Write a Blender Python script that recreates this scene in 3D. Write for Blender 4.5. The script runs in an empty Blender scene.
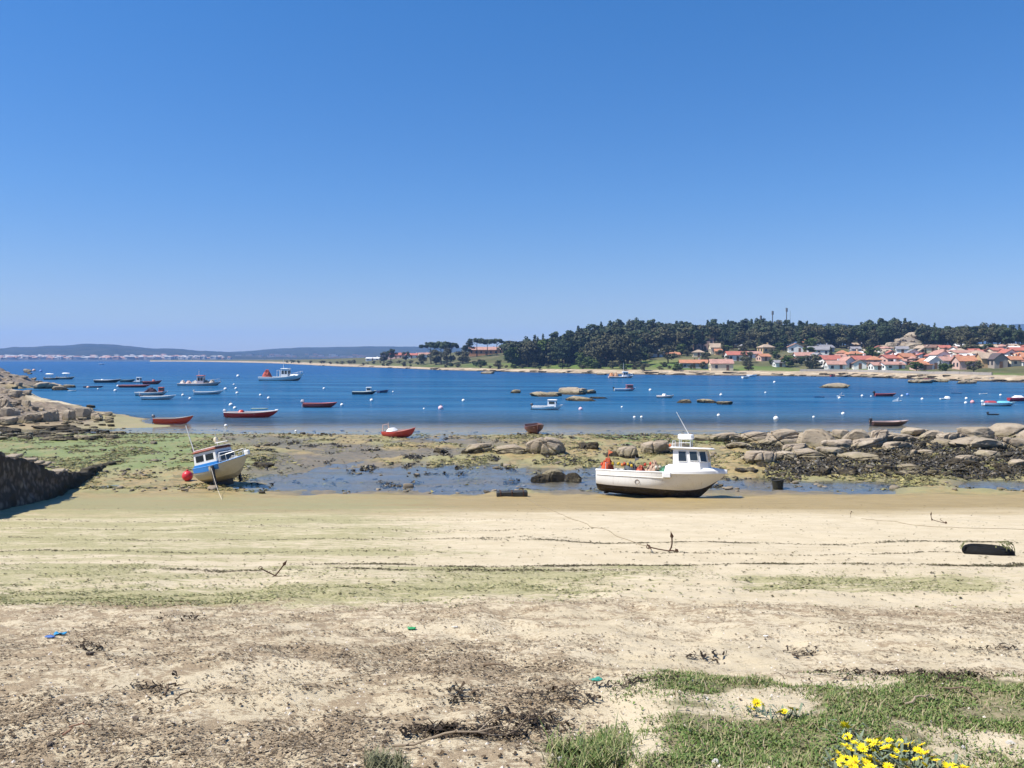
import bpy, math, random
import numpy as np
from math import sin, cos, pi, radians as R

# ------------------------------------------------------------------ camera, world, sun, exposure
S = bpy.context.scene
COL = S.collection
H = 6.4                     # eye height above the water
F = 850.0                   # focal length in pixels of a 1024 wide picture
PITCH = math.atan(27.0 / F)

cam_data = bpy.data.cameras.new('camera')
cam_data.sensor_width = 36.0
cam_data.lens = 36.0 * F / 1024.0
cam_data.clip_start = 0.1
cam_data.clip_end = 20000.0
cam = bpy.data.objects.new('camera', cam_data)
cam.location = (0, 0, H)
cam.rotation_euler = (pi / 2 - PITCH, 0, 0)
COL.objects.link(cam)
S.camera = cam

SUN_EL = R(56)
SUN_AZ = R(257)             # clockwise from +y (the viewing direction): behind the left shoulder
to_sun = (math.sin(SUN_AZ) * cos(SUN_EL), math.cos(SUN_AZ) * cos(SUN_EL), sin(SUN_EL))

W = bpy.data.worlds.new('World')
S.world = W
W.use_nodes = True
wn = W.node_tree.nodes
wl = W.node_tree.links
for n in list(wn):
    wn.remove(n)
sky = wn.new('ShaderNodeTexSky')
sky.sky_type = 'NISHITA'
sky.sun_disc = False
sky.sun_elevation = SUN_EL
sky.sun_rotation = SUN_AZ
sky.altitude = 0
sky.air_density = 1.0
sky.dust_density = 0.2
sky.ozone_density = 2.0
bg = wn.new('ShaderNodeBackground')
bg.inputs['Strength'].default_value = 0.095
wo = wn.new('ShaderNodeOutputWorld')
hs = wn.new('ShaderNodeHueSaturation')
hs.inputs['Saturation'].default_value = 1.38
wl.new(sky.outputs[0], hs.inputs['Color'])
wtc = wn.new('ShaderNodeTexCoord')
wsep = wn.new('ShaderNodeSeparateXYZ')
wl.new(wtc.outputs['Generated'], wsep.inputs[0])
wr = wn.new('ShaderNodeValToRGB')          # a drier, bluer low sky than the model's
for i_, (p_, c_) in enumerate([(0.0, (.63, .67, .81)), (.067, (.59, .61, .80)), (.182, (.68, .73, .90)), (.378, (.87, .87, 1.0)), (.75, (.84, .88, 1.0))]):
    el_ = wr.color_ramp.elements[i_] if i_ < 2 else wr.color_ramp.elements.new(p_)
    el_.position = p_; el_.color = (c_[0], c_[1], c_[2], 1)
wl.new(wsep.outputs['Z'], wr.inputs[0])
wm = wn.new('ShaderNodeMix'); wm.data_type = 'RGBA'; wm.blend_type = 'MULTIPLY'; wm.inputs[0].default_value = 1.0
wl.new(hs.outputs[0], wm.inputs[6]); wl.new(wr.outputs[0], wm.inputs[7])
wl.new(wm.outputs[2], bg.inputs[0])
wl.new(bg.outputs[0], wo.inputs[0])

sun_data = bpy.data.lights.new('sun', 'SUN')
sun_data.energy = 4.9
sun_data.angle = R(0.53)
sun_data.color = (1.0, 0.955, 0.88)
sun = bpy.data.objects.new('sun', sun_data)
from mathutils import Vector, Matrix, Euler
sun.rotation_euler = Vector(to_sun).to_track_quat('Z', 'Y').to_euler()
sun.location = (-60, -30, 120)
COL.objects.link(sun)

S.view_settings.view_transform = 'Standard'
S.view_settings.look = 'None'
S.view_settings.exposure = 0.62
S.view_settings.gamma = 1.0
S.view_settings.use_curve_mapping = False
S.render.engine = 'CYCLES'
S.cycles.use_denoising = True
S.cycles.denoiser = 'OPENIMAGEDENOISE'
S.cycles.denoising_input_passes = 'RGB_ALBEDO_NORMAL'
S.cycles.max_bounces = 5
S.cycles.diffuse_bounces = 2
S.cycles.glossy_bounces = 2
S.cycles.transparent_max_bounces = 12
S.cycles.volume_bounces = 1
S.cycles.use_adaptive_sampling = True
S.cycles.adaptive_threshold = 0.02
S.cycles.caustics_reflective = False
S.cycles.caustics_refractive = False

rnd = random.Random(11)
nrs = np.random.RandomState(5)

# ------------------------------------------------------------------ picture <-> place
RIGHT = np.array([1.0, 0, 0])
FWD = np.array([0, cos(PITCH), -sin(PITCH)])
UP = np.array([0, sin(PITCH), cos(PITCH)])

def ray(px, py):
    return FWD + RIGHT * ((px - 512) / F) - UP * ((py - 384) / F)

def at_z(px, py, z=0.0):
    d = ray(px, py)
    t = (z - H) / d[2]
    return Vector((d[0] * t, d[1] * t, z))

def proj(p):
    v = np.array([p[0], p[1], p[2] - H])
    f = v @ FWD
    return (512 + F * (v @ RIGHT) / f, 384 - F * (v @ UP) / f)

# ------------------------------------------------------------------ noise on arrays
def _hash(ix, iy, seed):
    ix = ix.astype(np.int64) & 0xffffffff
    iy = iy.astype(np.int64) & 0xffffffff
    h = (ix * 374761393 + iy * 668265263 + seed * 2147483647 + seed * 97) & 0xffffffff
    h = ((h ^ (h >> 13)) * 1274126177) & 0xffffffff
    return ((h ^ (h >> 16)) & 0xffffff) / float(0xffffff)

def vnoise(x, y, seed=0):
    x = np.asarray(x, float); y = np.asarray(y, float)
    x0 = np.floor(x); y0 = np.floor(y)
    fx = x - x0; fy = y - y0
    fx = fx * fx * (3 - 2 * fx); fy = fy * fy * (3 - 2 * fy)
    a = _hash(x0, y0, seed); b = _hash(x0 + 1, y0, seed)
    c = _hash(x0, y0 + 1, seed); d = _hash(x0 + 1, y0 + 1, seed)
    return (a * (1 - fx) + b * fx) * (1 - fy) + (c * (1 - fx) + d * fx) * fy

def fbm(x, y, seed=0, octaves=4, gain=0.5):
    s = 0; a = 1; t = 0
    for i in range(octaves):
        s = s + a * vnoise(x * 2 ** i + 17.3 * i, y * 2 ** i - 9.1 * i, seed + i)
        t += a; a *= gain
    return s / t            # 0..1, mean .5

def sstep(a, b, x):
    t = np.clip((np.asarray(x, float) - a) / (b - a), 0, 1)
    return t * t * (3 - 2 * t)

def band(x, a, b, s):       # 1 between a and b with soft edges s
    return sstep(a - s, a + s, x) * (1 - sstep(b - s, b + s, x))

# ------------------------------------------------------------------ materials
MATS = {}

def newmat(name):
    m = bpy.data.materials.new(name)
    m.use_nodes = True
    nt = m.node_tree
    for n in list(nt.nodes):
        nt.nodes.remove(n)
    return m, nt

def N(nt, kind, **kw):
    n = nt.nodes.new(kind)
    for k, v in kw.items():
        if k.startswith('i_'):
            n.inputs[k[2:].replace('_', ' ')].default_value = v
        else:
            setattr(n, k, v)
    return n

def L(nt, a, b):
    nt.links.new(a, b)

def rgb(c):
    return (c[0], c[1], c[2], 1.0)

def noise(nt, vec, scale, detail=4, rough=0.55, dist=0.0):
    n = N(nt, 'ShaderNodeTexNoise')
    n.inputs['Scale'].default_value = scale
    n.inputs['Detail'].default_value = detail
    n.inputs['Roughness'].default_value = rough
    n.inputs['Distortion'].default_value = dist
    if vec is not None:
        L(nt, vec, n.inputs['Vector'])
    return n.outputs['Fac']

def mapr(nt, val, a, b, c=0.0, d=1.0, smooth=True):
    n = N(nt, 'ShaderNodeMapRange')
    n.interpolation_type = 'SMOOTHSTEP' if smooth else 'LINEAR'
    n.inputs['From Min'].default_value = a
    n.inputs['From Max'].default_value = b
    n.inputs['To Min'].default_value = c
    n.inputs['To Max'].default_value = d
    if isinstance(val, (int, float)):
        n.inputs['Value'].default_value = val
    else:
        L(nt, val, n.inputs['Value'])
    return n.outputs['Result']

def math_(nt, op, a, b=None, clamp=False):
    n = N(nt, 'ShaderNodeMath', operation=op)
    n.use_clamp = clamp
    for i, v in enumerate((a, b)):
        if v is None:
            continue
        if isinstance(v, (int, float)):
            n.inputs[i].default_value = v
        else:
            L(nt, v, n.inputs[i])
    return n.outputs[0]

def mix(nt, fac, a, b, mode='MIX'):
    n = N(nt, 'ShaderNodeMix', data_type='RGBA', blend_type=mode)
    n.clamp_factor = True
    for sock, v in ((n.inputs[0], fac), (n.inputs[6], a), (n.inputs[7], b)):
        if isinstance(v, (int, float)):
            sock.default_value = v
        elif isinstance(v, tuple):
            sock.default_value = rgb(v)
        else:
            L(nt, v, sock)
    return n.outputs[2]

def attr(nt, name):
    n = N(nt, 'ShaderNodeAttribute', attribute_name=name)
    return n.outputs['Fac']

def mapping(nt, vec, scale):
    n = N(nt, 'ShaderNodeMapping')
    n.inputs['Scale'].default_value = scale
    L(nt, vec, n.inputs['Vector'])
    return n.outputs[0]

def finish(nt, color, rough=0.6, bump=None, bump_strength=0.3, bump_dist=0.02, spec=0.5, metal=0.0):
    b = N(nt, 'ShaderNodeBsdfPrincipled')
    o = N(nt, 'ShaderNodeOutputMaterial')
    for sock, v in (('Base Color', color), ('Roughness', rough), ('Metallic', metal)):
        if isinstance(v, (int, float)):
            b.inputs[sock].default_value = v
        elif isinstance(v, tuple):
            b.inputs[sock].default_value = rgb(v)
        else:
            L(nt, v, b.inputs[sock])
    b.inputs['Specular IOR Level'].default_value = spec
    if bump is not None:
        bn = N(nt, 'ShaderNodeBump')
        bn.inputs['Strength'].default_value = bump_strength
        bn.inputs['Distance'].default_value = bump_dist
        L(nt, bump, bn.inputs['Height'])
        L(nt, bn.outputs[0], b.inputs['Normal'])
    L(nt, b.outputs[0], o.inputs['Surface'])
    return b

def plain(name, col, rough=0.5, dirt=0.25, scale=6.0, spec=0.4, dirt_col=None, bumpiness=0.15):
    """paint, plastic, cloth: one colour broken up by weathering"""
    key = ('plain', name)
    if key in MATS:
        return MATS[key]
    m, nt = newmat(name)
    tc = N(nt, 'ShaderNodeTexCoord').outputs['Object']
    n1 = noise(nt, tc, scale, 6, 0.65)
    n2 = noise(nt, tc, scale * 5, 3, 0.6)
    dc = dirt_col or tuple(c * 0.45 + 0.02 for c in col)
    f = mapr(nt, n1, 0.5, 0.78, 0, dirt)
    c = mix(nt, f, col, dc)
    c = mix(nt, mapr(nt, n2, 0.3, 0.75, 0, dirt * 0.35), c, dc)
    finish(nt, c, rough, n2, bumpiness, 0.01, spec)
    MATS[key] = m
    return m

# ------------------------------------------------------------------ mesh building
class MB:
    def __init__(self):
        self.v = []; self.f = []; self.m = []
    def add(self, vs, fs, mi=0):
        o = len(self.v)
        self.v.extend([tuple(p) for p in vs])
        for f in fs:
            self.f.append(tuple(i + o for i in f)); self.m.append(mi)
        return self
    def box(self, c, s, rz=0.0, mi=0, taper=1.0, rot=None, bevel=0.0):
        hx, hy, hz = s[0] / 2, s[1] / 2, s[2] / 2
        if bevel <= 0:
            vs = []
            for z, k in ((-hz, 1.0), (hz, taper)):
                for x, y in ((-hx, -hy), (hx, -hy), (hx, hy), (-hx, hy)):
                    vs.append(Vector((x * k, y * k, z)))
            fs = [(3, 2, 1, 0), (4, 5, 6, 7), (0, 1, 5, 4), (1, 2, 6, 5), (2, 3, 7, 6), (3, 0, 4, 7)]
        else:
            b = min(bevel, hx * .9, hy * .9, hz * .9)
            prof = [(-hz, b), (-hz + b, 0), (hz - b, 0), (hz, b)]
            vs = []; fs = []
            for (z, ins) in prof:
                k = 1.0 if z < 0 else taper
                X = (hx - ins) * k; Y = (hy - ins) * k; bb = b * 0.8
                ring = [(-X + bb, -Y), (X - bb, -Y), (X, -Y + bb), (X, Y - bb), (X - bb, Y), (-X + bb, Y), (-X, Y - bb), (-X, -Y + bb)]
                vs += [Vector((p[0], p[1], z)) for p in ring]
            for r in range(3):
                for i in range(8):
                    j = (i + 1) % 8
                    fs.append((r * 8 + i, r * 8 + j, r * 8 + 8 + j, r * 8 + 8 + i))
            fs.append(tuple(range(7, -1, -1))); fs.append(tuple(range(24, 32)))
        M = rot if rot is not None else Matrix.Rotation(rz, 3, 'Z')
        vs = [M @ p + Vector(c) for p in vs]
        return self.add(vs, fs, mi)
    def tube(self, pts, r, n=6, mi=0, caps=True):
        pts = [Vector(p) for p in pts]
        rs = r if isinstance(r, (list, tuple)) else [r] * len(pts)
        vs = []; fs = []
        prev = None
        for i, p in enumerate(pts):
            a = pts[max(0, i - 1)]; b = pts[min(len(pts) - 1, i + 1)]
            t = (b - a).normalized()
            if prev is None:
                ref = Vector((0, 0, 1)) if abs(t.z) < 0.9 else Vector((1, 0, 0))
                u = t.cross(ref).normalized()
            else:
                u = (prev - t * prev.dot(t))
                u = u.normalized() if u.length > 1e-6 else t.orthogonal().normalized()
            prev = u
            w = t.cross(u)
            for k in range(n):
                an = 2 * pi * k / n
                vs.append(p + (u * cos(an) + w * sin(an)) * rs[i])
        for i in range(len(pts) - 1):
            for k in range(n):
                k2 = (k + 1) % n
                fs.append((i * n + k, i * n + k2, (i + 1) * n + k2, (i + 1) * n + k))
        if caps:
            fs.append(tuple(range(n - 1, -1, -1)))
            fs.append(tuple(range((len(pts) - 1) * n, len(pts) * n)))
        return self.add(vs, fs, mi)
    def lathe(self, prof, n=16, c=(0, 0, 0), mi=0, rot=None):
        vs = []; fs = []
        for (r, z) in prof:
            for k in range(n):
                an = 2 * pi * k / n
                p = Vector((r * cos(an), r * sin(an), z))
                if rot is not None:
                    p = rot @ p
                vs.append(p + Vector(c))
        m = len(prof)
        for i in range(m - 1):
            for k in range(n):
                k2 = (k + 1) % n
                fs.append((i * n + k, i * n + k2, (i + 1) * n + k2, (i + 1) * n + k))
        if prof[0][0] > 1e-6:
            fs.append(tuple(range(n - 1, -1, -1)))
        if prof[-1][0] > 1e-6:
            fs.append(tuple(range((m - 1) * n, m * n)))
        return self.add(vs, fs, mi)
    def ball(self, c, r, n=12, squash=1.0, mi=0):
        prof = [(max(1e-4, r * sin(pi * i / (n // 2 + 1))), -r * squash * cos(pi * i / (n // 2 + 1))) for i in range(n // 2 + 2)]
        return self.lathe(prof, n, c, mi)
    def build(self, name, mats, parent=None, smooth=False, loc=None):
        me = bpy.data.meshes.new(name)
        me.from_pydata([tuple(p) for p in self.v], [], self.f)
        mats = mats if isinstance(mats, (list, tuple)) else [mats]
        for m in mats:
            me.materials.append(m)
        if len(mats) > 1:
            me.polygons.foreach_set('material_index', self.m)
        if smooth:
            me.polygons.foreach_set('use_smooth', [True] * len(me.polygons))
            if smooth != 'all':
                try:
                    me.set_sharp_from_angle(angle=R(38))
                except Exception:
                    pass
        me.update()
        o = bpy.data.objects.new(name, me)
        COL.objects.link(o)
        if parent is not None:
            o.parent = parent
        if loc is not None:
            o.location = loc
        return o

def np_mesh(name, verts, faces, mat, smooth=True, attrs=None, fattrs=None):
    """verts (n,3) array, faces (m,4) or (m,3) array"""
    me = bpy.data.meshes.new(name)
    verts = np.asarray(verts, np.float32); faces = np.asarray(faces, np.int32)
    n, m, k = len(verts), len(faces), faces.shape[1]
    me.vertices.add(n); me.loops.add(m * k); me.polygons.add(m)
    me.vertices.foreach_set('co', verts.ravel())
    me.loops.foreach_set('vertex_index', faces.ravel())
    me.polygons.foreach_set('loop_start', np.arange(0, m * k, k, dtype=np.int32))
    me.polygons.foreach_set('loop_total', np.full(m, k, dtype=np.int32))
    me.polygons.foreach_set('use_smooth', np.full(m, bool(smooth)))
    for kx, v in (attrs or {}).items():
        a = me.attributes.new(kx, 'FLOAT', 'POINT')
        a.data.foreach_set('value', np.asarray(v, np.float32).ravel())
    for kx, v in (fattrs or {}).items():
        a = me.attributes.new(kx, 'FLOAT', 'FACE')
        a.data.foreach_set('value', np.asarray(v, np.float32).ravel())
    if mat is not None:
        for mm in (mat if isinstance(mat, (list, tuple)) else [mat]):
            me.materials.append(mm)
    me.update(calc_edges=True)
    me.validate()
    o = bpy.data.objects.new(name, me)
    COL.objects.link(o)
    return o

def grid_faces(nr, nc):
    i = np.arange(nr - 1)[:, None] * nc + np.arange(nc - 1)[None, :]
    i = i.ravel()
    return np.stack([i, i + 1, i + 1 + nc, i + nc], 1)

def empty(name, loc=(0, 0, 0), rot=(0, 0, 0), scale=None):
    o = bpy.data.objects.new(name, None)
    o.empty_display_size = 0.3
    COL.objects.link(o)
    o.location = loc
    o.rotation_euler = rot
    if scale is not None:
        o.scale = scale
    return o

def tag(o, label=None, cat=None, group=None, kind=None):
    if label: o['label'] = label
    if cat: o['category'] = cat
    if group: o['group'] = group
    if kind: o['kind'] = kind
    return o

def copy_tree(o, parent=None):
    c = o.copy()
    COL.objects.link(c)
    if parent is not None:
        c.parent = parent
    for ch in list(o.children):
        copy_tree(ch, c)
    return c

ORD = ['', 'first', 'second', 'third', 'fourth', 'fifth', 'sixth', 'seventh', 'eighth', 'ninth', 'tenth', 'eleventh',
       'twelfth', 'thirteenth', 'fourteenth', 'fifteenth', 'sixteenth', 'seventeenth', 'eighteenth', 'nineteenth', 'twentieth']
LANDMARKS = []              # (px, py, short name) of things a label can refer to

def wherefrom(px, py):
    """nearest landmark in the view and the direction from it"""
    best = None
    for (lx, ly, nm) in LANDMARKS:
        dd = abs(px - lx) + 2.2 * abs(py - ly)
        if best is None or dd < best[0]:
            best = (dd, lx, ly, nm)
    _, lx, ly, nm = best
    dx, dy = px - lx, py - ly
    if abs(dx) < 7 and dy < 0: w = 'behind'
    elif abs(dx) < 7: w = 'in front of'
    elif dx < 0: w = 'left of'
    else: w = 'right of'
    return w + ' ' + nm

def settle(items):
    """items: [obj, base label, px, py]; ties are told apart by rank from the left"""
    by = {}
    for it in items:
        by.setdefault(it[1], []).append(it)
    for lab, its in by.items():
        if len(its) == 1:
            its[0][0]['label'] = lab
            continue
        its.sort(key=lambda t: t[2])
        for k, it in enumerate(its):
            it[0]['label'] = '%s, %s from left' % (lab, ORD[k + 1] if k + 1 < len(ORD) else str(k + 1) + 'th')
# ------------------------------------------------------------------ the shape of the land
_pd = [-10, 0, 3.35, 4.9, 7.5, 10, 16, 25, 31, 35, 38, 40.5, 44, 48, 54, 60, 66, 70, 74, 82, 100, 150, 250, 9000]
_pz = [5.05, 4.9, 4.76, 4.54, 4.08, 3.66, 2.75, 1.61, .93, .46, .13, .0, -.03, .02, .08, .10, .06, -.02, -.16, -.5, -1.3, -3, -5, -6]
_td = np.arange(-10, 300, 0.2)
_tz = np.interp(_td, _pd, _pz)
_k = np.exp(-0.5 * (np.arange(-12, 13) / 5.0) ** 2); _k /= _k.sum()
_tz = np.convolve(np.pad(_tz, 12, mode='edge'), _k, 'valid')

_xs_d = [60, 71, 75, 81, 97, 113, 125, 135, 150, 165, 180, 193, 200, 240, 300]
_xs_x = [-12, -15, -27, -34, -46, -58, -70, -80, -96, -100, -101, -104, -125, -210, -400]

def zones(x, y):
    """row and column in the view of a point on the tide flat (z near 0)"""
    yy = np.maximum(y, 1.0)
    return 512 + F * x / yy, 357 + F * H / yy

def pools(x, y):
    px, rw = zones(x, y)
    n = fbm(x * 0.35, y * 0.22, 31, 4) - 0.5
    n2 = fbm(x * 1.1, y * 0.35, 37, 4) - 0.5
    left = band(px + n * 120, 262, 640, 30) * band(rw + n * 16 + n2 * 17, 459 + np.clip((px - 330) * 0.05, 0, 18), 497 + np.clip((px - 560) * 0.04, 0, 3), 3.0)
    right = band(px + n * 60, 640, 905, 18) * band(rw + n * 5 + n2 * 5, 481, 497, 2.5)
    far = band(px + n * 40, 958, 1060, 16) * band(rw + n2 * 6, 481, 492, 3)
    patch = band(px + n * 90, 225, 500, 40) * band(rw, 437, 472, 4) * sstep(0.46, 0.54, fbm(x * 0.16, y * 0.20, 39, 4))
    return np.clip(left + right + far + patch, 0, 1)

def gh(x, y):
    x = np.asarray(x, float); y = np.asarray(y, float)
    z = np.interp(y, _td, _tz)
    px, rw = zones(x, y)
    # relief of dry sand
    dry = 1 - sstep(24, 34, y)
    z = z + dry * (fbm(x * 0.5, y * 0.5, 3, 4) - 0.5) * 0.13 + (1 - sstep(9, 14, y)) * ((fbm(x * 2.6, y * 2.6, 4, 4) - 0.5) * 0.085 + (fbm(x * 9, y * 9, 5, 3) - 0.5) * 0.022)
    # low bank of the grass strip
    gb = sstep(560, 690, 512 + F * x / np.maximum(y, 1)) * (1 - sstep(4.6, 5.4, y)) * sstep(-8, -2, y)
    z = z + 0.07 * gb
    z = z + band(y, 36.5, 43, 1.5) * (fbm(x * 0.4, y * 0.7, 24, 4) - 0.5) * 0.30
    flat = sstep(37, 41, y) * (1 - sstep(66, 73, y))
    nf = fbm(x * 0.3, y * 0.2, 21, 5) - 0.5
    nr = fbm(x * 1.3, y * 0.7, 22, 4) - 0.5
    z = z + flat * (nf * 0.15 + nr * 0.15 + (fbm(x * 4.0, y * 2.2, 23, 3) - 0.5) * 0.07 + 0.05)
    z = z - pools(x, y) * flat * 0.115
    # weed covered shelf on the right
    sh = sstep(690, 760, px) * band(rw, 430, 477, 4) 
    z = z + flat * sh * (0.22 + nr * 0.5 + nf * 0.3)
    sm = band(px, 395, 700, 30) * band(rw, 441, 463, 4)
    z = z + flat * sm * (0.10 + nr * 0.2)
    # low ridge where the seaweed shelf ends: the point's sand between the pools
    sp = band(px, 905, 962, 14) * band(rw, 476, 498, 4)
    z = z + flat * sp * 0.16
    lf = (1 - sstep(250, 370, px)) * band(rw, 428, 476, 5)
    z = z + flat * lf * (0.14 + nf * 0.15)
    # rocky land on the left
    xs = np.interp(y, _xs_d, _xs_x)
    inl = xs + (fbm(x * 0.12, y * 0.12, 41, 4) - 0.5) * 10 - x
    on = sstep(71, 80, y) * (1 - sstep(200, 230, y))
    slope = np.interp(y, [70, 85, 110, 150, 180, 200], [0.0, 0.05, 0.14, 0.24, 0.34, 0.3])
    hill = np.minimum(slope * np.maximum(inl, 0), 5.5)
    rk = fbm(x * 0.22, y * 0.22, 43, 5) - 0.5
    hill = hill + sstep(1, 8, inl) * (rk * 2.4 + (0.5 - np.abs(fbm(x * 0.45, y * 0.4, 44, 4) - 0.5) * 4) * 0.7) * sstep(76, 92, y)
    z = np.where(inl > 0, np.maximum(z, on * hill + (1 - on) * z), z)
    z = z + on * sstep(-8, 0, inl) * (1 - sstep(0, 3, inl)) * 0.0
    return z

def ghs(x, y):
    return float(gh(np.array([x]), np.array([y]))[0])

# the far shore
_sh_px = [180, 225, 270, 300, 320, 340, 380, 440, 520, 600, 680, 760, 850, 900, 960, 1024, 1100, 1400]
_sh_row = [361.6, 362.2, 363.2, 364.6, 365.6, 366.5, 367.6, 370, 372, 373.7, 374.8, 375.5, 376.5, 378.3, 380.5, 382.0, 383, 385]
_sh_d = [F * H / (r - 357) for r in _sh_row]
_kk_px = [180, 230, 300, 360, 420, 470, 560, 640, 1024, 1400]
_kk = [0.12, 0.16, 0.25, 0.4, 0.62, 0.75, 0.9, 1.0, 0.95, 0.9]

def inland(x, y):
    px = 512 + F * x / np.maximum(y, 1)
    return y - np.interp(px, _sh_px, _sh_d), px

def hh(x, y):
    x = np.asarray(x, float); y = np.asarray(y, float)
    i, px = inland(x, y)
    k = np.interp(px, _kk_px, _kk)
    z = np.interp(i, [-60, -10, 0, 4, 9, 20, 45, 100, 150, 230, 330, 500], [-4, -1.0, 0, .7, 1.35, 1.9, 4.0, 9, 12, 14, 13, 6]) 
    z = np.where(z > 0, z * k, z)
    z = z + sstep(-6, 8, i) * (fbm(x * 0.05, y * 0.05, 51, 4) - 0.5) * 1.6 * k * sstep(0, 40, i)
    z = z + (fbm(x * 0.3, y * 0.15, 52, 3) - 0.5) * 0.9 * band(i, -6, 10, 5)
    # granite knoll behind the village
    kn = np.exp(-(((px - 906) / 17.0) ** 2 + ((i - 150) / 24.0) ** 2))
    z = z + kn * (4.2 + (fbm(x * 0.12, y * 0.12, 53, 4) - 0.5) * 4)
    return z

def hhs(x, y):
    return float(hh(np.array([x]), np.array([y]))[0])

def at_ground(px, py, fn=None, t0=2.0, t1=240.0, step=0.25):
    fn = gh if fn is None or fn is ghs else hh if fn is hhs else fn
    d = ray(px, py)
    for it in range(2):
        t = np.linspace(t0, t1, max(12, int((t1 - t0) / step) + 1) if it == 0 else 160)
        g = fn(d[0] * t, d[1] * t)
        if fn is gh: g = np.maximum(g, -0.02)
        below = d[2] * t + H <= g
        if not below.any():
            return at_z(px, py, 0)
        k = int(np.argmax(below))
        t0, t1 = t[max(0, k - 1)], t[k]
    q = d * t[k]
    return Vector((q[0], q[1], float(fn(q[0:1], q[1:2])[0])))

# ------------------------------------------------------------------ ground: beach, tide flat, sea bed, left rocks
def ds_rows():
    ds = [-9.0]
    while ds[-1] < 7000:
        d = ds[-1]
        if d < 2.4: s = 0.3
        elif d < 85: s = max(0.028, 0.0055 * d)
        elif d < 260: s = 0.011 * d
        else: s = 0.08 * d
        ds.append(d + s)
    return np.array(ds)

DS = ds_rows()
NC = 470
u = np.linspace(-1, 1, NC)
u = u * (0.55 + 0.45 * u * u)            # finer near the middle
hw = 9 + 0.95 * np.maximum(DS, 0)
GX = hw[:, None] * u[None, :]
GY = np.repeat(DS[:, None], NC, 1)
GZ = gh(GX, GY)
x, y = GX, GY
px, rw = zones(x, y)
pxb = 512 + F * x / np.maximum(y, 1.5)
n1 = fbm(x * 0.8, y * 0.8, 61, 5) - 0.5
n2 = fbm(x * 0.25, y * 0.9, 62, 5) - 0.5
n3 = fbm(x * 3.0, y * 3.0, 63, 4) - 0.5
# wrack: broken weed washed up
deb = band(y + n1 * 1.2, 5.0, 8.4, 0.5) * (0.72 + n2 * 1.2)
deb = np.maximum(deb, band(y + n1 * 1.0, 2.0, 5.4, 0.6) * (0.62 + n1 * 1.1) * (1 - sstep(540, 660, pxb)))
deb = deb * (1 - 0.75 * band(pxb, 600, 800, 50) * band(y + n1, 5.0, 6.4, 0.3))
deb = np.maximum(deb, band(y + n1 * .8, 6.2, 8.3, 0.3) * sstep(620, 700, pxb) * (0.75 + n2 * 1.4))
deb = deb * (1 - 0.5 * sstep(880, 960, pxb) * band(y, 5.2, 6.2, 0.4))
deb = np.maximum(deb, 0.9 * band(y + n1 * .5, 4.75, 5.3, 0.16) * sstep(640, 700, pxb) * (0.5 + n1 * 2))
def line(y0, half, amp, seed, px0, px1, soft=60):
    yl = y0 + (fbm(x * 0.35, x * 0 + seed, seed, 4) - 0.5) * amp
    brk = sstep(0.36, 0.52, fbm(x * 1.5, x * 0 + 3.3, seed + 5, 3))
    return np.exp(-((y - yl) / half) ** 2) * band(pxb, px0, px1, soft) * (0.35 + 0.65 * brk)
wl_ = line(17.6, 0.16, 1.3, 71, 500, 1500) + line(13.0, 0.13, 1.4, 72, 330, 1500) + 0.6 * line(15.2, 0.1, 1.6, 73, 640, 1500)
wl_ = wl_ + 0.5 * line(21, 0.12, 2.0, 74, -200, 620) + 0.5 * line(18.5, 0.14, 1.6, 75, -300, 560) + 0.45 * line(24.5, 0.2, 2.4, 76, -300, 560) + 0.45 * line(15.6, 0.12, 1.4, 77, -300, 400)
wl_ = wl_ + 0.7 * line(12.2, 0.12, 0.9, 78, 150, 620)
wrack = np.clip(wl_ * 0.75, 0, 1)
# green algae
alg = band(y + n2 * 2.2, 8.2, 12.6, 0.6) * (1 - sstep(500, 720, pxb) * 0.75) * (0.74 + n2 * 1.7 + n1 * 0.6)
alg = np.maximum(alg, band(y + n2 * 1.2, 9.6, 11.5, 0.4) * band(pxb, 730, 1010, 30) * (0.55 + n2 * 2.4))
alg = np.maximum(alg, band(y + n2 * 0.8, 12.2, 13.0, 0.25) * band(pxb, -200, 690, 60) * (0.75 + n1 * 1.6))
stripes = fbm(x * 0.16, y * 1.5, 64, 4)
alg = np.maximum(alg, band(y, 13.6, 38, 2.2) * (1 - sstep(300, 610, pxb + n2 * 160)) * (0.55 + sstep(0.36, 0.66, stripes + n1 * 0.35 + n3 * 0.15) * 0.42))
flat = sstep(37.5, 40, y) * (1 - sstep(72, 78, y))
nfl = fbm(x * 0.22, y * 0.16, 65, 5)
nfs = fbm(x * 1.0, y * 0.45, 66, 4)
alg_flat = flat * sstep(0.40, 0.60, 0.55 * nfl + 0.45 * nfs + 0.12 * (1 - sstep(150, 420, px)) * band(rw, 428, 474, 4))
alg = np.maximum(alg, alg_flat * 0.85)
green = flat * (1 - sstep(170, 330, px + n2 * 60)) * band(rw + n2 * 6, 433, 472, 3) * (0.55 + 0.9 * (nfs - 0.3)) + flat * band(px, 570, 880, 60) * band(rw, 434, 449, 3) * sstep(0.45, 0.6, nfs)
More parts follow.
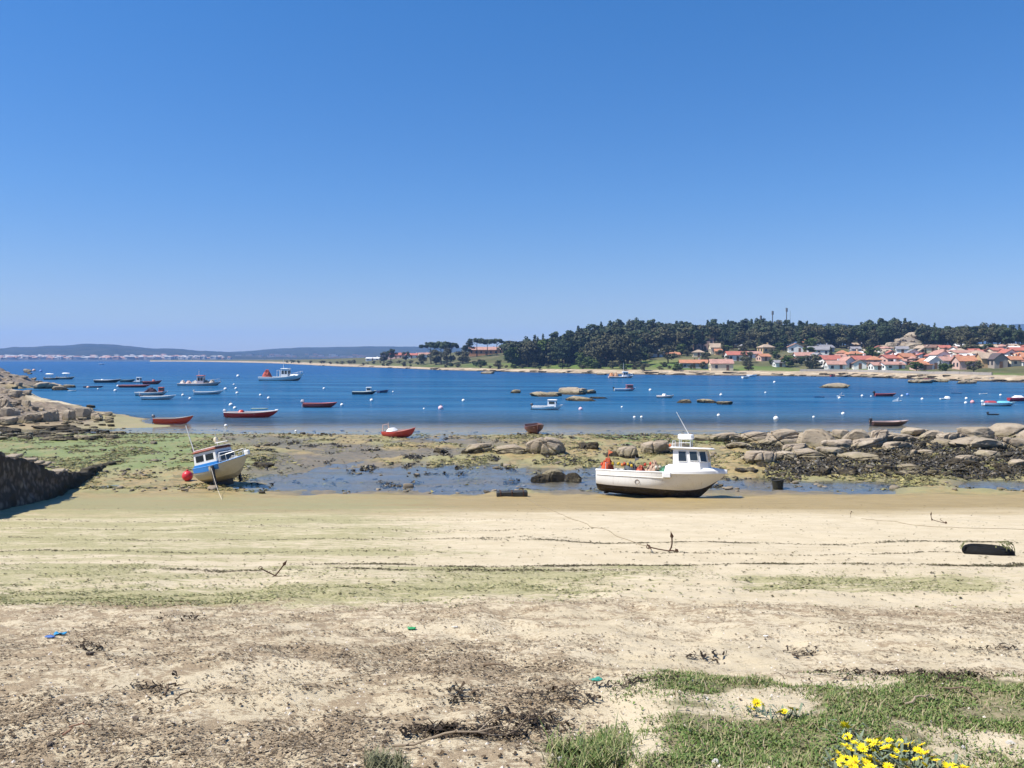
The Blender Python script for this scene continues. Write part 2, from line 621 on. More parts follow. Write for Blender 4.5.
# black-brown weed on the rocks and shelf
drk = flat * sstep(700, 780, px) * band(rw + n2 * 8, 446, 478, 3) * sstep(0.49, 0.58, 0.5 * nfl + 0.5 * nfs + 0.12 * band(px, 800, 1100, 50))
drk = np.maximum(drk, flat * sstep(0.66, 0.74, nfs) * 0.8 * band(px, 230, 800, 60) * band(rw, 436, 492, 5))
rocky_pt = flat * sstep(705, 735, px) * (1 - sstep(443, 449, rw + n2 * 6)) * sstep(0.15, 0.35, GZ)
drk = np.maximum(drk, 0.75 * band(rw, 428, 442, 2) * (1 - sstep(95, 135, px)) * sstep(0.5, 0.6, fbm(x * 0.25, y * 1.2, 67, 4)))
xs = np.interp(y, _xs_d, _xs_x)
rocky = sstep(72, 82, y) * sstep(0, 5, xs - x) * (1 - sstep(215, 240, y))
cove = band(px, 22, 78, 9) * band(rw, 398, 408.5, 1.5)
rocky = np.maximum(rocky * (1 - cove), rocky_pt)
grassy = (1 - sstep(4.75, 5.05, y + n1 * 1.7 + n3 * .5)) * sstep(620, 700, pxb + n1 * 140) * (0.25 + 0.9 * sstep(0.36, 0.56, fbm(x * 1.5, y * 1.9, 69, 4)) + n3 * 0.8) 
grassy = np.maximum(grassy, (1 - sstep(3.75, 4.0, y + n1 * 0.5)) * band(pxb + n1 * 50, 548, 618, 14) * 0.9)
wet = np.maximum(sstep(25, 31, y + n2 * 5), sstep(0.9, 0.1, GZ) * sstep(20, 30, y)) * (1 - cove)
wet = wet * np.where(y > 72, 0.8, 1)
alg = alg * (1 - rocky * 0.5)
tng = sstep(71, 76, y) * (1 - sstep(88, 96, y)) * sstep(0, 3, xs - x + 2) * (px > 70)
alg = np.maximum(alg, tng * (0.35 + 0.9 * nfs)); rocky = rocky * (1 - 0.7 * tng * sstep(75, 110, px))
AT = dict(debris=np.clip(deb, 0, 1), wrack=wrack, algae=np.clip(alg, 0, 1), green=np.clip(green, 0, 1), dark=np.clip(drk, 0, 1),
          pool=pools(x, y) * flat, flat=flat, rocky=rocky, grassy=np.clip(grassy, 0, 1), wet=wet, deep=sstep(-0.9, -2.2, GZ))

def ground_material():
    m, nt = newmat('beach_ground')
    tc = N(nt, 'ShaderNodeTexCoord').outputs['Object']
    flatv = mapping(nt, tc, (0.35, 1.0, 1.0))
    nA = noise(nt, tc, 1.6, 6, 0.6)
    nB = noise(nt, tc, 26, 8, 0.72)
    nC = noise(nt, tc, 140, 4, 0.7)
    nD = noise(nt, flatv, 9, 8, 0.7, 0.6)
    nE = noise(nt, flatv, 2.2, 8, 0.68, 0.8)
    sand = mix(nt, mapr(nt, nA, 0.3, 0.7), (0.565, 0.475, 0.325), (0.49, 0.405, 0.265))
    sand = mix(nt, mapr(nt, nC, 0.52, 0.75, 0, 0.35), sand, (0.30, 0.23, 0.15))
    sand = mix(nt, mapr(nt, nC, 0.48, 0.28, 0, 0.4), sand, (0.72, 0.64, 0.5))
    # wet sand
    wet = attr(nt, 'wet')
    wetc = mix(nt, mapr(nt, nE, 0.35, 0.7), (0.355, 0.262, 0.118), (0.275, 0.203, 0.085))
    fl_ = attr(nt, 'flat')
    wetc = mix(nt, math_(nt, 'MULTIPLY', fl_, mapr(nt, nE, 0.47, 0.58, 0, 0.85)), wetc, (0.185, 0.165, 0.075))
    wetc = mix(nt, math_(nt, 'MULTIPLY', fl_, mapr(nt, nD, 0.55, 0.66, 0, 0.8)), wetc, (0.10, 0.085, 0.045))
    wetc = mix(nt, math_(nt, 'MULTIPLY', fl_, mapr(nt, nD, 0.42, 0.33, 0, 0.7)), wetc, (0.40, 0.335, 0.20))
    c = mix(nt, wet, sand, wetc)
    # algae film and mats
    alg = attr(nt, 'algae')
    am = mapr(nt, math_(nt, 'ADD', alg, math_(nt, 'MULTIPLY', math_(nt, 'SUBTRACT', nD, 0.5), 2.6)), 0.28, 0.85)
    algc = mix(nt, mapr(nt, nB, 0.35, 0.68), (0.355, 0.325, 0.155), (0.20, 0.195, 0.08))
    c = mix(nt, math_(nt, 'MULTIPLY', am, mapr(nt, nB, 0.3, 0.62, 0.5, 0.92)), c, algc)
    gr = attr(nt, 'green')
    gm = mapr(nt, math_(nt, 'ADD', gr, math_(nt, 'MULTIPLY', math_(nt, 'SUBTRACT', nD, 0.5), 1.5)), 0.3, 0.8)
    c = mix(nt, math_(nt, 'MULTIPLY', gm, 0.8), c, mix(nt, nB, (0.135, 0.19, 0.05), (0.20, 0.24, 0.085)))
    c = mix(nt, math_(nt, 'MULTIPLY', attr(nt, 'pool'), mapr(nt, nD, 0.4, 0.6, 0.55, 0.95)), c, mix(nt, nE, (0.17, 0.15, 0.13), (0.10, 0.09, 0.07)))
    # washed-up weed
    deb = attr(nt, 'debris')
    nM = noise(nt, tc, 4.2, 6, 0.68, 0.4)
    dm = math_(nt, 'ADD', math_(nt, 'MULTIPLY', deb, 0.5), math_(nt, 'MULTIPLY', math_(nt, 'SUBTRACT', nB, 0.5), 2.0))
    dm = mapr(nt, math_(nt, 'ADD', dm, math_(nt, 'MULTIPLY', math_(nt, 'SUBTRACT', nM, 0.5), 1.8)), 0.22, 0.46)
    dm = math_(nt, 'MULTIPLY', dm, mapr(nt, deb, 0.02, 0.25))
    debc = mix(nt, mapr(nt, nC, 0.35, 0.65), (0.33, 0.235, 0.14), (0.135, 0.09, 0.052))
    c = mix(nt, math_(nt, 'MULTIPLY', dm, 0.74), c, debc)
    wr = attr(nt, 'wrack')
    wm = mapr(nt, math_(nt, 'ADD', wr, math_(nt, 'MULTIPLY', math_(nt, 'SUBTRACT', nB, 0.5), 1.6)), 0.42, 0.75)
    c = mix(nt, math_(nt, 'MULTIPLY', wm, 0.85), c, mix(nt, nC, (0.075, 0.06, 0.03), (0.16, 0.14, 0.07)))
    # rock, soil under grass, weed
    rk = attr(nt, 'rocky')
    rc = mix(nt, mapr(nt, nA, 0.35, 0.65), (0.30, 0.235, 0.165), (0.155, 0.115, 0.08))
    rc = mix(nt, mapr(nt, nE, 0.52, 0.66, 0, 0.8), rc, (0.145, 0.14, 0.07))
    rc = mix(nt, mapr(nt, noise(nt, tc, 0.9, 6, 0.7), 0.56, 0.66, 0, 0.9), rc, (0.055, 0.042, 0.03))
    c = mix(nt, rk, c, rc)
    gs = attr(nt, 'grassy')
    gsm = mapr(nt, math_(nt, 'ADD', gs, math_(nt, 'MULTIPLY', math_(nt, 'SUBTRACT', nB, 0.5), 1.2)), 0.25, 0.7)
    c = mix(nt, gsm, c, mix(nt, mapr(nt, nB, 0.4, 0.6), (0.15, 0.155, 0.065), (0.30, 0.245, 0.15)))
    dk = attr(nt, 'dark')
    dkm = mapr(nt, math_(nt, 'ADD', dk, math_(nt, 'MULTIPLY', math_(nt, 'SUBTRACT', nD, 0.5), 1.7)), 0.35, 0.65)
    c = mix(nt, math_(nt, 'MULTIPLY', dkm, 0.93), c, mix(nt, nB, (0.022, 0.018, 0.011), (0.06, 0.05, 0.026)))
    dp = attr(nt, 'deep')
    c = mix(nt, dp, c, (0.03, 0.05, 0.05))
    rough = mapr(nt, wet, 0, 1, 0.95, 0.55)
    hgt = math_(nt, 'ADD', math_(nt, 'MULTIPLY', nB, 0.8), math_(nt, 'MULTIPLY', nC, 0.35))
    hgt = math_(nt, 'ADD', hgt, math_(nt, 'MULTIPLY', nD, 0.9))
    finish(nt, c, rough, hgt, 0.55, 0.035, 0.25)
    return m

ground = np_mesh('ground', np.stack([GX, GY, GZ], -1).reshape(-1, 3), grid_faces(len(DS), NC), ground_material(), True,
                 {k: v for k, v in AT.items()})
tag(ground, kind='structure')

def attr_at(name, xx, yy):
    """value of a ground attribute by nearest grid vertex"""
    ri = np.clip(np.searchsorted(DS, yy), 0, len(DS) - 1)
    w = xx / (9 + 0.95 * np.maximum(yy, 0))
    ci = np.clip(np.searchsorted(u, w), 0, NC - 1)
    return AT[name][ri, ci]

# ------------------------------------------------------------------ water
def water_material():
    m, nt = newmat('sea_water')
    tc = N(nt, 'ShaderNodeTexCoord').outputs['Object']
    dep = attr(nt, 'depth')
    far = attr(nt, 'far')
    v = mapping(nt, tc, (0.5, 1.0, 1.0))
    w1 = noise(nt, v, 0.55, 5, 0.6, 0.4)
    w2 = noise(nt, v, 2.6, 4, 0.6)
    w3 = noise(nt, mapping(nt, tc, (0.02, 0.09, 1)), 1.0, 5, 0.6)
    op = mapr(nt, dep, 0.10, 1.5)
    hgt = math_(nt, 'ADD', math_(nt, 'MULTIPLY', w1, 1.0), math_(nt, 'MULTIPLY', w2, 0.32))
    bump = N(nt, 'ShaderNodeBump')
    bump.inputs['Distance'].default_value = 0.35
    L(nt, hgt, bump.inputs['Height'])
    L(nt, mapr(nt, dep, 0.02, 0.8, 0.07, 0.8), bump.inputs['Strength'])
    body = mix(nt, mapr(nt, w3, 0.38, 0.62), (0.010, 0.072, 0.17), (0.026, 0.12, 0.235))
    body = mix(nt, mapr(nt, dep, 1.8, 0.3, 0, 1), body, (0.09, 0.18, 0.27))
    body = mix(nt, far, body, (0.010, 0.075, 0.20))
    dif = N(nt, 'ShaderNodeBsdfDiffuse'); L(nt, body, dif.inputs['Color'])
    tr = N(nt, 'ShaderNodeBsdfTransparent'); tr.inputs['Color'].default_value = (0.90, 0.93, 0.96, 1)
    mx = N(nt, 'ShaderNodeMixShader'); L(nt, op, mx.inputs[0]); L(nt, tr.outputs[0], mx.inputs[1]); L(nt, dif.outputs[0], mx.inputs[2])
    gl = N(nt, 'ShaderNodeBsdfGlossy'); gl.inputs['Roughness'].default_value = 0.12
    L(nt, bump.outputs[0], gl.inputs['Normal'])
    fr = N(nt, 'ShaderNodeFresnel'); fr.inputs['IOR'].default_value = 1.33
    L(nt, bump.outputs[0], fr.inputs['Normal'])
    # a rough sea shows its wave faces, so it mirrors less at grazing angles than a still pool
    cap = mapr(nt, dep, 0.05, 0.9, 0.62, 0.27)
    rip = mapr(nt, w1, 0.3, 0.7, 0.55, 1.25)
    fac = math_(nt, 'MULTIPLY', math_(nt, 'MINIMUM', fr.outputs[0], cap), rip, True)
    m2 = N(nt, 'ShaderNodeMixShader'); L(nt, fac, m2.inputs[0]); L(nt, mx.outputs[0], m2.inputs[1]); L(nt, gl.outputs[0], m2.inputs[2])
    o = N(nt, 'ShaderNodeOutputMaterial'); L(nt, m2.outputs[0], o.inputs['Surface'])
    return m

wd = [36.0]
while wd[-1] < 6500:
    d = wd[-1]
    wd.append(d + (0.009 * d if d < 130 else 0.025 * d if d < 700 else 0.12 * d))
wd = np.array(wd)
wc = np.linspace(-1, 1, 260)
WX = (9 + 0.95 * wd)[:, None] * wc[None, :]
WY = np.repeat(wd[:, None], 260, 1)
dep = np.maximum(-gh(WX, WY), 0)
inl_, _ = inland(WX, WY)
dep = np.minimum(dep, np.maximum(0.02, -inl_ * 0.12))
water = np_mesh('water', np.stack([WX, WY, WX * 0], -1).reshape(-1, 3), grid_faces(len(wd), 260), water_material(), True,
                dict(depth=dep, far=sstep(150, 400, WY)))
tag(water, kind='structure')

# ------------------------------------------------------------------ headland across the water
hpx = np.concatenate([np.linspace(150, 420, 70), np.linspace(423, 1500, 330)])
hin = np.concatenate([np.linspace(-30, -4, 8), np.linspace(-3, 14, 24), np.linspace(15.5, 180, 80), np.linspace(186, 560, 40)])
HD = np.interp(hpx, _sh_px, _sh_d)[None, :] + hin[:, None] * np.interp(hpx, [150, 300, 420], [0.5, 0.6, 1.0])[None, :]
HX = (hpx - 512)[None, :] / F * HD
HZ = hh(HX, HD)
hi, hp = inland(HX, HD)
hn = fbm(HX * 0.03, HD * 0.03, 81, 4) - 0.5
hn2 = fbm(HX * 0.12, HD * 0.12, 82, 4) - 0.5
_se = np.interp(hp, [200, 300, 350, 385, 430], [90, 60, 40, 20, 11])
shore = 1 - sstep(_se * 0.8, _se * 1.3, hi + hn2 * 0.8 * _se)
meadow = (0.35 + 0.65 * sstep(420, 560, hp)) * band(hi + hn * 16 + hn2 * 8, 10, np.interp(hp, [300, 460, 600, 690, 760, 1100], [40, 45, 42, 60, 30, 12]), 5)
knoll = np.exp(-(((hp - 906) / 15.0) ** 2 + ((hi - 138) / 24.0) ** 2))

def headland_material():
    m, nt = newmat('headland_ground')
    tc = N(nt, 'ShaderNodeTexCoord').outputs['Object']
    nA = noise(nt, tc, 0.08, 6, 0.65)
    nB = noise(nt, mapping(nt, tc, (0.4, 1, 1)), 0.6, 6, 0.7)
    c = mix(nt, mapr(nt, nA, 0.35, 0.65), (0.075, 0.085, 0.035), (0.14, 0.125, 0.065))
    md = attr(nt, 'meadow')
    g = mix(nt, mapr(nt, nA, 0.4, 0.62), (0.10, 0.155, 0.035), (0.155, 0.17, 0.06))
    g = mix(nt, mapr(nt, nB, 0.52, 0.7, 0, 0.7), g, (0.06, 0.07, 0.028))
    c = mix(nt, md, c, g)
    sh = attr(nt, 'shore')
    s = mix(nt, mapr(nt, nB, 0.36, 0.62), (0.50, 0.41, 0.29), (0.27, 0.21, 0.14))
    s = mix(nt, mapr(nt, noise(nt, tc, 0.3, 5, 0.7), 0.45, 0.7), s, (0.40, 0.29, 0.19))
    z = N(nt, 'ShaderNodeSeparateXYZ'); L(nt, tc, z.inputs[0])
    tide = mapr(nt, math_(nt, 'ADD', z.outputs[2], math_(nt, 'MULTIPLY', nB, 0.5)), 0.55, 0.3)
    s = mix(nt, math_(nt, 'MULTIPLY', tide, 0.85), s, (0.055, 0.045, 0.032))
    c = mix(nt, sh, c, s)
    c = mix(nt, attr(nt, 'knoll'), c, mix(nt, nB, (0.27, 0.23, 0.185), (0.17, 0.14, 0.115)))
    finish(nt, c, 0.95, nB, 0.6, 0.5, 0.1)
    return m

headland = np_mesh('terrain', np.stack([HX, HD, HZ], -1).reshape(-1, 3), grid_faces(len(hin), len(hpx)), headland_material(), True,
                   dict(shore=shore, meadow=np.clip(meadow, 0, 1), knoll=sstep(0.25, 0.6, knoll + hn2 * 0.5)))
tag(headland, kind='structure')

# ------------------------------------------------------------------ hills beyond the bay
def hills_material():
    m, nt = newmat('far_hills')
    tc = N(nt, 'ShaderNodeTexCoord').outputs['Object']
    n = noise(nt, mapping(nt, tc, (1, 1, 2.5)), 0.012, 6, 0.65)
    c = mix(nt, mapr(nt, n, 0.38, 0.66), (0.025, 0.034, 0.026), (0.05, 0.056, 0.043))
    c = mix(nt, mapr(nt, noise(nt, tc, 0.035, 4, 0.6), 0.6, 0.7, 0, 0.5), c, (0.16, 0.14, 0.10))
    finish(nt, c, 1.0, n, 0.5, 6.0, 0.0)
    return m

def ridge(name, pts, dist, base_d, mat, seed, rough=1.0):
    p = np.linspace(pts[0][0], pts[-1][0], 260)
    top = np.interp(p, [q[0] for q in pts], [q[1] for q in pts])
    top = top + (fbm(p * 0.06, p * 0, seed, 5) - 0.5) * 1.6 * rough
    s = np.linspace(0, 1, 22)
    D = base_d + (dist - base_d) * np.minimum(s, 0.8)[:, None] / 0.8 + np.maximum(s - 0.8, 0)[:, None] * 5 * 600 + p[None, :] * 0
    X = (p[None, :] - 512) / F * D
    ztop = H + (357 - top) * dist / F
    prof = np.where(s < 0.8, (s / 0.8) ** 1.25, 1 - ((s - 0.8) / 0.2) * 0.9)
    Z = -1.5 + (ztop[None, :] + 1.5) * prof[:, None]
    Z = Z + (fbm(X * 0.004, D * 0.004, seed + 3, 5) - 0.5) * 14 * (np.sin(np.pi * np.clip(s / 0.8, 0, 1)))[:, None] * rough
    o = np_mesh(name, np.stack([X, D, Z], -1).reshape(-1, 3), grid_faces(22, 260), mat, True)
    tag(o, kind='structure')
    return X, D, Z, s, p

hm = hills_material()
HLS = ridge('hills', [(-260, 351), (-80, 349.5), (0, 347.5), (40, 346.2), (70, 344), (92, 343), (105, 343.6), (125, 345.8), (150, 347.2), (200, 350), (226, 352.6), (250, 354), (300, 356), (560, 357.5)],
            3100, 2150, hm, 91, 1.7)
ridge('hills', [(120, 353.5), (215, 352.8), (235, 351.5), (265, 349.4), (300, 346.8), (340, 346.0), (390, 345.8), (430, 346.5), (500, 348), (640, 352)], 3500, 2500, hm, 95, 0.7)
ridge('hills', [(700, 340), (790, 327), (822, 322.6), (838, 321.6), (856, 323.5), (900, 330), (940, 329), (968, 325.2), (985, 323.6), (1010, 323.0), (1040, 322.4), (1090, 324), (1250, 335)], 3900, 2900, hm, 99, 0.8)

# the town along the foot of the hills: a pale band nobody could count
tm = MB()
for i in range(400):
    pxx = rnd.choice([rnd.uniform(-120, 230), rnd.uniform(-40, 60), rnd.uniform(70, 205)])
    k = rnd.random() ** 2.2
    dd = 2160 + k * 520
    X = (pxx - 512) / F * dd
    s0 = (dd - 2150) / (3100 - 2150)
    w = rnd.uniform(7, 18)
    z0 = max(0.0, s0 ** 1.25 * (12 + 8 * math.exp(-((pxx - 95) / 90.0) ** 2)))
    hgt = rnd.uniform(3, 8)
    mi = rnd.choice([0, 0, 0, 1, 1, 2])
    tm.box((X, dd, z0 + hgt / 2), (w, 9, hgt), rnd.uniform(-.4, .4), mi)
    tm.box((X, dd, z0 + hgt + 0.9), (w + 1, 10, 1.8), 0, 2 if rnd.random() < .4 else 0, 0.6)
for i in range(120):
    pxx = rnd.uniform(235, 420)
    dd = 2510 + rnd.random() ** 2 * 400
    z0 = (dd - 2500) / 1000.0 * 26
    tm.box(((pxx - 512) / F * dd, dd, z0 + 3), (rnd.uniform(8, 20), 9, rnd.uniform(5, 9)), 0, rnd.choice([0, 1, 2]))
town = tm.build('town_buildings', [plain('town_white', (0.45, 0.42, 0.39), 0.8), plain('town_cream', (0.36, 0.29, 0.24), 0.8), plain('town_tile', (0.45, 0.25, 0.17), 0.8)])
tag(town, 'pale band of tiny white and cream buildings along the far shore at left', 'town', kind='stuff')

# ------------------------------------------------------------------ haze
hz = MB().box((-300, 3400, 100), (13800, 7000, 214))
m, nt = newmat('haze_air')
pv = N(nt, 'ShaderNodeVolumePrincipled')
pv.inputs['Color'].default_value = (0.31, 0.54, 1.0, 1)
pv.inputs['Density'].default_value = 0.00015
pv.inputs['Anisotropy'].default_value = 0.0
oo = N(nt, 'ShaderNodeOutputMaterial'); L(nt, pv.outputs[0], oo.inputs['Volume'])
hz = hz.build('haze', m)
tag(hz, kind='stuff')
hz['label'] = 'thin blue air haze over the bay'
# ------------------------------------------------------------------ names of places a label can point to
LANDMARKS[:] = [
    (660, 462, 'white fishing boat'), (222, 470, 'blue cabin boat'), (988, 551, 'half buried tyre'),
    (890, 422, 'long brown boat'), (400, 432, 'stranded red boat'), (535, 427, 'bow-on dark red boat'),
    (174, 418, 'left shore red boat'), (252, 411, 'white-bowed red boat'), (320, 402, 'grey-motored red boat'),
    (547, 404, 'white cabin boat'), (778, 484, 'black tub'), (40, 490, 'dark stone wall'),
    (836, 385, 'pale rock far out'), (885, 393, 'small dark red boat'), (1000, 403, 'red and white boat'),
    (621, 372, 'orange and white trawler'), (282, 374, 'white and red trawler'), (200, 378, 'net-laden barge'),
    (665, 394, 'small white and pink boat'), (625, 388, 'blue and purple boat'), (209, 391, 'low white skiff'),
    (364, 391, 'green and white boat'), (58, 375, 'cream canopied boats'), (155, 392, 'dark bundle boat'),
    (570, 393, 'mid water rocks'), (944, 398, 'small white boat'), (994, 412, 'black dinghy'), (15, 480, 'dark stone wall'),
]

# ------------------------------------------------------------------ rocks
def granite_material():
    m, nt = newmat('granite_rock')
    geo = N(nt, 'ShaderNodeNewGeometry')
    tc = N(nt, 'ShaderNodeTexCoord').outputs['Object']
    pos = geo.outputs['Position']
    info = N(nt, 'ShaderNodeObjectInfo')
    nA = noise(nt, pos, 0.9, 6, 0.65)
    nB = noise(nt, pos, 7, 7, 0.7)
    nC = noise(nt, mapping(nt, pos, (1, 1, 3)), 2.0, 6, 0.7, 0.5)
    c = mix(nt, mapr(nt, nA, 0.36, 0.64), (0.42, 0.348, 0.26), (0.30, 0.238, 0.172))
    c = mix(nt, mapr(nt, info.outputs['Random'], 0, 1, 0, 0.55), c, (0.26, 0.215, 0.15))
    c = mix(nt, mapr(nt, nB, 0.52, 0.72, 0, 0.7), c, (0.15, 0.12, 0.09))
    c = mix(nt, mapr(nt, nC, 0.6, 0.68, 0, 0.75), c, (0.10, 0.08, 0.06))
    z = N(nt, 'ShaderNodeSeparateXYZ'); L(nt, pos, z.inputs[0])
    hz_ = math_(nt, 'ADD', z.outputs[2], math_(nt, 'MULTIPLY', math_(nt, 'SUBTRACT', nC, 0.5), 1.1))
    far = mapr(nt, z.outputs[1], 70, 74)
    c = mix(nt, mapr(nt, hz_, 0.72, 0.46, 0, 0.5), c, (0.19, 0.165, 0.075))
    c = mix(nt, mapr(nt, hz_, 0.44, 0.26, 0, 0.93), c, (0.032, 0.025, 0.016))
    finish(nt, c, 0.9, math_(nt, 'ADD', nB, math_(nt, 'MULTIPLY', nC, 1.2)), 0.7, 0.06, 0.2)
    return m

def dark_rock_material():
    m, nt = newmat('weedy_rock')
    pos = N(nt, 'ShaderNodeNewGeometry').outputs['Position']
    nB = noise(nt, pos, 5, 7, 0.75)
    nA = noise(nt, pos, 1.2, 5, 0.65)
    c = mix(nt, mapr(nt, nB, 0.4, 0.62), (0.022, 0.017, 0.011), (0.075, 0.058, 0.03))
    c = mix(nt, mapr(nt, nA, 0.55, 0.68, 0, 0.85), c, (0.22, 0.18, 0.10))
    finish(nt, c, 0.8, nB, 0.9, 0.08, 0.3)
    return m

GRAN = granite_material(); WEEDY = dark_rock_material()
import bmesh

def fbm3(P, seed, oct=4):
    """noise over points in space from three slices"""
    return (fbm(P[:, 0], P[:, 1], seed, oct) + fbm(P[:, 1] + 31, P[:, 2] + 7, seed + 50, oct) + fbm(P[:, 2] - 13, P[:, 0] + 3, seed + 90, oct)) / 3 - 0.5

def rock_mesh(seed, sub=4, rough=0.34, blocky=0.35):
    bm = bmesh.new()
    bmesh.ops.create_icosphere(bm, subdivisions=sub, radius=1.0)
    rr = np.random.RandomState(seed)
    P = np.array([v.co[:] for v in bm.verts])
    P = np.sign(P) * np.abs(P) ** (1 - 0.35 * blocky)            # squarer than a ball
    P += 0.30 * np.stack([fbm3(P * 0.9 + k * 9 + seed, seed + k, 2) for k in range(3)], 1)
    for k in range(14):                                         # broken faces
        d = rr.normal(size=3); d[2] *= 0.8; d /= np.linalg.norm(d)
        h = rr.uniform(0.50, 0.92)
        s_ = P @ d
        P = P - np.maximum(s_ - h, 0)[:, None] * d * (0.62 + blocky * 0.4)
    P[:, 2] -= np.maximum(P[:, 2] - 0.58, 0) * 0.75             # weathered flat tops
    for k in range(4):                                          # joints and cracks
        d = rr.normal(size=3); d[2] *= 0.5; d /= np.linalg.norm(d)
        off = rr.uniform(-.45, .45)
        t = P @ d - off + 0.12 * fbm3(P * 1.5, seed + 7 + k, 3)
        P = P * (1 - 0.16 * np.exp(-(t / 0.045) ** 2))[:, None]
    P = P * (1 + rough * 0.55 * fbm3(P * 2.2 + seed, seed + 3, 4) + rough * 0.35 * fbm3(P * 7 + seed, seed + 5, 3))[:, None]
    for v, p in zip(bm.verts, P):
        v.co = p
    me = bpy.data.meshes.new('rock')
    bm.to_mesh(me); bm.free()
    for p in me.polygons:
        p.use_smooth = True
    try:
        me.set_sharp_from_angle(angle=R(28))
    except Exception:
        pass
    return me

ROCKS = [rock_mesh(200 + i, 5 if i < 5 else 4, 0.40 if i < 5 else 0.75, (0.3 if i < 5 else 0.6) + 0.1 * (i % 3)) for i in range(11)]
ROCKM = {}
def rock_data(i, mat):
    k = (i, mat.name)
    if k not in ROCKM:
        me = ROCKS[i].copy(); me.materials.append(mat); ROCKM[k] = me
    return ROCKM[k]

ROCK_ITEMS = []
def rock(pxl, pxr, rt, rb, lab, group, mat=None, cat='rock', z=None, d=None, deepk=0.75, kind=None, sink=0.0, name=None):
    """a rock whose outline spans the columns pxl..pxr and rows rt..rb as it stands on the shore"""
    cx = (pxl + pxr) / 2
    if d is None:
        p = at_ground(cx, rb) if z is None else at_z(cx, rb, z)
    else:
        p = Vector(((cx - 512) / F * d, d, z if z is not None else ghs((cx - 512) / F * d, d)))
    dist = p.y
    w = (pxr - pxl) * dist / F * (1.22 if group.startswith('granite boulders along') else 1.0)
    h = (rb - rt) * dist / F
    i = kind if kind is not None else rnd.randrange(len(ROCKS))
    o = bpy.data.objects.new(name or ('granite_boulder' if (mat or GRAN) is GRAN else 'weed_covered_rock'), rock_data(i, mat or GRAN))
    COL.objects.link(o)
    rz = rnd.choice([0, pi]) + rnd.uniform(-.5, .5)
    o.rotation_euler = (rnd.uniform(-.12, .12), rnd.uniform(-.12, .12), rz)
    hz2 = h * 0.82
    o.scale = (w / 2 * 1.12, w / 2 * deepk, hz2)
    o.location = (p.x, p.y + w / 2 * deepk * 0.6, p.z + h - hz2 * 0.93)
    tag(o, None, cat, group)
    ROCK_ITEMS.append([o, lab, cx, (rt + rb) / 2])
    return o

PT = 'granite boulders along the point at right'
for (a, b, t, bt, lab) in [
    (716, 745, 432, 441, 'low flat granite boulder'), (745, 769, 430.5, 440, 'low pale granite boulder'),
    (773, 804, 425.5, 446, 'large rounded granite boulder'), (800, 835, 424.0, 448, 'large rounded granite boulder'),
    (836, 851, 427.5, 439, 'small granite boulder'), (849, 875, 424.5, 445, 'tall granite boulder'), (872, 892, 427.0, 444, 'granite boulder'),
    (888, 926, 433, 441, 'long flat granite slab'), (905, 933, 426, 436, 'broad granite boulder'), (926, 948, 428, 439, 'granite boulder'),
    (946, 974, 430.5, 441, 'low granite boulder'), (966, 994, 425, 437, 'humped granite boulder'), (997, 1032, 421.5, 437, 'large rounded granite boulder'),
    (962, 1009, 435, 448, 'wide granite slab'), (1006, 1034, 436, 449, 'granite boulder'), (826, 858, 438, 449, 'sloping pale granite slab'),
    (1026, 1070, 424, 444, 'large granite boulder at the edge'),
    (752, 780, 449, 462.5, 'rounded tan granite boulder'), (778, 799, 450, 460.5, 'tan granite boulder'), (796, 822, 447.5, 459.5, 'tan granite boulder'),
    (962, 983, 454, 461.5, 'low brown granite rock'), (980, 1001, 449, 458, 'brown granite rock'), (991, 1010, 463, 468, 'flat brown granite rock'),
    (921, 937, 449, 456, 'pale granite rock'), (848, 884, 453, 460.5, 'flat pale granite slab'), (1012, 1030, 458, 466, 'brown granite rock'),
    (764, 790, 437, 447, 'granite boulder'), (783, 812, 443, 452, 'granite boulder'), (820, 846, 446, 455, 'granite boulder'),
    (856, 884, 437, 448, 'granite boulder'), (886, 910, 440, 449, 'granite boulder'), (936, 960, 438, 447, 'granite boulder'), (730, 752, 441, 448, 'low granite boulder'),
]:
    rock(a, b, t, bt, lab + ' on the weedy point', PT, kind=rnd.randrange(5), deepk=0.9)
MID = 'rocks on the tide flat'
for (a, b, t, bt, lab, mt) in [
    (528, 569, 433, 456, 'big pale rock mound on the flat', GRAN), (463, 493, 442, 453.5, 'low granite rock on the flat', GRAN),
    (492, 526, 444.5, 453, 'low granite rock on the flat', GRAN), (539, 571, 465.5, 480.5, 'granite rock with black weed on the flat', GRAN),
    (530, 546, 471, 481, 'black weedy rock on the flat', WEEDY), (562, 582, 469, 481, 'black weedy rock on the flat', WEEDY),
    (619, 642, 444.5, 458.5, 'pinkish rounded rock on the flat', GRAN), (638, 670, 439, 453.5, 'broad granite rock on the flat', GRAN),
    (605, 621, 449.5, 456.5, 'black weedy rock on the flat', WEEDY), (690, 713, 434, 441, 'low weed-yellowed rock on the flat', GRAN),
    (664, 690, 441, 451, 'granite rock on the flat', GRAN), (575, 605, 441, 449, 'low dark rock on the flat', WEEDY), (712, 742, 432, 440, 'low granite rock on the flat', GRAN),
    (430, 448, 448, 453, 'small dark rock on the flat', WEEDY), (250, 272, 462, 467.5, 'small dark rock on the flat', WEEDY), (672, 700, 451, 460, 'granite rock on the flat', GRAN),
    (740, 752, 455, 461, 'small granite rock on the flat', GRAN),
]:
    rock(a, b, t, bt, lab, MID, mt, deepk=0.85, kind=rnd.randrange(5) if mt is GRAN else None)
WDY = 'weed-covered rocks below the point'
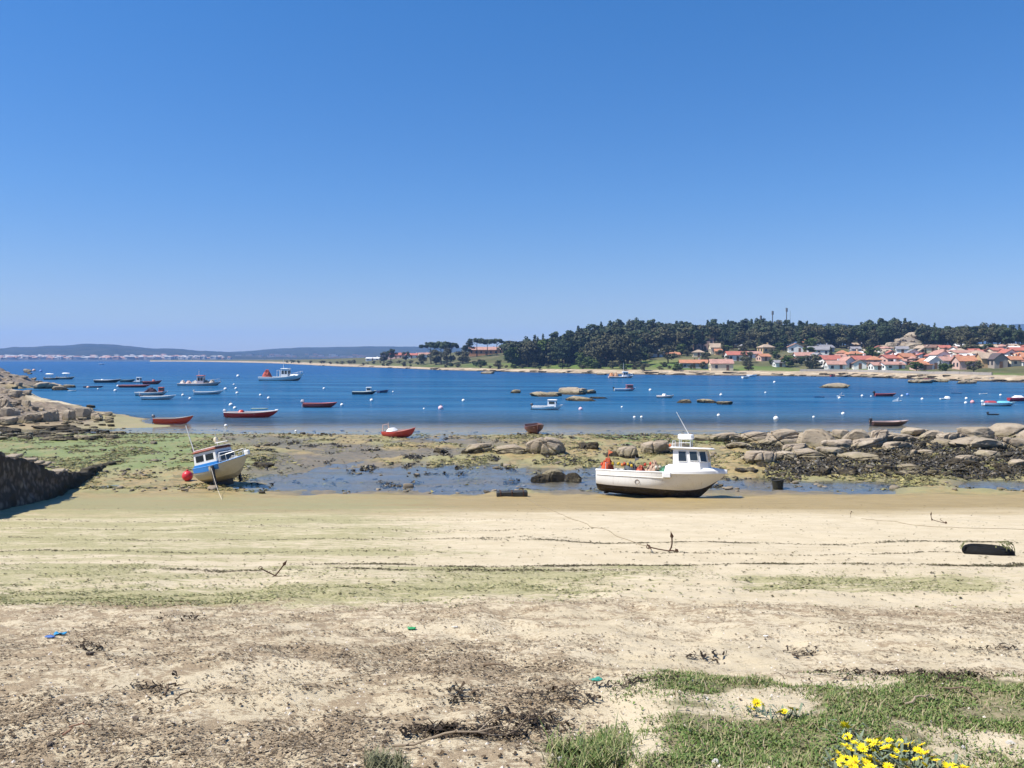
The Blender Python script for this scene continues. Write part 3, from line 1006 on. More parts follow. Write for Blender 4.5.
for k in range(46):
    a = rnd.uniform(738, 1030); bt = rnd.uniform(447, 477)
    w = rnd.uniform(7, 24); h = rnd.uniform(2.5, 7.5)
    if a < 830 and bt < 465: continue
    rock(a - w / 2, a + w / 2, bt - h, bt, 'weed-covered dark rock', WDY, WEEDY if rnd.random() < 0.72 else GRAN, deepk=0.9)
LFT = 'rocks on the left shore'
for (a, b, t, bt, lab) in [(56, 76, 407.5, 420, 'large blocky brown rock'), (36, 57, 409, 421.5, 'large brown rock'), (75, 95, 404.5, 419, 'dark-topped brown rock'),
                           (19, 31, 398, 406, 'brown rock'), (14, 37, 412, 423, 'broad brown rock'), (0, 18, 405, 416, 'brown rock'), (-14, 10, 396, 407, 'brown rock'),
                           (88, 102, 411, 420, 'small brown rock'), (-8, 14, 416, 425, 'brown rock'), (4, 20, 388, 396, 'brown rock')]:
    rock(a, b, t, bt, lab, LFT, GRAN, kind=5 + rnd.randrange(5))
for k in range(300):
    a = rnd.uniform(-30, 116); bt = rnd.uniform(371, 441)
    if 26 < a < 84 and 394 < bt < 409: continue
    if a > 30 + (bt - 371) * .5 and bt < 402: continue
    w = rnd.uniform(3, 11); h = w * rnd.uniform(0.2, 0.42)
    if bt > 427: h = rnd.uniform(2, 4.5); w = rnd.uniform(8, 26)
    rock(a - w / 2, a + w / 2, bt - h, bt, 'flat dark rock' if bt > 427 else 'small brown rock', LFT, WEEDY if bt > 427 and rnd.random() < .6 else GRAN, kind=5 + rnd.randrange(5))
SEA = 'rocks standing out of the water'
for (a, b, t, bt, lab) in [(557, 591, 386.5, 395, 'humped tan rock in the water'), (530, 560, 391, 397, 'low brown rock in the water'), (546, 562, 391, 396.5, 'low brown rock in the water'),
                           (562, 597, 395, 401.5, 'pale low rock in the water'), (590, 608, 396.5, 399, 'black low rock in the water'), (580, 597, 389, 394, 'brown rock in the water'),
                           (677, 692, 398.5, 403.5, 'small brown rock in the water'), (699, 720, 399, 403.5, 'low brown rock in the water'), (716, 734, 400.5, 405, 'low brown rock in the water'),
                           (820, 851, 381.5, 388.5, 'pale rock with dark base in the water'), (908, 938, 378.5, 383.5, 'low brown rock in the water'), (934, 952, 378, 382.5, 'dark rock in the water'),
                           (956, 979, 379, 384, 'low brown rock in the water'), (62, 74, 383.5, 388, 'greenish rock in the water'), (30, 58, 380, 389, 'weedy rock at the spit end'),
                           (50, 66, 385, 390.5, 'greenish rock in the water'), (511, 521, 388.5, 393.5, 'small brown rock in the water'), (480, 496, 371, 374, 'dark rock by the far shore'), (596, 608, 372.6, 375, 'dark rock by the far shore')]:
    o = rock(a, b, t, bt, lab, SEA, GRAN, z=-0.05, kind=rnd.randrange(10), deepk=0.7)

for it in ROCK_ITEMS:
    it[1] = it[1] + ' ' + wherefrom(it[2], it[3])
settle(ROCK_ITEMS)

# ------------------------------------------------------------------ the slipway wall at left
def stone_material():
    m, nt = newmat('wall_stone')
    tc = N(nt, 'ShaderNodeTexCoord').outputs['UV']
    pos = N(nt, 'ShaderNodeNewGeometry').outputs['Position']
    nA = noise(nt, pos, 1.2, 6, 0.7); nB = noise(nt, pos, 9, 6, 0.7)
    vo = N(nt, 'ShaderNodeTexVoronoi'); vo.inputs['Scale'].default_value = 2.3
    L(nt, mapping(nt, pos, (1, 1, 1.5)), vo.inputs['Vector'])
    c = mix(nt, mapr(nt, nA, 0.35, 0.65), (0.23, 0.19, 0.15), (0.13, 0.105, 0.085))
    c = mix(nt, mapr(nt, vo.outputs['Distance'], 0.25, 0.6, 0, 0.8), c, (0.05, 0.04, 0.03))
    c = mix(nt, mapr(nt, nB, 0.55, 0.7, 0, 0.8), c, (0.06, 0.05, 0.035))
    z = N(nt, 'ShaderNodeSeparateXYZ'); L(nt, pos, z.inputs[0])
    c = mix(nt, mapr(nt, z.outputs[2], 1.0, 0.2, 0, 0.85), c, (0.035, 0.032, 0.018))
    finish(nt, c, 0.95, math_(nt, 'ADD', nB, vo.outputs['Distance']), 0.9, 0.08, 0.1)
    return m
WALLM = stone_material()
wpts = [(-12.5, 17.0, 3.9), (-15.2, 22.5, 3.55), (-17.6, 29.5, 3.05), (-19.2, 34.5, 2.1), (-20.6, 39.0, 1.05), (-21.6, 43.0, 0.52), (-22.6, 47.5, 0.36), (-22.6, 51.5, 0.30)]
def wall_at(s):
    s = np.clip(s, 0, 1) * (len(wpts) - 1)
    xs_ = np.interp(s, range(len(wpts)), [p[0] for p in wpts]); ys_ = np.interp(s, range(len(wpts)), [p[1] for p in wpts])
    zs_ = np.interp(s, range(len(wpts)), [p[2] for p in wpts])
    return xs_, ys_, zs_
ns, nh = 190, 22
s = np.linspace(0, 1, ns)
wx, wy, wz = wall_at(s)
crown = (fbm(s * 60, s * 0, 111, 3) - 0.5) * 0.30
V = []
th = 0.75
for j in range(nh):                       # front face from foot to crown
    k = j / (nh - 1)
    zb = gh(wx, wy) - 0.3
    z = zb + (np.maximum(wz + crown, zb + 0.05) - zb) * k
    bulge = (fbm(s * 75, np.full(ns, k * 5.0), 112, 3) - 0.5) * 0.26 - 0.22 * k
    V.append(np.stack([wx + bulge, wy + bulge * 0.2, z], -1))
for (off, dz) in ((-0.3, 0.03), (-th, 0.0), (-th - 0.05, -1.5)):
    zt = np.maximum(wz + crown, gh(wx, wy) - 0.25) + dz
    V.append(np.stack([wx + off, wy + off * 0.2, zt if dz > -1 else gh(wx, wy) - 0.4], -1))
V = np.stack(V)
wall = np_mesh('slipway_wall', V.reshape(-1, 3), grid_faces(nh + 3, ns), WALLM, True)
tag(wall, 'dark rough stone slipway wall running down to the flat at left', 'wall')
mb = MB()
for k in range(26):                       # flat pale cap stones along the crown
    a = 0.10 + k * 0.033
    if rnd.random() < .45: continue
    X, Y, Z = [float(q) for q in wall_at(np.array(a))]
    if a > 0.72: break
    mb.box((X - 0.5, Y, Z + 0.12 + rnd.uniform(-.03, .05)), (rnd.uniform(.4, .7), rnd.uniform(0.3, 0.9), 0.12), 0.22 + rnd.uniform(-.15, .15), bevel=0.03)
mb.build('coping', GRAN, wall)

# ------------------------------------------------------------------ weed, grass: what nobody could count
def fleck_material(name, cols, rough=0.8, spec=0.3):
    m, nt = newmat(name)
    a = attr(nt, 'tone')
    cr = N(nt, 'ShaderNodeValToRGB')
    cr.color_ramp.interpolation = 'LINEAR'
    els = cr.color_ramp.elements
    while len(els) < len(cols): els.new(0.5)
    for i, c in enumerate(cols):
        els[i].position = i / (len(cols) - 1.0); els[i].color = rgb(c)
    L(nt, a, cr.inputs[0])
    finish(nt, cr.outputs[0], rough, None, spec=spec)
    return m

def flecks(name, mat, P, size, aspect, curl, seed, zf=gh, stand=0.0, lift=0.004, along=0.0):
    """small curled strips of weed lying on the ground at P (n,2)"""
    rs = np.random.RandomState(seed)
    n = len(P)
    a = rs.uniform(0, 2 * np.pi, n)
    if along: a = np.where(rs.uniform(0, 1, n) < along, rs.normal(0, 0.3, n), a)
    ln = size * np.exp(np.clip(rs.normal(0, 0.45, n), -1.2, 0.75)); wd_ = ln / aspect * rs.uniform(0.6, 1.5, n)
    cv = rs.uniform(-curl, curl, n)
    Vs = []
    for t in (0, 0.34, 0.68, 1.0):
        an = a + cv * (t - 0.5)
        cx = P[:, 0] + np.cos(an) * ln * (t - 0.5); cy = P[:, 1] + np.sin(an) * ln * (t - 0.5)
        wv = wd_ * (0.35 + 0.9 * np.sin(np.pi * (0.12 + 0.76 * t)))
        up = rs.uniform(0, 1, n) * stand * ln
        tilt = rs.uniform(-0.8, 0.8, n) * wv
        for sgn in (-0.5, 0.5):
            X = cx - np.sin(an) * wv * sgn; Y = cy + np.cos(an) * wv * sgn
            Vs.append(np.stack([X, Y, zf(X, Y) + lift + up + np.maximum(0, tilt * sgn) ], -1))
    Vs = np.stack(Vs, 1).reshape(-1, 3)
    b = np.arange(n)[:, None] * 8
    q = np.array([[0, 1, 3, 2], [2, 3, 5, 4], [4, 5, 7, 6]])
    Fs = (b[:, :, None] + q[None]).reshape(-1, 4)
    tone = np.repeat(rs.uniform(0, 1, n), 3)
    return np_mesh(name, Vs, Fs, mat, False, None, dict(tone=tone))

def scatter(n, x0, x1, y0, y1, dens, seed):
    rs = np.random.RandomState(seed)
    out = []
    tot = 0
    while tot < n:
        m = 60000
        yy = y0 * (y1 / y0) ** rs.uniform(0, 1, m)
        xx = rs.uniform(-1, 1, m) * (0.66 * yy + 0.5)
        k = (rs.uniform(0, 1, m) < dens(xx, yy)) & (xx > x0) & (xx < x1)
        out.append(np.stack([xx[k], yy[k]], 1)); tot += int(k.sum())
        if len(out) > 40: break
    return np.concatenate(out)[:n]

WRACK = fleck_material('dead_weed', [(0.06, 0.043, 0.028), (0.13, 0.095, 0.06), (0.20, 0.15, 0.095), (0.30, 0.23, 0.15), (0.42, 0.34, 0.23), (0.09, 0.065, 0.042)], 0.85, 0.2)
P = scatter(46000, -9, 9, 2.6, 9.2, lambda xx, yy: np.clip(attr_at('debris', xx, yy), 0, 1) ** 1.4 * sstep(0.42, 0.60, fbm(xx * 2.6, yy * 2.6, 131, 4)) * 0.9 + 0.012, 132)
o = flecks('dry_seaweed', WRACK, P, 0.015, 3.8, 2.5, 133, stand=0.12)
tag(o, 'brown dry seaweed scraps strewn over the upper beach', 'seaweed', kind='stuff')
P = scatter(11000, -9, 9, 2.6, 9.2, lambda xx, yy: 0.015 + np.clip(attr_at('debris', xx, yy), 0, 1) * sstep(0.42, 0.6, fbm(xx * 3.4, yy * 3.4, 233, 4)), 231)
o = flecks('seaweed_specks', fleck_material('dark_specks', [(0.04, 0.028, 0.017), (0.09, 0.06, 0.035), (0.16, 0.11, 0.06)], 0.85, 0.2), P, 0.013, 2.6, 2.0, 232, stand=0.3)
tag(o, 'small dark weed specks sprinkled over the sand', 'seaweed', kind='stuff')
P = scatter(4600, -9, 9, 2.6, 9.2, lambda xx, yy: np.clip(attr_at('debris', xx, yy), 0, 1) * sstep(0.52, 0.64, fbm(xx * 1.1, yy * 1.5, 134, 4)), 135)
o = flecks('seaweed_clumps', WRACK, P, 0.024, 5.0, 3.0, 136, stand=0.2)
tag(o, 'dark curled seaweed tangles heaped among the dry scraps', 'seaweed', kind='stuff')
P = scatter(15000, -30, 30, 9.0, 32, lambda xx, yy: np.clip(attr_at('wrack', xx, yy), 0, 1) ** 1.2 + 0.006, 137)
o = flecks('wrack_line', fleck_material('wrack_weed', [(0.03, 0.025, 0.013), (0.075, 0.06, 0.03), (0.14, 0.115, 0.055), (0.055, 0.055, 0.02)], 0.8), P, 0.034, 3.0, 2.4, 138, stand=0.2)
tag(o, 'thin dark lines of weed left by the tide across the sand', 'wrack line', kind='stuff')
P = scatter(14000, -12, 16, 8.0, 13.5, lambda xx, yy: np.clip(attr_at('algae', xx, yy), 0, 1) ** 1.5 * sstep(0.40, 0.58, fbm(xx * 1.2, yy * 2.2, 139, 4)), 140)
o = flecks('green_seaweed', fleck_material('green_weed', [(0.15, 0.155, 0.06), (0.22, 0.22, 0.09), (0.30, 0.29, 0.13), (0.38, 0.355, 0.18), (0.09, 0.10, 0.035)], 0.75), P, 0.026, 3.0, 2.4, 141, stand=0.25)
tag(o, 'pale green seaweed band lying along the beach', 'seaweed', kind='stuff')
# weed on the tide flat and the point
def dflat(xx, yy):
    return np.clip(attr_at('dark', xx, yy), 0, 1)
P = scatter(30000, -60, 60, 41, 72, lambda xx, yy: dflat(xx, yy) * 0.9 + 0.004, 143)
o = flecks('bladder_weed', fleck_material('black_weed', [(0.012, 0.010, 0.006), (0.028, 0.022, 0.012), (0.055, 0.042, 0.02), (0.10, 0.075, 0.03)], 0.5, 0.5), P, 0.13, 2.4, 2.4, 144, stand=0.5)
tag(o, 'black-brown bladder weed covering the shelf below the point', 'seaweed', kind='stuff')
P = scatter(26000, -60, 60, 40, 71.5, lambda xx, yy: (0.3 + np.clip(attr_at('algae', xx, yy), 0, 1)) * sstep(0.46, 0.60, fbm(xx * 0.5, yy * 0.6, 145, 4)) * 0.7 * (1 - 0.8 * attr_at('pool', xx, yy)), 146)
o = flecks('tide_flat_weed', fleck_material('olive_weed', [(0.05, 0.055, 0.018), (0.12, 0.115, 0.035), (0.22, 0.20, 0.07), (0.31, 0.26, 0.10), (0.04, 0.035, 0.018)], 0.6, 0.4), P, 0.17, 3.2, 2.0, 147, stand=0.2, along=0.7)
tag(o, 'olive weed in patches over the wet tide flat', 'seaweed', kind='stuff')

# stones strewn over the flat
P = scatter(2600, -60, 60, 39.5, 76, lambda xx, yy: 0.05 + sstep(0.50, 0.66, fbm(xx * 0.35, yy * 0.5, 161, 4)) * (1 - 0.7 * attr_at('pool', xx, yy)), 162)
rs = np.random.RandomState(163)
base = [np.array([v.co[:] for v in rock_mesh(260 + k, 2, 0.6, 0.5).vertices]) for k in range(4)]
tri = np.array([p.vertices[:] for p in rock_mesh(260, 2, 0.6, 0.5).polygons])
VV, FF, TT = [], [], []
for k, (X, Y) in enumerate(P):
    r = 0.07 * np.exp(rs.normal(0, 0.5)); a = rs.uniform(0, 6.28)
    b_ = base[k % 4] * np.array([r * 1.5, r, r * 0.7])
    VV.append(np.stack([b_[:, 0] * np.cos(a) - b_[:, 1] * np.sin(a) + X, b_[:, 0] * np.sin(a) + b_[:, 1] * np.cos(a) + Y, b_[:, 2] + ghs(X, Y) + r * 0.25], 1))
    FF.append(tri + k * len(b_)); TT.append(np.full(len(tri), rs.uniform(0, 1)))
o = np_mesh('shingle', np.concatenate(VV), np.concatenate(FF), fleck_material('shingle_stone', [(0.05, 0.042, 0.03), (0.16, 0.13, 0.09), (0.27, 0.22, 0.16), (0.10, 0.085, 0.05)], 0.8), True, None, dict(tone=np.concatenate(TT)))
tag(o, 'small stones strewn over the wet tide flat', 'stones', kind='stuff')

# grass strip
def blades(name, mat, P, hmin, hmax, seed, wid=0.0045):
    rs = np.random.RandomState(seed)
    n = len(P)
    h = rs.uniform(hmin, hmax, n) * np.exp(rs.normal(0, 0.25, n)); a = rs.uniform(0, 2 * np.pi, n); ln = rs.uniform(0.25, 1.1, n) * h
    z0 = gh(P[:, 0], P[:, 1]) - 0.005
    Vs = []
    for t, wk in ((0, 1.0), (0.5, 0.85), (1.0, 0.12)):
        cx = P[:, 0] + np.cos(a) * ln * t ** 1.7; cy = P[:, 1] + np.sin(a) * ln * t ** 1.7; z = z0 + h * (t - 0.22 * t * t)
        for sg in (-1, 1):
            Vs.append(np.stack([cx - np.sin(a) * wid * wk * sg, cy + np.cos(a) * wid * wk * sg, z], -1))
    Vs = np.stack(Vs, 1).reshape(-1, 3)
    b = np.arange(n)[:, None] * 6
    q = np.array([[0, 1, 3, 2], [2, 3, 5, 4]])
    Fs = (b[:, :, None] + q[None]).reshape(-1, 4)
    return np_mesh(name, Vs, Fs, mat, False, None, dict(tone=np.repeat(rs.uniform(0, 1, n), 2)))

GRASS = fleck_material('grass_blade', [(0.05, 0.085, 0.018), (0.09, 0.14, 0.028), (0.14, 0.185, 0.045), (0.20, 0.205, 0.075), (0.33, 0.28, 0.15)], 0.6, 0.35)
P = scatter(64000, 0.3, 6, 2.5, 5.4, lambda xx, yy: np.clip(attr_at('grassy', xx, yy), 0, 1) * (0.06 + sstep(0.38, 0.58, fbm(xx * 3.0, yy * 3.4, 151, 5))), 152)
o = blades('grass', GRASS, P, 0.008, 0.027, 153, 0.0034)
tag(o, 'short green grass and clover on the bank at the near right', 'grass', kind='stuff')
P = scatter(2000, 0.0, 0.7, 2.8, 4.1, lambda xx, yy: np.exp(-(((512 + F * xx / yy) - 594) / 26.0) ** 2 - ((yy - 3.45) / 0.22) ** 2) * sstep(0.4, 0.6, fbm(xx * 9, yy * 9, 199, 3)), 154)
o = blades('long_grass', GRASS, P, 0.03, 0.085, 155, 0.0028)
tag(o, 'longer tuft of grass at the edge of the bare sand', 'grass', kind='stuff')
P = scatter(1100, -0.8, -0.2, 2.8, 3.6, lambda xx, yy: band((512 + F * xx / yy), 366, 402, 8) * band(yy, 3.2, 3.42, 0.06), 156)
o = blades('sparse_grass', fleck_material('grey_grass', [(0.12, 0.13, 0.06), (0.2, 0.19, 0.11), (0.09, 0.10, 0.04)], 0.7), P, 0.025, 0.055, 157, 0.0024)
tag(o, 'sparse grey green grass tuft in the sand at the bottom edge', 'grass', kind='stuff')

P = scatter(22000, 0.2, 6, 2.6, 5.2, lambda xx, yy: np.clip(attr_at('grassy', xx, yy), 0, 1) * sstep(0.42, 0.58, fbm(xx * 4.0, yy * 4.5, 165, 4)), 166)
o = flecks('clover', fleck_material('clover_leaf', [(0.06, 0.11, 0.022), (0.10, 0.17, 0.035), (0.15, 0.21, 0.05), (0.20, 0.22, 0.08)], 0.6, 0.3), P, 0.0062, 1.5, 1.2, 167, stand=0.9, lift=0.004)
tag(o, 'low leafy clover and weeds between the grass at the near right', 'clover', kind='stuff')
P = scatter(2600, 0.2, 6, 2.6, 5.2, lambda xx, yy: np.clip(attr_at('grassy', xx, yy), 0, 1), 168)
o = blades('dead_grass', fleck_material('straw', [(0.30, 0.24, 0.14), (0.42, 0.35, 0.22), (0.22, 0.17, 0.10)], 0.8, 0.2), P, 0.02, 0.06, 169, 0.0022)
tag(o, 'dead straw coloured stems in the grass at the near right', 'grass', kind='stuff')

# pebbles, shells and litter flakes
P = scatter(1500, -6, 6, 2.8, 9.0, lambda xx, yy: 0.3 + 0 * xx, 158)
bmv = []; bmf = []
for i, (X, Y) in enumerate(P):
    r = rnd.uniform(0.004, 0.012); z = ghs(X, Y); b = len(bmv)
    a = rnd.uniform(0, 6.28)
    for k in range(5):
        an = a + k * 1.2566
        bmv.append((X + cos(an) * r * rnd.uniform(.7, 1.3), Y + sin(an) * r * rnd.uniform(.7, 1.3), z - 0.002))
    bmv.append((X, Y, z + r * 0.8))
    for k in range(5):
        bmf.append((b + k, b + (k + 1) % 5, b + 5))
o = np_mesh('shell_grit', bmv, bmf, plain('shell', (0.62, 0.55, 0.46), 0.7, 0.6, 30), False)
tag(o, 'pale shell grit and pebbles scattered in the sand', 'gravel', kind='stuff')
# ------------------------------------------------------------------ boats
WHITE = (0.80, 0.79, 0.76)
def paint(col, rough=0.42, dirt=0.3, scale=1.6):
    key = 'paint_%02d_%02d_%02d_%d' % (col[0] * 99, col[1] * 99, col[2] * 99, rough * 100)
    return plain(key, col, rough, dirt, scale, 0.45)
GLASS = None
def window_glass():
    global GLASS
    if GLASS is None:
        m, nt = newmat('dark_window')
        n = noise(nt, N(nt, 'ShaderNodeTexCoord').outputs['Object'], 3, 3)
        finish(nt, mix(nt, n, (0.012, 0.016, 0.02), (0.04, 0.05, 0.055)), 0.08, None, spec=0.6)
        GLASS = m
    return GLASS

class Hull:
    """a boat's hull: outer sides, bottom below the boot line, inside, rail"""
    def __init__(s, root, Ln, B, D, draft, side, bottom, inner, rail, transom=0.75, rake=0.10, bow_up=0.35, stern_up=0.05,
                 floor=0.38, boot=0.4, ns=18, nu=8, flare=0.25, fore=0.55, rail_r=0.03, smooth=True, full=2.4, bilge=3.2, drag=0.0):
        s.drag = drag
        s.bilge = bilge
        s.Ln, s.B, s.D, s.draft, s.transom, s.rake, s.bow_up, s.stern_up, s.floor, s.full, s.flare = Ln, B, D, draft, transom, rake, bow_up, stern_up, floor, full, flare
        T = np.linspace(0, 1, ns)
        us = sorted(set(list(np.linspace(0, 1, nu)) + [boot]))
        ib = us.index(boot)
        P = [[s.pt(t, u_) for u_ in us] for t in T]
        mt, mbm = MB(), MB()
        for sg in (1, -1):
            for lo, hi, mesh in ((0, ib, mbm), (ib, len(us) - 1, mt)):
                vs = []; fs = []; w = hi - lo + 1
                for i in range(ns):
                    for j in range(lo, hi + 1):
                        p = P[i][j]; vs.append((p[0], p[1] * sg, p[2]))
                for i in range(ns - 1):
                    for j in range(w - 1):
                        q = (i * w + j, (i + 1) * w + j, (i + 1) * w + j + 1, i * w + j + 1)
                        fs.append(q if sg < 0 else q[::-1])
                mesh.add(vs, fs)
        for lo, hi, mesh in ((0, ib, mbm), (ib, len(us) - 1, mt)):     # transom
            ring = [(P[0][j][0], P[0][j][1], P[0][j][2]) for j in range(lo, hi + 1)] + [(P[0][j][0], -P[0][j][1], P[0][j][2]) for j in range(hi, lo - 1, -1)]
            mesh.add(ring, [tuple(range(len(ring)))])
        s.hull = mt.build('hull', side, root, smooth)
        s.bottom = mbm.build('hull_bottom', bottom, root, smooth)
        # inside
        th = 0.05
        mi = MB()
        uf = floor
        nf = 4
        vsL = []
        for i, t in enumerate(T):
            t2 = min(max(t, 0.02), 0.955)
            for k in range(nf):
                uu = uf + (1 - uf) * k / (nf - 1)
                p = s.pt(t2, uu)
                vsL.append((p[0], max(0.0, p[1] - th), p[2] + (0.004 if k == nf - 1 else 0)))
        n0 = len(vsL)
        vs = vsL + [(a, -b, c) for (a, b, c) in vsL]
        fs = []
        for i in range(ns - 1):
            for k in range(nf - 1):
                q = (i * nf + k, i * nf + k + 1, (i + 1) * nf + k + 1, (i + 1) * nf + k)
                fs.append(q); fs.append(tuple(n0 + a for a in q[::-1]))
            fs.append((i * nf, (i + 1) * nf, n0 + (i + 1) * nf, n0 + i * nf))
        fs.append(tuple([k for k in range(nf)] + [n0 + k for k in range(nf - 1, -1, -1)]))
        mi.add(vs, fs)
        s.inner = mi.build('interior', inner, root)
        # rail all round the sheer
        mr = MB()
        for sg in (1, -1):
            pts = [Vector(s.pt(t, 1.0)) for t in np.linspace(0, 1, ns)]
            pts = [Vector((p.x, sg * max(0.0, p.y - 0.015), p.z + rail_r * 0.4)) for p in pts]
            mr.tube(pts, rail_r, 6)
        a = s.pt(0, 1.0)
        mr.tube([(a[0], a[1], a[2]), (a[0], -a[1], a[2])], rail_r, 6)
        s.rail = mr.build('gunwale', rail, root)
    def half(s, t):
        if t < 0.42:
            return s.B / 2 * (s.transom + (1 - s.transom) * sin(pi / 2 * t / 0.42))
        return s.B / 2 * max(0.0, 1 - ((t - 0.42) / 0.58) ** s.full) + 0.012
    def sheer(s, t):
        z = s.D
        if t < 0.45: z += s.D * s.stern_up * ((0.45 - t) / 0.45) ** 2
        else: z += s.D * s.bow_up * ((t - 0.45) / 0.55) ** 1.8
        return z
    def pt(s, t, u_):
        k = s.D * (0.10 * (1 - min(t / 0.3, 1)) ** 2 + 0.55 * max(0, (t - 0.72) / 0.28) ** 2.2)
        k -= s.drag * s.D * float(sstep(0.25, 0.72, t)) * (1 - float(sstep(0.86, 1.0, t)))
        sh = s.sheer(t)
        a = s.bilge - (s.bilge - 1.1) * sstep(0.35, 1.0, t)
        w = 1 - (1 - u_) ** a
        w = float(w * (1 - s.flare * sstep(0.3, 0.9, t)) + s.flare * sstep(0.3, 0.9, t) * u_ ** 1.5)
        x = -s.Ln / 2 + t * (s.Ln - s.rake * s.Ln * (1 - u_) ** 1.2)
        return (x, s.half(t) * w, k + (sh - k) * u_ - s.draft)
    def deck_z(s, t):
        return s.pt(t, s.floor)[2]

def outboard(root, hl, col=(0.03, 0.03, 0.035), size=1.0, tilt=0.0, yoff=0.0):
    """outboard motor clamped to the transom"""
    a = hl.pt(0, 1.0)
    mb = MB()
    k = size
    mb.box((0, 0, 0.22 * k), (0.42 * k, 0.30 * k, 0.34 * k), bevel=0.07 * k, taper=0.85)
    mb.tube([(-0.02, 0, 0.08 * k), (-0.04 * k, 0, -0.55 * k)], [0.075 * k, 0.05 * k], 8)
    mb.box((0.06 * k, 0, -0.05 * k), (0.16 * k, 0.22 * k, 0.25 * k), bevel=0.02)
    o = mb.build('outboard_motor', paint(col, 0.3, 0.1), root, True)
    o.location = (a[0] - 0.12 * k, yoff, a[2] + 0.02)
    o.rotation_euler = (0, -tilt, 0)
    p = MB(); p.tube([(-0.14 * k, 0, -0.55 * k), (0.1 * k, 0, -0.55 * k)], [0.05 * k, 0.065 * k], 8)
    for q in range(3):
        an = q * 2.09
        p.box((-0.15 * k, 0.08 * k * cos(an), -0.55 * k + 0.08 * k * sin(an)), (0.02, 0.07 * k, 0.07 * k))
    p.build('propeller', paint((0.05, 0.05, 0.055), 0.35, 0.1), o)
    return o

def place(root, px, row, heading, zoff=0.0, pitch=0.0, roll=0.0):
    p = at_z(px, row, 0.0)
    root.location = (p.x, p.y, zoff)
    root.rotation_euler = (roll, pitch, heading)
    return p

BOATS = []
def begin(name, label, cat, group=None):
    root = empty(name)
    tag(root, label, cat, group)
    BOATS.append(root)
    return root

G_SMALL = 'small open boats on their moorings'
def skiff(label, px, row, wpx, side, bottom, inner, rail, heading=0.0, Lk=None, motor=None, seats=2, bow_up=0.35, Bk=0.36, Dk=0.15, cap=None, name='rowing_boat',
          zoff=0.0, pitch=0.0, roll=0.0, draft=0.12, motor_size=0.8, transom=0.75, group=G_SMALL, extra=None, boot=0.36, nt=(18, 8), full=2.4, tilt=0.0):
    root = begin(name, label, 'boat', group)
    p = at_z(px, row, 0)
    Ln = (wpx * p.y / F) / max(0.35, abs(cos(heading))) if Lk is None else Lk
    hl = Hull(root, Ln, Ln * Bk, Ln * Dk, draft, paint(side), paint(bottom), paint(inner, 0.6, 0.45), paint(rail), bow_up=bow_up, transom=transom, ns=nt[0], nu=nt[1], boot=boot, rail_r=0.008 * Ln, full=full)
    for k in range(seats):
        t = 0.28 + 0.30 * k
        w = hl.half(t) * 2 - 0.1
        a = hl.pt(t, 0.78)
        b = MB().box((0, 0, 0), (Ln * 0.055, w, 0.04), bevel=0.012)
        o = b.build('thwart', paint(cap or inner, 0.6, 0.4), root)
        o.location = (a[0], 0, a[2])
    if bow_up > 0.2:                     # small foredeck
        d = MB(); vs = []; fs = []
        ts = [0.80, 0.86, 0.92, 0.97]
        for t in ts:
            a = hl.pt(t, 1.0); vs += [(a[0], a[1] - 0.03, a[2] + 0.012), (a[0], 0, a[2] + 0.03), (a[0], -a[1] + 0.03, a[2] + 0.012)]
        for i in range(len(ts) - 1):
            for k in range(2):
                fs.append((i * 3 + k, i * 3 + k + 1, i * 3 + 4 + k, i * 3 + 3 + k)[::-1])
        d.add(vs, fs); d.build('foredeck', paint(cap or rail, 0.5, 0.4), root)
    if motor is not None:
        outboard(root, hl, motor, motor_size, tilt)
    place(root, px, row, heading, zoff, pitch, roll)
    if extra: extra(root, hl, Ln)
    return root, hl, Ln

def house_box(root, name, c, size, wall, roofcol, win=(2, 1), roof_over=0.12, taper=0.92, wtint=None, roof_t=0.07):
    """a small wheelhouse: walls, one mesh per window, roof"""
    x, y, z = c; sx, sy, sz = size
    mb = MB().box((0, 0, sz / 2), (sx, sy, sz), bevel=0.03, taper=taper)
    w = mb.build(name, paint(wall, 0.4, 0.2), root); w.location = (x, y, z)
    k = 1 - (1 - taper) * 0.62
    wh = sz * 0.36; wz = sz * 0.64
    tl = math.atan2((1 - taper) * sy / 2, sz); tlx = math.atan2((1 - taper) * sx / 2, sz)
    for sg in (-1, 1):
        for i in range(win[0]):
            ww = sx * 0.80 / win[0]
            cx = (i - (win[0] - 1) / 2) * sx * 0.88 / win[0]
            b = MB().box((0, 0, 0), (ww * 0.82, 0.02, wh), bevel=0.004)
            o = b.build('window', window_glass(), w); o.location = (cx * k, sg * (sy / 2 * k + 0.004), wz); o.rotation_euler = (sg * tl, 0, 0)
    for sg in (1, -1):
        for i in range(win[1]):
            ww = sy * 0.80 / win[1]
            cy = (i - (win[1] - 1) / 2) * sy * 0.88 / win[1]
            b = MB().box((0, 0, 0), (0.02, ww * 0.82, wh), bevel=0.004)
            o = b.build('window', window_glass(), w); o.location = (sg * (sx / 2 * k + 0.004), cy * k, wz); o.rotation_euler = (0, -sg * tlx, 0)
    r = MB().box((0, 0, 0), (sx * taper + roof_over * 2, sy * taper + roof_over * 2, roof_t), bevel=roof_t * 0.4, taper=0.94)
    o = r.build('roof', paint(roofcol, 0.45, 0.25), w); o.location = (0, 0, sz + roof_t / 2 - 0.004)
    return w

def rails(root, pts, h, r=0.012, col=(0.6, 0.6, 0.6), name='railing', n=5):
    mb = MB()
    top = [Vector(p) + Vector((0, 0, h)) for p in pts]
    mb.tube(top, r, n)
    for p, q in zip(pts, top):
        mb.tube([p, q], r, n)
    return mb.build(name, paint(col, 0.3, 0.1), root)

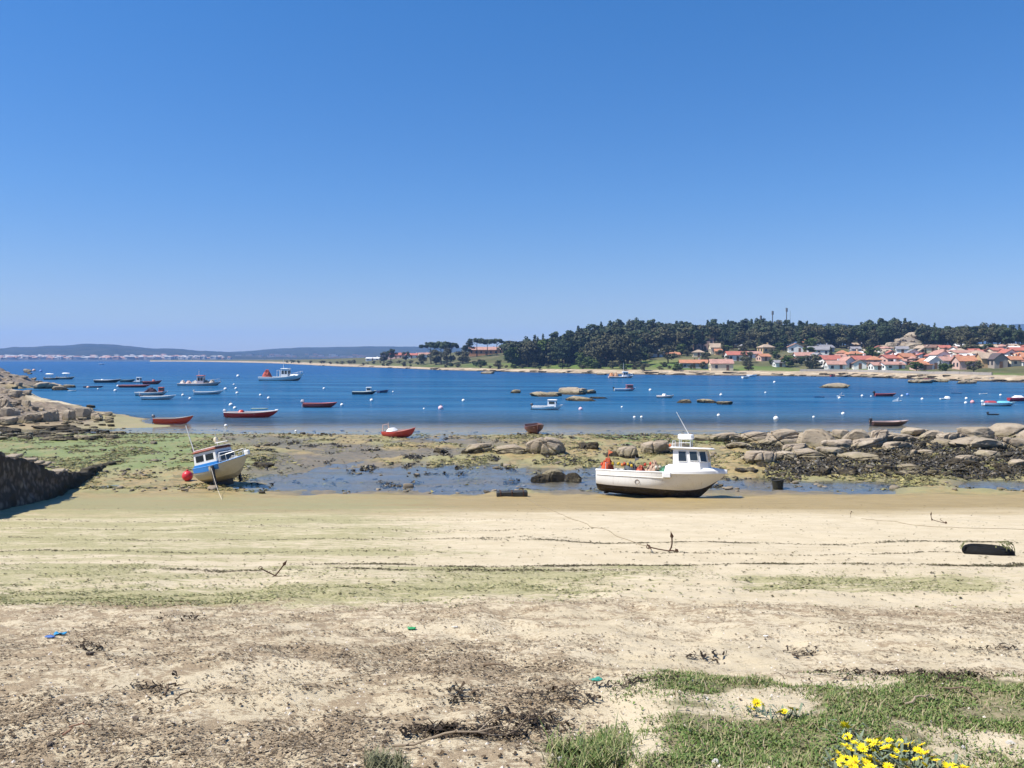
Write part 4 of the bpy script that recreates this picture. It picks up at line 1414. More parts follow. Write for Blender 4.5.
def mast(root, c, h, r=0.03, col=(0.7, 0.7, 0.68), lean=(0, 0), name='mast'):
    mb = MB().tube([c, (c[0] + lean[0], c[1] + lean[1], c[2] + h)], [r, r * 0.6], 7)
    return mb.build(name, paint(col, 0.4, 0.1), root)

def on_boat(root, p):
    """a point of the boat in the place"""
    M = Matrix.LocRotScale(root.location, root.rotation_euler, root.scale)
    return M @ Vector(p)

def tangle(name, root, p, size, col, seed, label, cat, n=26, r=0.02, group=None):
    """a heap of tangled rope or netting lying on a deck"""
    rs = random.Random(seed)
    mb = MB()
    for k in range(n):
        pts = []
        a = rs.uniform(0, 6.28); q = rs.uniform(0, 1) ** 0.5
        for j in range(6):
            a += rs.uniform(-1.2, 1.2); q = min(1, max(0.05, q + rs.uniform(-.3, .3)))
            zz = (1 - q * q) * size[2] * rs.uniform(0.55, 1.0) + r
            pts.append((cos(a) * q * size[0] / 2, sin(a) * q * size[1] / 2, zz))
        mb.tube(pts, r, 4)
    prof = [(1.0, 0), (0.9, 0.3), (0.6, 0.62), (0.2, 0.8)]
    vs = []; fs = []
    for (rr, zz) in prof:
        for i in range(12):
            an = i * pi / 6
            kk = rs.uniform(.85, 1.1)
            vs.append((rr * cos(an) * size[0] / 2 * kk, rr * sin(an) * size[1] / 2 * kk, zz * size[2] * kk))
    for a_ in range(3):
        for i in range(12):
            j = (i + 1) % 12
            fs.append((a_ * 12 + i, a_ * 12 + j, a_ * 12 + 12 + j, a_ * 12 + 12 + i))
    fs.append(tuple(range(36, 48)))
    mb.add(vs, fs)
    o = mb.build(name, plain('net_%d_%d_%d' % (col[0] * 99, col[1] * 99, col[2] * 99), col, 0.85, 0.7, 14, 0.1), None, 'all')
    o.location = on_boat(root, p)
    o.rotation_euler = root.rotation_euler
    tag(o, label, cat, group)
    return o

DARK = (0.03, 0.032, 0.035); RED = (0.42, 0.035, 0.022); BLUE = (0.03, 0.16, 0.42); CREAM = (0.62, 0.52, 0.36); GREY = (0.42, 0.44, 0.45)

def streaked(name, col, rough, dirt, scale, spec, dirt_col):
    """gelcoat with rust and weed streaks running down from the rail"""
    m, nt = newmat(name)
    tc = N(nt, 'ShaderNodeTexCoord').outputs['Object']
    n1 = noise(nt, tc, 1.3, 6, 0.65); n2 = noise(nt, mapping(nt, tc, (6.0, 6.0, 0.7)), 1.6, 6, 0.7); n3 = noise(nt, tc, 22, 4, 0.7)
    c = mix(nt, mapr(nt, n1, 0.5, 0.8, 0, dirt), col, dirt_col)
    c = mix(nt, mapr(nt, n2, 0.56, 0.74, 0, 0.55), c, (0.40, 0.29, 0.19))
    c = mix(nt, mapr(nt, n3, 0.64, 0.74, 0, 0.5), c, (0.33, 0.27, 0.2))
    finish(nt, c, rough, n1, 0.12, 0.02, spec)
    return m

# ---- the white fishing boat lying on the sand
def white_fishing_boat():
    root = begin('fishing_boat', 'white fishing boat with wheelhouse aground on the sand, bow to the right', 'boat', None)
    hull_m = streaked('white_gelcoat', (0.80, 0.775, 0.72), 0.35, 0.30, 1.3, 0.5, (0.45, 0.36, 0.24))
    bot = plain('antifouling', (0.030, 0.027, 0.024), 0.75, 0.6, 3.0, 0.2, (0.20, 0.15, 0.11))
    Ln, B, D = 5.62, 2.12, 1.06
    hl = Hull(root, Ln, B, D, 0.0, hull_m, bot, paint((0.52, 0.50, 0.46), 0.7, 0.5), paint(WHITE, 0.4, 0.3), transom=0.86, rake=0.10, bow_up=0.06, stern_up=0.03,
              floor=0.80, boot=0.38, ns=30, nu=12, flare=0.5, rail_r=0.035, full=3.8, bilge=5.5, drag=0.16)
    # rubbing strake
    mb = MB()
    for sg in (1, -1):
        mb.tube([Vector((p[0], sg * (p[1] + 0.012), p[2])) for p in [hl.pt(t, 0.80) for t in np.linspace(0.01, 0.60, 14)]], 0.018, 5)
    mb.build('rubbing_strake', paint((0.7, 0.68, 0.62), 0.5, 0.3), root)
    # raised foredeck with an overhanging edge
    mb = MB(); vs = []; fs = []
    T = list(np.linspace(0.555, 0.995, 16))
    for i, t in enumerate(T):
        a = hl.pt(t, 1.0); w = a[1] + 0.055; x = a[0] + (0.05 if i == len(T) - 1 else 0)
        crown = 0.24 * (1 - (i / (len(T) - 1)) ** 2.2) + 0.03
        z = a[2]
        vs += [(x, w, z - 0.05), (x, w, z + 0.075), (x, w * 0.8, z + 0.085 + crown * 0.75), (x, 0, z + 0.09 + crown), (x, -w * 0.8, z + 0.085 + crown * 0.75), (x, -w, z + 0.075), (x, -w, z - 0.05)]
    for i in range(len(T) - 1):
        for k in range(6):
            fs.append((i * 7 + k, (i + 1) * 7 + k, (i + 1) * 7 + k + 1, i * 7 + k + 1))
    fs.append(tuple(range(6, -1, -1))[::-1]); fs.append(tuple(range((len(T) - 1) * 7, len(T) * 7)))
    mb.add(vs, fs); mb.build('foredeck', paint((0.82, 0.81, 0.78), 0.38, 0.15), root, True)
    # box step at the break of the deck
    a = hl.pt(0.555, 1.0)
    for sg in (-1, 1):
        o = MB().box((0, 0, 0), (0.36, 0.16, 0.24), bevel=0.03).build('fairlead_box', paint(WHITE, 0.4, 0.25), root)
        o.location = (a[0] + 0.10, sg * (a[1] + 0.04), a[2] - 0.10)
    # wheelhouse
    cz = hl.sheer(0.7) + 0.20
    cab_x = 1.36
    w = MB()
    sx, sy, sz = 1.50, 1.60, 0.86
    vs = []
    fw = 0.16                                        # front slopes back
    for (z, k, f) in ((0, 1.0, 0.0), (sz, 0.94, fw)):
        X0, X1, Yw = -sx / 2, sx / 2 - f, sy / 2 * k
        c_ = 0.30                                    # canted front corners
        vs += [(X0, -Yw, z), (X1 - c_, -Yw, z), (X1, -Yw + 0.36, z), (X1, Yw - 0.36, z), (X1 - c_, Yw, z), (X0, Yw, z)]
    fs = [(i, (i + 1) % 6, (i + 1) % 6 + 6, i + 6) for i in range(6)] + [(6, 7, 8, 9, 10, 11)]
    w.add(vs, fs)
    cab = w.build('wheelhouse', paint((0.83, 0.82, 0.80), 0.35, 0.12), root)
    cab.location = (cab_x, 0, cz - 0.02)
    def pane(face, a0, a1, z0, z1):
        """a window in wall `face` of the wheelhouse, between fractions of its width and height"""
        i, j = face, (face + 1) % 6
        b0, b1, t0, t1 = [Vector(vs[q]) for q in (i, j, i + 6, j + 6)]
        def P(aa, zz):
            return (b0.lerp(b1, aa)).lerp(t0.lerp(t1, aa), zz)
        nrm = (b1 - b0).cross(t0 - b0).normalized()
        q = [P(a0, z0), P(a1, z0), P(a1, z1), P(a0, z1)]
        m_ = MB().add([p + nrm * 0.004 for p in q] + [p + nrm * 0.02 for p in q], [(4, 5, 6, 7), (0, 1, 5, 4), (1, 2, 6, 5), (2, 3, 7, 6), (3, 0, 4, 7)])
        m_.build('window', window_glass(), cab)
        fr = MB(); ring = q + [q[0]]
        for k in range(4):
            fr.tube([ring[k] + nrm * 0.012, ring[k + 1] + nrm * 0.012], 0.018, 4)
        fr.build('window_frame', paint((0.75, 0.75, 0.73), 0.4, 0.2), cab)
    for fc in (0, 4):
        if fc == 0:
            pane(fc, 0.22, 0.53, 0.36, 0.88); pane(fc, 0.66, 0.97, 0.40, 0.88)
        else:
            pane(fc, 0.03, 0.34, 0.40, 0.88); pane(fc, 0.47, 0.78, 0.36, 0.88)
    pane(1, 0.12, 0.90, 0.36, 0.88); pane(3, 0.10, 0.88, 0.36, 0.88); pane(2, 0.06, 0.94, 0.36, 0.88)
    r = MB().box((0, 0, 0), (1.80, 1.80, 0.08), bevel=0.035, taper=0.93)
    o = r.build('roof', paint((0.84, 0.83, 0.81), 0.4, 0.12), cab, True); o.location = (-0.03, 0, sz + 0.03); o.rotation_euler = (0, R(1), 0)
    # radar box on posts over the roof, leaning aerial
    base = Vector((cab_x - 0.35, 0, cz + sz + 0.05))
    fr = MB()
    for dx in (-0.22, 0.26):
        for dy in (-0.24, 0.24):
            fr.tube([base + Vector((dx, dy, 0)), base + Vector((dx, dy, 0.36))], 0.018, 6)
    fr.tube([base + Vector((-0.22, -0.24, 0.2)), base + Vector((0.26, -0.24, 0.2))], 0.014, 6)
    fr.tube([base + Vector((-0.5, -0.3, 0)), base + Vector((-0.5, -0.3, 0.28)), base + Vector((-0.5, 0.3, 0.28)), base + Vector((-0.5, 0.3, 0))], 0.016, 6)
    fr.build('radar_stand', paint((0.55, 0.57, 0.58), 0.35, 0.2), root)
    o = MB().box((0, 0, 0), (0.62, 0.66, 0.24), bevel=0.05).build('radar_box', paint((0.84, 0.84, 0.83), 0.35, 0.1), root, True)
    o.location = base + Vector((0.03, 0, 0.46))
    MB().tube([base + Vector((0.30, -0.2, 0.36)), base + Vector((-0.36, -0.25, 1.55))], [0.017, 0.010], 6).build('aerial', paint((0.8, 0.8, 0.8), 0.4, 0.1), root)
    lamp = MB().lathe([(0.03, 0), (0.05, 0.05), (0.05, 0.10), (0.02, 0.13)], 10)
    o = lamp.build('navigation_light', paint((0.6, 0.15, 0.05), 0.3, 0.1), root); o.location = base + Vector((-0.62, -0.3, 0.0))
    # hauling gallows, cleats, propeller, rudder
    a = hl.pt(0.05, 1.0)
    mb = MB()
    for sg in (-1, 1):
        mb.tube([(a[0] + 0.15, sg * a[1] * 0.9, a[2]), (a[0] + 0.15, sg * a[1] * 0.86, a[2] + 0.34)], 0.018, 6)
    mb.tube([(a[0] + 0.15, -a[1] * 0.86, a[2] + 0.34), (a[0] + 0.15, a[1] * 0.86, a[2] + 0.34)], 0.018, 6)
    mb.build('stern_rail', paint((0.45, 0.43, 0.4), 0.4, 0.4), root)
    mb = MB().box((a[0] - 0.02, 0, 0.28), (0.22, 0.04, 0.55), bevel=0.012)
    mb.build('rudder', bot, root)
    pr = MB().tube([(a[0] + 0.05, 0, 0.2), (a[0] + 0.25, 0, 0.2)], 0.035, 8)
    for q in range(3):
        an = q * 2.09 + 0.3
        pr.box((a[0] + 0.08, 0.12 * cos(an), 0.2 + 0.12 * sin(an)), (0.03, 0.14, 0.10), rot=Matrix.Rotation(an, 3, 'X'))
    pr.build('propeller', paint((0.25, 0.17, 0.07), 0.35, 0.3), root)
    hp_ = MB().tube([(-0.9 + 0.1 * cos(q), -hl.half(0.35) * 0.985 - 0.02, 0.62 + 0.1 * sin(q)) for q in np.linspace(0, 6.28, 10)], 0.012, 5)
    hp_.build('mooring_eye', paint((0.3, 0.2, 0.12), 0.5, 0.5), root)
    heading = R(-21)
    gp = at_ground(662, 497)
    root.location = (gp.x, gp.y, gp.z + 0.05)
    root.rotation_euler = (R(-6.0), R(-0.9), heading)
    # what lies on the after deck
    dz = hl.deck_z(0.3)
    def up(t, v, h=0.0):
        p = hl.pt(t, hl.floor); return (p[0], v, p[2] + h)
    o = tangle('net_heap', root, up(0.06, -0.1, 0.0), (0.62, 1.5, 0.80), (0.55, 0.10, 0.04), 3, 'orange red net heap at the stern of the white fishing boat', 'fishing net', 40, 0.022)
    tangle('net_heap', root, up(0.245, 0.1), (0.85, 1.4, 0.62), (0.10, 0.11, 0.12), 4, 'dark grey net heap amidships on the white fishing boat', 'fishing net', 36, 0.02)
    tangle('rope_heap', root, up(0.345, -0.3), (0.55, 0.9, 0.50), (0.50, 0.13, 0.08), 5, 'rusty red rope heap on the deck of the white fishing boat', 'rope', 34, 0.02)
    tangle('net_heap', root, up(0.44, -0.05), (0.8, 1.5, 0.74), (0.48, 0.33, 0.24), 6, 'pale brown net heap before the wheelhouse of the white boat', 'fishing net', 30, 0.02)
    tangle('net_heap', root, up(0.53, -0.2), (0.7, 1.3, 0.50), (0.09, 0.24, 0.15), 7, 'green net heap next to the wheelhouse of the white boat', 'fishing net', 36, 0.018)
    fl = []
    for k, (t, v, h, c, nm) in enumerate([(0.125, -0.55, 0.56, (0.75, 0.50, 0.03), 'yellow'), (0.155, -0.2, 0.56, (0.78, 0.55, 0.05), 'yellow'), (0.20, -0.5, 0.52, (0.75, 0.22, 0.03), 'orange'),
                             (0.235, -0.2, 0.54, (0.78, 0.55, 0.04), 'yellow'), (0.275, -0.45, 0.50, (0.78, 0.52, 0.06), 'yellow'), (0.03, -0.5, 0.5, (0.62, 0.08, 0.03), 'red'),
                             (0.385, -0.45, 0.58, (0.70, 0.12, 0.06), 'red'), (0.42, -0.2, 0.62, (0.65, 0.10, 0.05), 'red'), (0.475, -0.5, 0.48, (0.72, 0.68, 0.55), 'cream'),
                             (0.50, -0.3, 0.5, (0.72, 0.70, 0.62), 'cream'), (0.56, -0.5, 0.40, (0.70, 0.68, 0.5), 'cream'), (0.19, 0.2, 0.56, (0.7, 0.15, 0.05), 'red')]):
        q = on_boat(root, up(t, v, h - 0.05))
        b = MB().ball((0, 0, 0), 0.066, 10, 1.2)
        b.tube([(0, 0, 0.07), (0, 0, 0.10)], 0.02, 6)
        o = b.build('net_float', plain('float_' + nm, tuple(q_ * .8 for q_ in c), 0.6, 0.6, 12), None, True)
        o.location = q; o.rotation_euler = (rnd.uniform(-.6, .6), rnd.uniform(-.6, .6), 0)
        tag(o, None, 'float', 'net floats on the white fishing boat'); fl.append([o, nm + ' net float on the gear of the white fishing boat', q.x, 0])
    settle(fl)
    for k, (t, v) in enumerate([(0.09, -0.75), (0.31, -0.78)]):      # staves standing up among the gear
        q = up(t, v)
        o = MB().tube([(0, 0, 0), (0.04, 0.02, 1.15 - 0.25 * k)], 0.014, 6).add([(0.04, 0, 1.1 - 0.25 * k), (0.24, 0, 1.02 - 0.25 * k), (0.04, 0, 0.92 - 0.25 * k), (0.04, 0.01, 1.1 - 0.25 * k), (0.24, 0.01, 1.02 - 0.25 * k), (0.04, 0.01, 0.92 - 0.25 * k)], [(0, 1, 2), (5, 4, 3), (0, 3, 4, 1), (1, 4, 5, 2)]).build('marker_flag', plain('flag_%d' % k, (0.62, 0.16, 0.07) if k == 0 else (0.12, 0.12, 0.12), 0.8, 0.3))
        o.location = on_boat(root, q); o.rotation_euler = root.rotation_euler
        tag(o, ('orange' if k == 0 else 'black') + ' marker flag on a stave in the white fishing boat', 'flag')
    return root
WFB = white_fishing_boat()

# ---- the blue and white cabin boat leaning on the mud
def blue_cabin_boat():
    root = begin('cabin_boat', 'small cabin boat with blue stripe and red roof leaning on the mud', 'boat', None)
    hullm = plain('weathered_cream', (0.60, 0.54, 0.42), 0.5, 0.45, 1.5, 0.4, (0.33, 0.26, 0.17))
    Ln, B, D = 3.15, 1.5, 0.84
    hl = Hull(root, Ln, B, D, 0.0, hullm, plain('worn_bottom', (0.42, 0.37, 0.29), 0.7, 0.6, 2.5, 0.2, (0.09, 0.075, 0.05)), paint((0.35, 0.36, 0.36), 0.7, 0.4), paint((0.10, 0.28, 0.62), 0.45, 0.3),
              transom=0.8, rake=0.12, bow_up=0.18, stern_up=0.05, floor=0.6, boot=0.25, ns=22, nu=9, flare=0.3, rail_r=0.028, full=2.6)
    mb = MB()
    vs = []; fs = []
    for sg in (-1, 1):                                  # blue sheer strake
        o_ = len(vs)
        T = np.linspace(0.0, 0.60, 14)
        for t in T:
            for uu in (0.72, 0.985):
                a = hl.pt(t, uu); vs.append((a[0], sg * (a[1] + 0.006), a[2]))
        for i in range(13):
            q = (o_ + i * 2, o_ + i * 2 + 2, o_ + i * 2 + 3, o_ + i * 2 + 1)
            fs.append(q if sg < 0 else q[::-1])
    mb.add(vs, fs); mb.build('sheer_strake', paint((0.035, 0.22, 0.60), 0.4, 0.35), root)
    z0 = D - 0.08
    cab = house_box(root, 'cabin', (-0.66, 0, z0), (1.62, 1.18, 0.84), (0.80, 0.79, 0.77), (0.30, 0.09, 0.055), (2, 1), 0.07, 0.93, roof_t=0.09)
    # blue lower band of the cabin
    bb = MB().box((0, 0, 0), (1.65, 1.205, 0.26), taper=0.985)
    o = bb.build('blue_band', paint((0.035, 0.25, 0.64), 0.4, 0.3), cab); o.location = (0, 0, 0.12)
    tp = MB().box((0, 0, 0), (1.52, 1.06, 0.05), bevel=0.015); o = tp.build('roof_panel', paint((0.70, 0.58, 0.54), 0.6, 0.3), cab); o.location = (0.05, 0, 0.96)
    mb = MB().box((0.0, 0, 0), (0.16, 1.0, 0.5), bevel=0.06)
    o = mb.build('windscreen', paint((0.55, 0.58, 0.62), 0.3, 0.2), root); o.location = (0.22, 0, z0 + 0.40)
    mb = MB().box((0, 0, 0), (0.03, 0.9, 0.36), bevel=0.01); o = mb.build('screen_opening', window_glass(), root); o.location = (0.31, 0, z0 + 0.42)
    # mast, boom, aerials
    MB().tube([(-1.42, -0.35, z0 + 0.3), (-1.72, -0.35, z0 + 2.35)], [0.03, 0.018], 7).build('mast', paint((0.78, 0.77, 0.74), 0.4, 0.1), root)
    MB().tube([(-0.3, 0.1, z0 + 0.95), (-0.34, 0.1, z0 + 1.75)], [0.02, 0.012], 6).build('aerial', paint((0.5, 0.5, 0.5), 0.4, 0.1), root)
    MB().tube([(-0.35, 0.0, z0 + 1.15), (0.65, -0.15, z0 + 1.10)], 0.022, 6).build('boom', paint((0.82, 0.82, 0.80), 0.4, 0.1), root)
    o = MB().lathe([(0.02, 0), (0.10, 0.03), (0.12, 0.12), (0.08, 0.22), (0.02, 0.25)], 12).build('lamp', paint((0.75, 0.66, 0.45), 0.4, 0.2), root, True); o.location = (-0.42, 0.15, z0 + 1.2)
    # pulpit and rails on the foredeck
    pts = [hl.pt(t, 1.0) for t in (0.62, 0.74, 0.86, 0.97)]
    for sg in (-1, 1):
        rails(root, [(p[0], sg * (p[1] - 0.04), p[2]) for p in pts], 0.34, 0.014, (0.72, 0.72, 0.70), 'pulpit')
    o = MB().box((0, 0, 0), (0.30, 0.16, 0.26), bevel=0.04).build('bow_roller', paint((0.82, 0.82, 0.80), 0.4, 0.15), root); a = hl.pt(0.98, 1.0); o.location = (a[0] + 0.08, 0, a[2] + 0.10)
    # legs that hold her up
    for sg in (-1, 1):
        a = hl.pt(0.5, 0.95)
        MB().box((a[0], sg * (a[1] + 0.07), a[2] - 0.50), (0.16, 0.11, 1.06), bevel=0.03).build('beaching_leg', paint((0.03, 0.032, 0.04), 0.6, 0.2), root)
    MB().box((-0.42, 0, -0.10), (1.5, 0.07, 0.34), bevel=0.02).build('keel', paint((0.07, 0.06, 0.05), 0.7, 0.4), root)
    a = hl.pt(0.0, 1.0)
    MB().box((a[0] - 0.08, 0, 0.45), (0.2, 0.04, 0.8), bevel=0.012).build('rudder', paint((0.32, 0.27, 0.2), 0.6, 0.4), root)
    gp = at_ground(228, 485.5)
    root.location = (gp.x, gp.y, gp.z + 0.30)
    root.rotation_euler = (R(2), R(-13), R(-27))
    tangle('net_heap', root, (hl.pt(0.74, 1.0)[0], 0, hl.pt(0.74, 1.0)[2] - 0.12), (0.9, 0.7, 0.36), (0.42, 0.42, 0.40), 31, 'grey net heap on the foredeck of the blue cabin boat', 'fishing net', 26, 0.016)
    return root
BCB = blue_cabin_boat()
# foredeck gear and the mooring line hanging from the leg
p = on_boat(BCB, (0.0, -0.9, 0.72)); e = at_ground(222, 500)
pts = [Vector(p).lerp(e, k / 8.0) + Vector((0, 0, -0.12 * sin(pi * k / 8.0))) for k in range(9)]
pts[-1].z += 0.01
o = MB().tube(pts, 0.008, 6).build('mooring_rope', paint((0.62, 0.56, 0.44), 0.8, 0.3))
tag(o, 'pale mooring rope running from the blue cabin boat down to the mud', 'rope')
# ---- boats afloat and aground, left to right
W_ = (0.80, 0.80, 0.78)
def canopy_boat(label, px, row, wpx, canopy_t, side, group):
    root, hl, Ln = skiff(label, px, row, wpx, side, DARK, GREY, (0.6, 0.55, 0.45), 0.0, name='work_boat', seats=1, Dk=0.13, group=group, motor=DARK, boot=0.5, nt=(12, 6))
    z = hl.sheer(0.5) - hl.draft
    cx = hl.pt(canopy_t, 1)[0]
    mb = MB()
    for dx in (-0.5, 0.5):
        for dy in (-0.6, 0.6):
            mb.tube([(cx + dx, dy, z - 0.3), (cx + dx, dy, z + 1.1)], 0.04, 6)
    mb.build('canopy_posts', paint((0.5, 0.45, 0.38), 0.5, 0.3), root)
    MB().box((cx, 0, z + 1.18), (1.7, 1.7, 0.30), bevel=0.10, taper=0.8).build('canopy', paint((0.84, 0.84, 0.82), 0.5, 0.1), root, True)
    return root
G_WORK = 'work boats moored off the left shore'
r1 = canopy_boat('dark work boat with round white canopy at its left end', 52, 379.6, 15, 0.35, (0.10, 0.09, 0.08), G_WORK)
r2 = canopy_boat('cream work boat with white canopy near its bow', 66, 379.3, 18, 0.5, (0.52, 0.46, 0.36), G_WORK)
skiff('flat dark blue boat low in the water off the left rocks', 94, 387.5, 19, (0.02, 0.03, 0.12), DARK, DARK, (0.03, 0.04, 0.13), R(4), seats=1, Dk=0.09, bow_up=0.15, nt=(12, 6))
skiff('tiny white dinghy close to the left rock spit', 72.5, 391.3, 9, W_, W_, GREY, W_, R(-10), seats=1, nt=(12, 6))
skiff('small grey dinghy beside the rock spit', 66, 386.2, 12, (0.2, 0.24, 0.28), DARK, GREY, (0.25, 0.28, 0.3), R(8), seats=1, Dk=.1, nt=(12, 6))

def console(col, h=0.7, t=0.3):
    def f(root, hl, Ln):
        a = hl.pt(t, hl.floor)
        o = MB().box((0, 0, h / 2), (0.6, 0.7, h), bevel=0.08, taper=0.85).build('console', paint(col, 0.4, 0.15), root, True); o.location = (a[0], 0, a[2])
    return f
def deckhouse(wall, roof, t, size, win=(2, 1), name='cabin', mast_h=0.0):
    def f(root, hl, Ln):
        a = hl.pt(t, 1.0)
        house_box(root, name, (a[0], 0, a[2] - 0.12), size, wall, roof, win, 0.08)
        if mast_h: mast(root, (a[0] - size[0] * 0.2, 0, a[2] + size[2]), mast_h, 0.03)
    return f
skiff('black hulled skiff with white deck and console off the left shore', 108, 382.6, 25, (0.05, 0.05, 0.05), DARK, W_, W_, R(6), seats=1, name='skiff', extra=console(W_), Dk=0.12, nt=(14, 6), group=G_WORK, boot=.5)
skiff('dark teal boat moored among the left cluster', 128, 382.2, 17, (0.03, 0.11, 0.13), DARK, (0.08, 0.16, 0.16), (0.06, 0.14, 0.15), R(-20), seats=2, name='skiff', nt=(14, 6), group=G_WORK)
skiff('grey boat with small white cabin behind the long red boat', 139, 382.6, 11, (0.3, 0.33, 0.36), DARK, GREY, W_, R(-5), seats=0, name='cabin_boat', extra=deckhouse(W_, W_, 0.5, (1.0, 1.0, 1.1), (1, 1)), nt=(14, 6), group=G_WORK)
skiff('long low red boat lying behind the net bundle boat', 135, 387.4, 30, (0.40, 0.06, 0.06), DARK, (0.25, 0.1, 0.09), (0.42, 0.10, 0.09), R(2), seats=2, Dk=0.09, bow_up=0.1, name='skiff', nt=(14, 6), group=G_WORK)
skiff('dark red boat with raised bow at the right of the left cluster', 152.5, 384.2, 18, (0.33, 0.045, 0.05), DARK, (0.2, 0.05, 0.05), (0.36, 0.07, 0.06), R(4), seats=1, name='skiff', extra=console((0.42, 0.09, 0.08), 0.9, 0.6), Dk=0.18, nt=(14, 6), group=G_WORK)

def bundle(label, col, t, size, seed, cat='fishing net'):
    def f(root, hl, Ln):
        a = hl.pt(t, 0.75)
        tangle('net_heap', root, (a[0], 0, a[2]), size, col, seed, label, cat, 40, 0.035)
    return f
def red_house_boat(root, hl, Ln):
    deckhouse((0.50, 0.07, 0.05), (0.48, 0.10, 0.08), 0.80, (0.75, 0.9, 0.85), (1, 1))(root, hl, Ln)
    bundle('dark purple net bundle filling the boat behind the white skiff', (0.07, 0.045, 0.06), 0.48, (2.3, 1.3, 1.1), 41)(root, hl, Ln)
skiff('boat with red cabin and dark net bundle behind a white skiff', 152, 395.5, 31, (0.72, 0.70, 0.66), DARK, GREY, W_, R(3), seats=0, name='work_boat', extra=red_house_boat, Dk=0.12, nt=(14, 7), group=G_WORK)
skiff('white skiff with dark outboard in front of the net bundle boat', 159, 399.6, 33, W_, W_, GREY, W_, R(5), motor=(0.10, 0.10, 0.13), seats=2, Dk=0.12, name='skiff', nt=(16, 7), motor_size=1.0, tilt=0.7)

# ---- barge with a net-laden deck
def trawler(name, label, px, row, wpx, heading, side, deckcol, wall, roofc, t_house, house, mast_h, gear, Bk=0.30, Dk=0.13, bow_up=0.5, bottom=DARK, group='bigger fishing boats at anchor', boot=0.35, draft=0.5):
    root = begin(name, label, 'fishing boat', group)
    p = at_z(px, row, 0)
    Ln = (wpx * p.y / F) / abs(cos(heading))
    hl = Hull(root, Ln, Ln * Bk, Ln * Dk, draft, paint(side), paint(bottom), paint(deckcol, 0.7, 0.4), paint(wall), bow_up=bow_up, transom=0.85, floor=0.72, boot=boot, ns=18, nu=8, rail_r=0.05, stern_up=0.06, full=2.6)
    a = hl.pt(t_house, hl.floor)
    house_box(root, 'wheelhouse', (a[0], 0, a[2]), house, wall, roofc, (2, 3), 0.15, roof_t=0.14)
    m_ = MB(); c = Vector((a[0] - house[0] * 0.3, 0, a[2] + house[2] + 0.1))
    m_.tube([c, c + Vector((0, 0, mast_h))], [0.06, 0.035], 7)
    m_.tube([c + Vector((0, -0.5, mast_h * 0.62)), c + Vector((0, 0.5, mast_h * 0.62))], 0.03, 6)
    m_.build('mast', paint((0.7, 0.7, 0.68), 0.4, 0.15), root)
    b = hl.pt(0.86, 1.0)
    rails(root, [(hl.pt(t, 1)[0], -hl.pt(t, 1)[1] + .05, hl.pt(t, 1)[2]) for t in (0.7, 0.8, 0.9, 0.97)], 0.7, 0.03, (0.6, 0.6, 0.6))
    rails(root, [(hl.pt(t, 1)[0], hl.pt(t, 1)[1] - .05, hl.pt(t, 1)[2]) for t in (0.7, 0.8, 0.9, 0.97)], 0.7, 0.03, (0.6, 0.6, 0.6))
    place(root, px, row, heading)
    if gear: gear(root, hl, Ln)
    return root
def barge_gear(root, hl, Ln):
    cols = [((0.70, 0.62, 0.55), 'cream'), ((0.62, 0.45, 0.40), 'pinkish'), ((0.72, 0.68, 0.62), 'off white'), ((0.35, 0.27, 0.2), 'brown'), ((0.55, 0.48, 0.40), 'tan')]
    for k, t in enumerate((0.10, 0.24, 0.38, 0.66, 0.79)):
        a = hl.pt(t, 0.95)
        tangle('net_heap', root, (a[0], 0, a[2] - 0.2), (Ln * 0.15, hl.half(t) * 1.7, 1.0), cols[k][0], 50 + k, cols[k][1] + ' net heap on the deck of the laden barge', 'fishing net', 24, 0.06)
    # netting bundles hung outside the rail
trawler('fishing_barge', 'long barge piled with pale nets and a red and white wheelhouse', 200, 385.6, 42, R(3), (0.58, 0.48, 0.43), (0.4, 0.36, 0.32), (0.72, 0.60, 0.58), (0.48, 0.10, 0.08), 0.54, (1.5, 1.6, 2.0), 1.3, barge_gear, 0.26, 0.10, 0.45, boot=0.45)
skiff('low white skiff in front of the laden barge', 209, 394.3, 28, (0.68, 0.70, 0.70), (0.6, 0.62, 0.62), (0.35, 0.40, 0.42), (0.75, 0.76, 0.76), R(5), seats=2, Dk=0.11, bow_up=0.5, name='skiff', nt=(16, 7), motor=(0.35, 0.35, 0.38))
RB, RI = (0.50, 0.055, 0.03), (0.22, 0.20, 0.19)
skiff('bright red boat with grey bow resting at the left water edge', 174, 423.3, 38, RB, (0.40, 0.05, 0.03), RI, (0.45, 0.44, 0.42), R(4), motor=(0.10, 0.10, 0.12), seats=2, bow_up=0.42, Dk=0.165, cap=(0.2, 0.2, 0.21), motor_size=0.8, boot=0.2)
def hood(root, hl, Ln):
    a = hl.pt(0.30, 0.9)
    o = MB().box((0, 0, 0.12), (0.62, 0.8, 0.42), bevel=0.12, taper=0.8).build('engine_hood', paint((0.50, 0.05, 0.03), 0.4, 0.2), root, True); o.location = a[0], 0, a[2]
    b = hl.pt(0.97, 1.0)
    o = MB().box((0, 0, 0), (0.35, 0.2, 0.18), bevel=0.05).build('bow_cap', paint(W_, 0.4, 0.1), root); o.location = b[0], 0, b[2] + .05
skiff('long red boat with white rail, white bow cap and engine hood', 252, 417.3, 52, (0.42, 0.025, 0.025), (0.36, 0.02, 0.02), (0.4, 0.3, 0.26), (0.72, 0.64, 0.60), R(3), motor=(0.55, 0.56, 0.60), seats=2, extra=hood, bow_up=0.32, Dk=0.115, name='motor_boat', boot=.2)
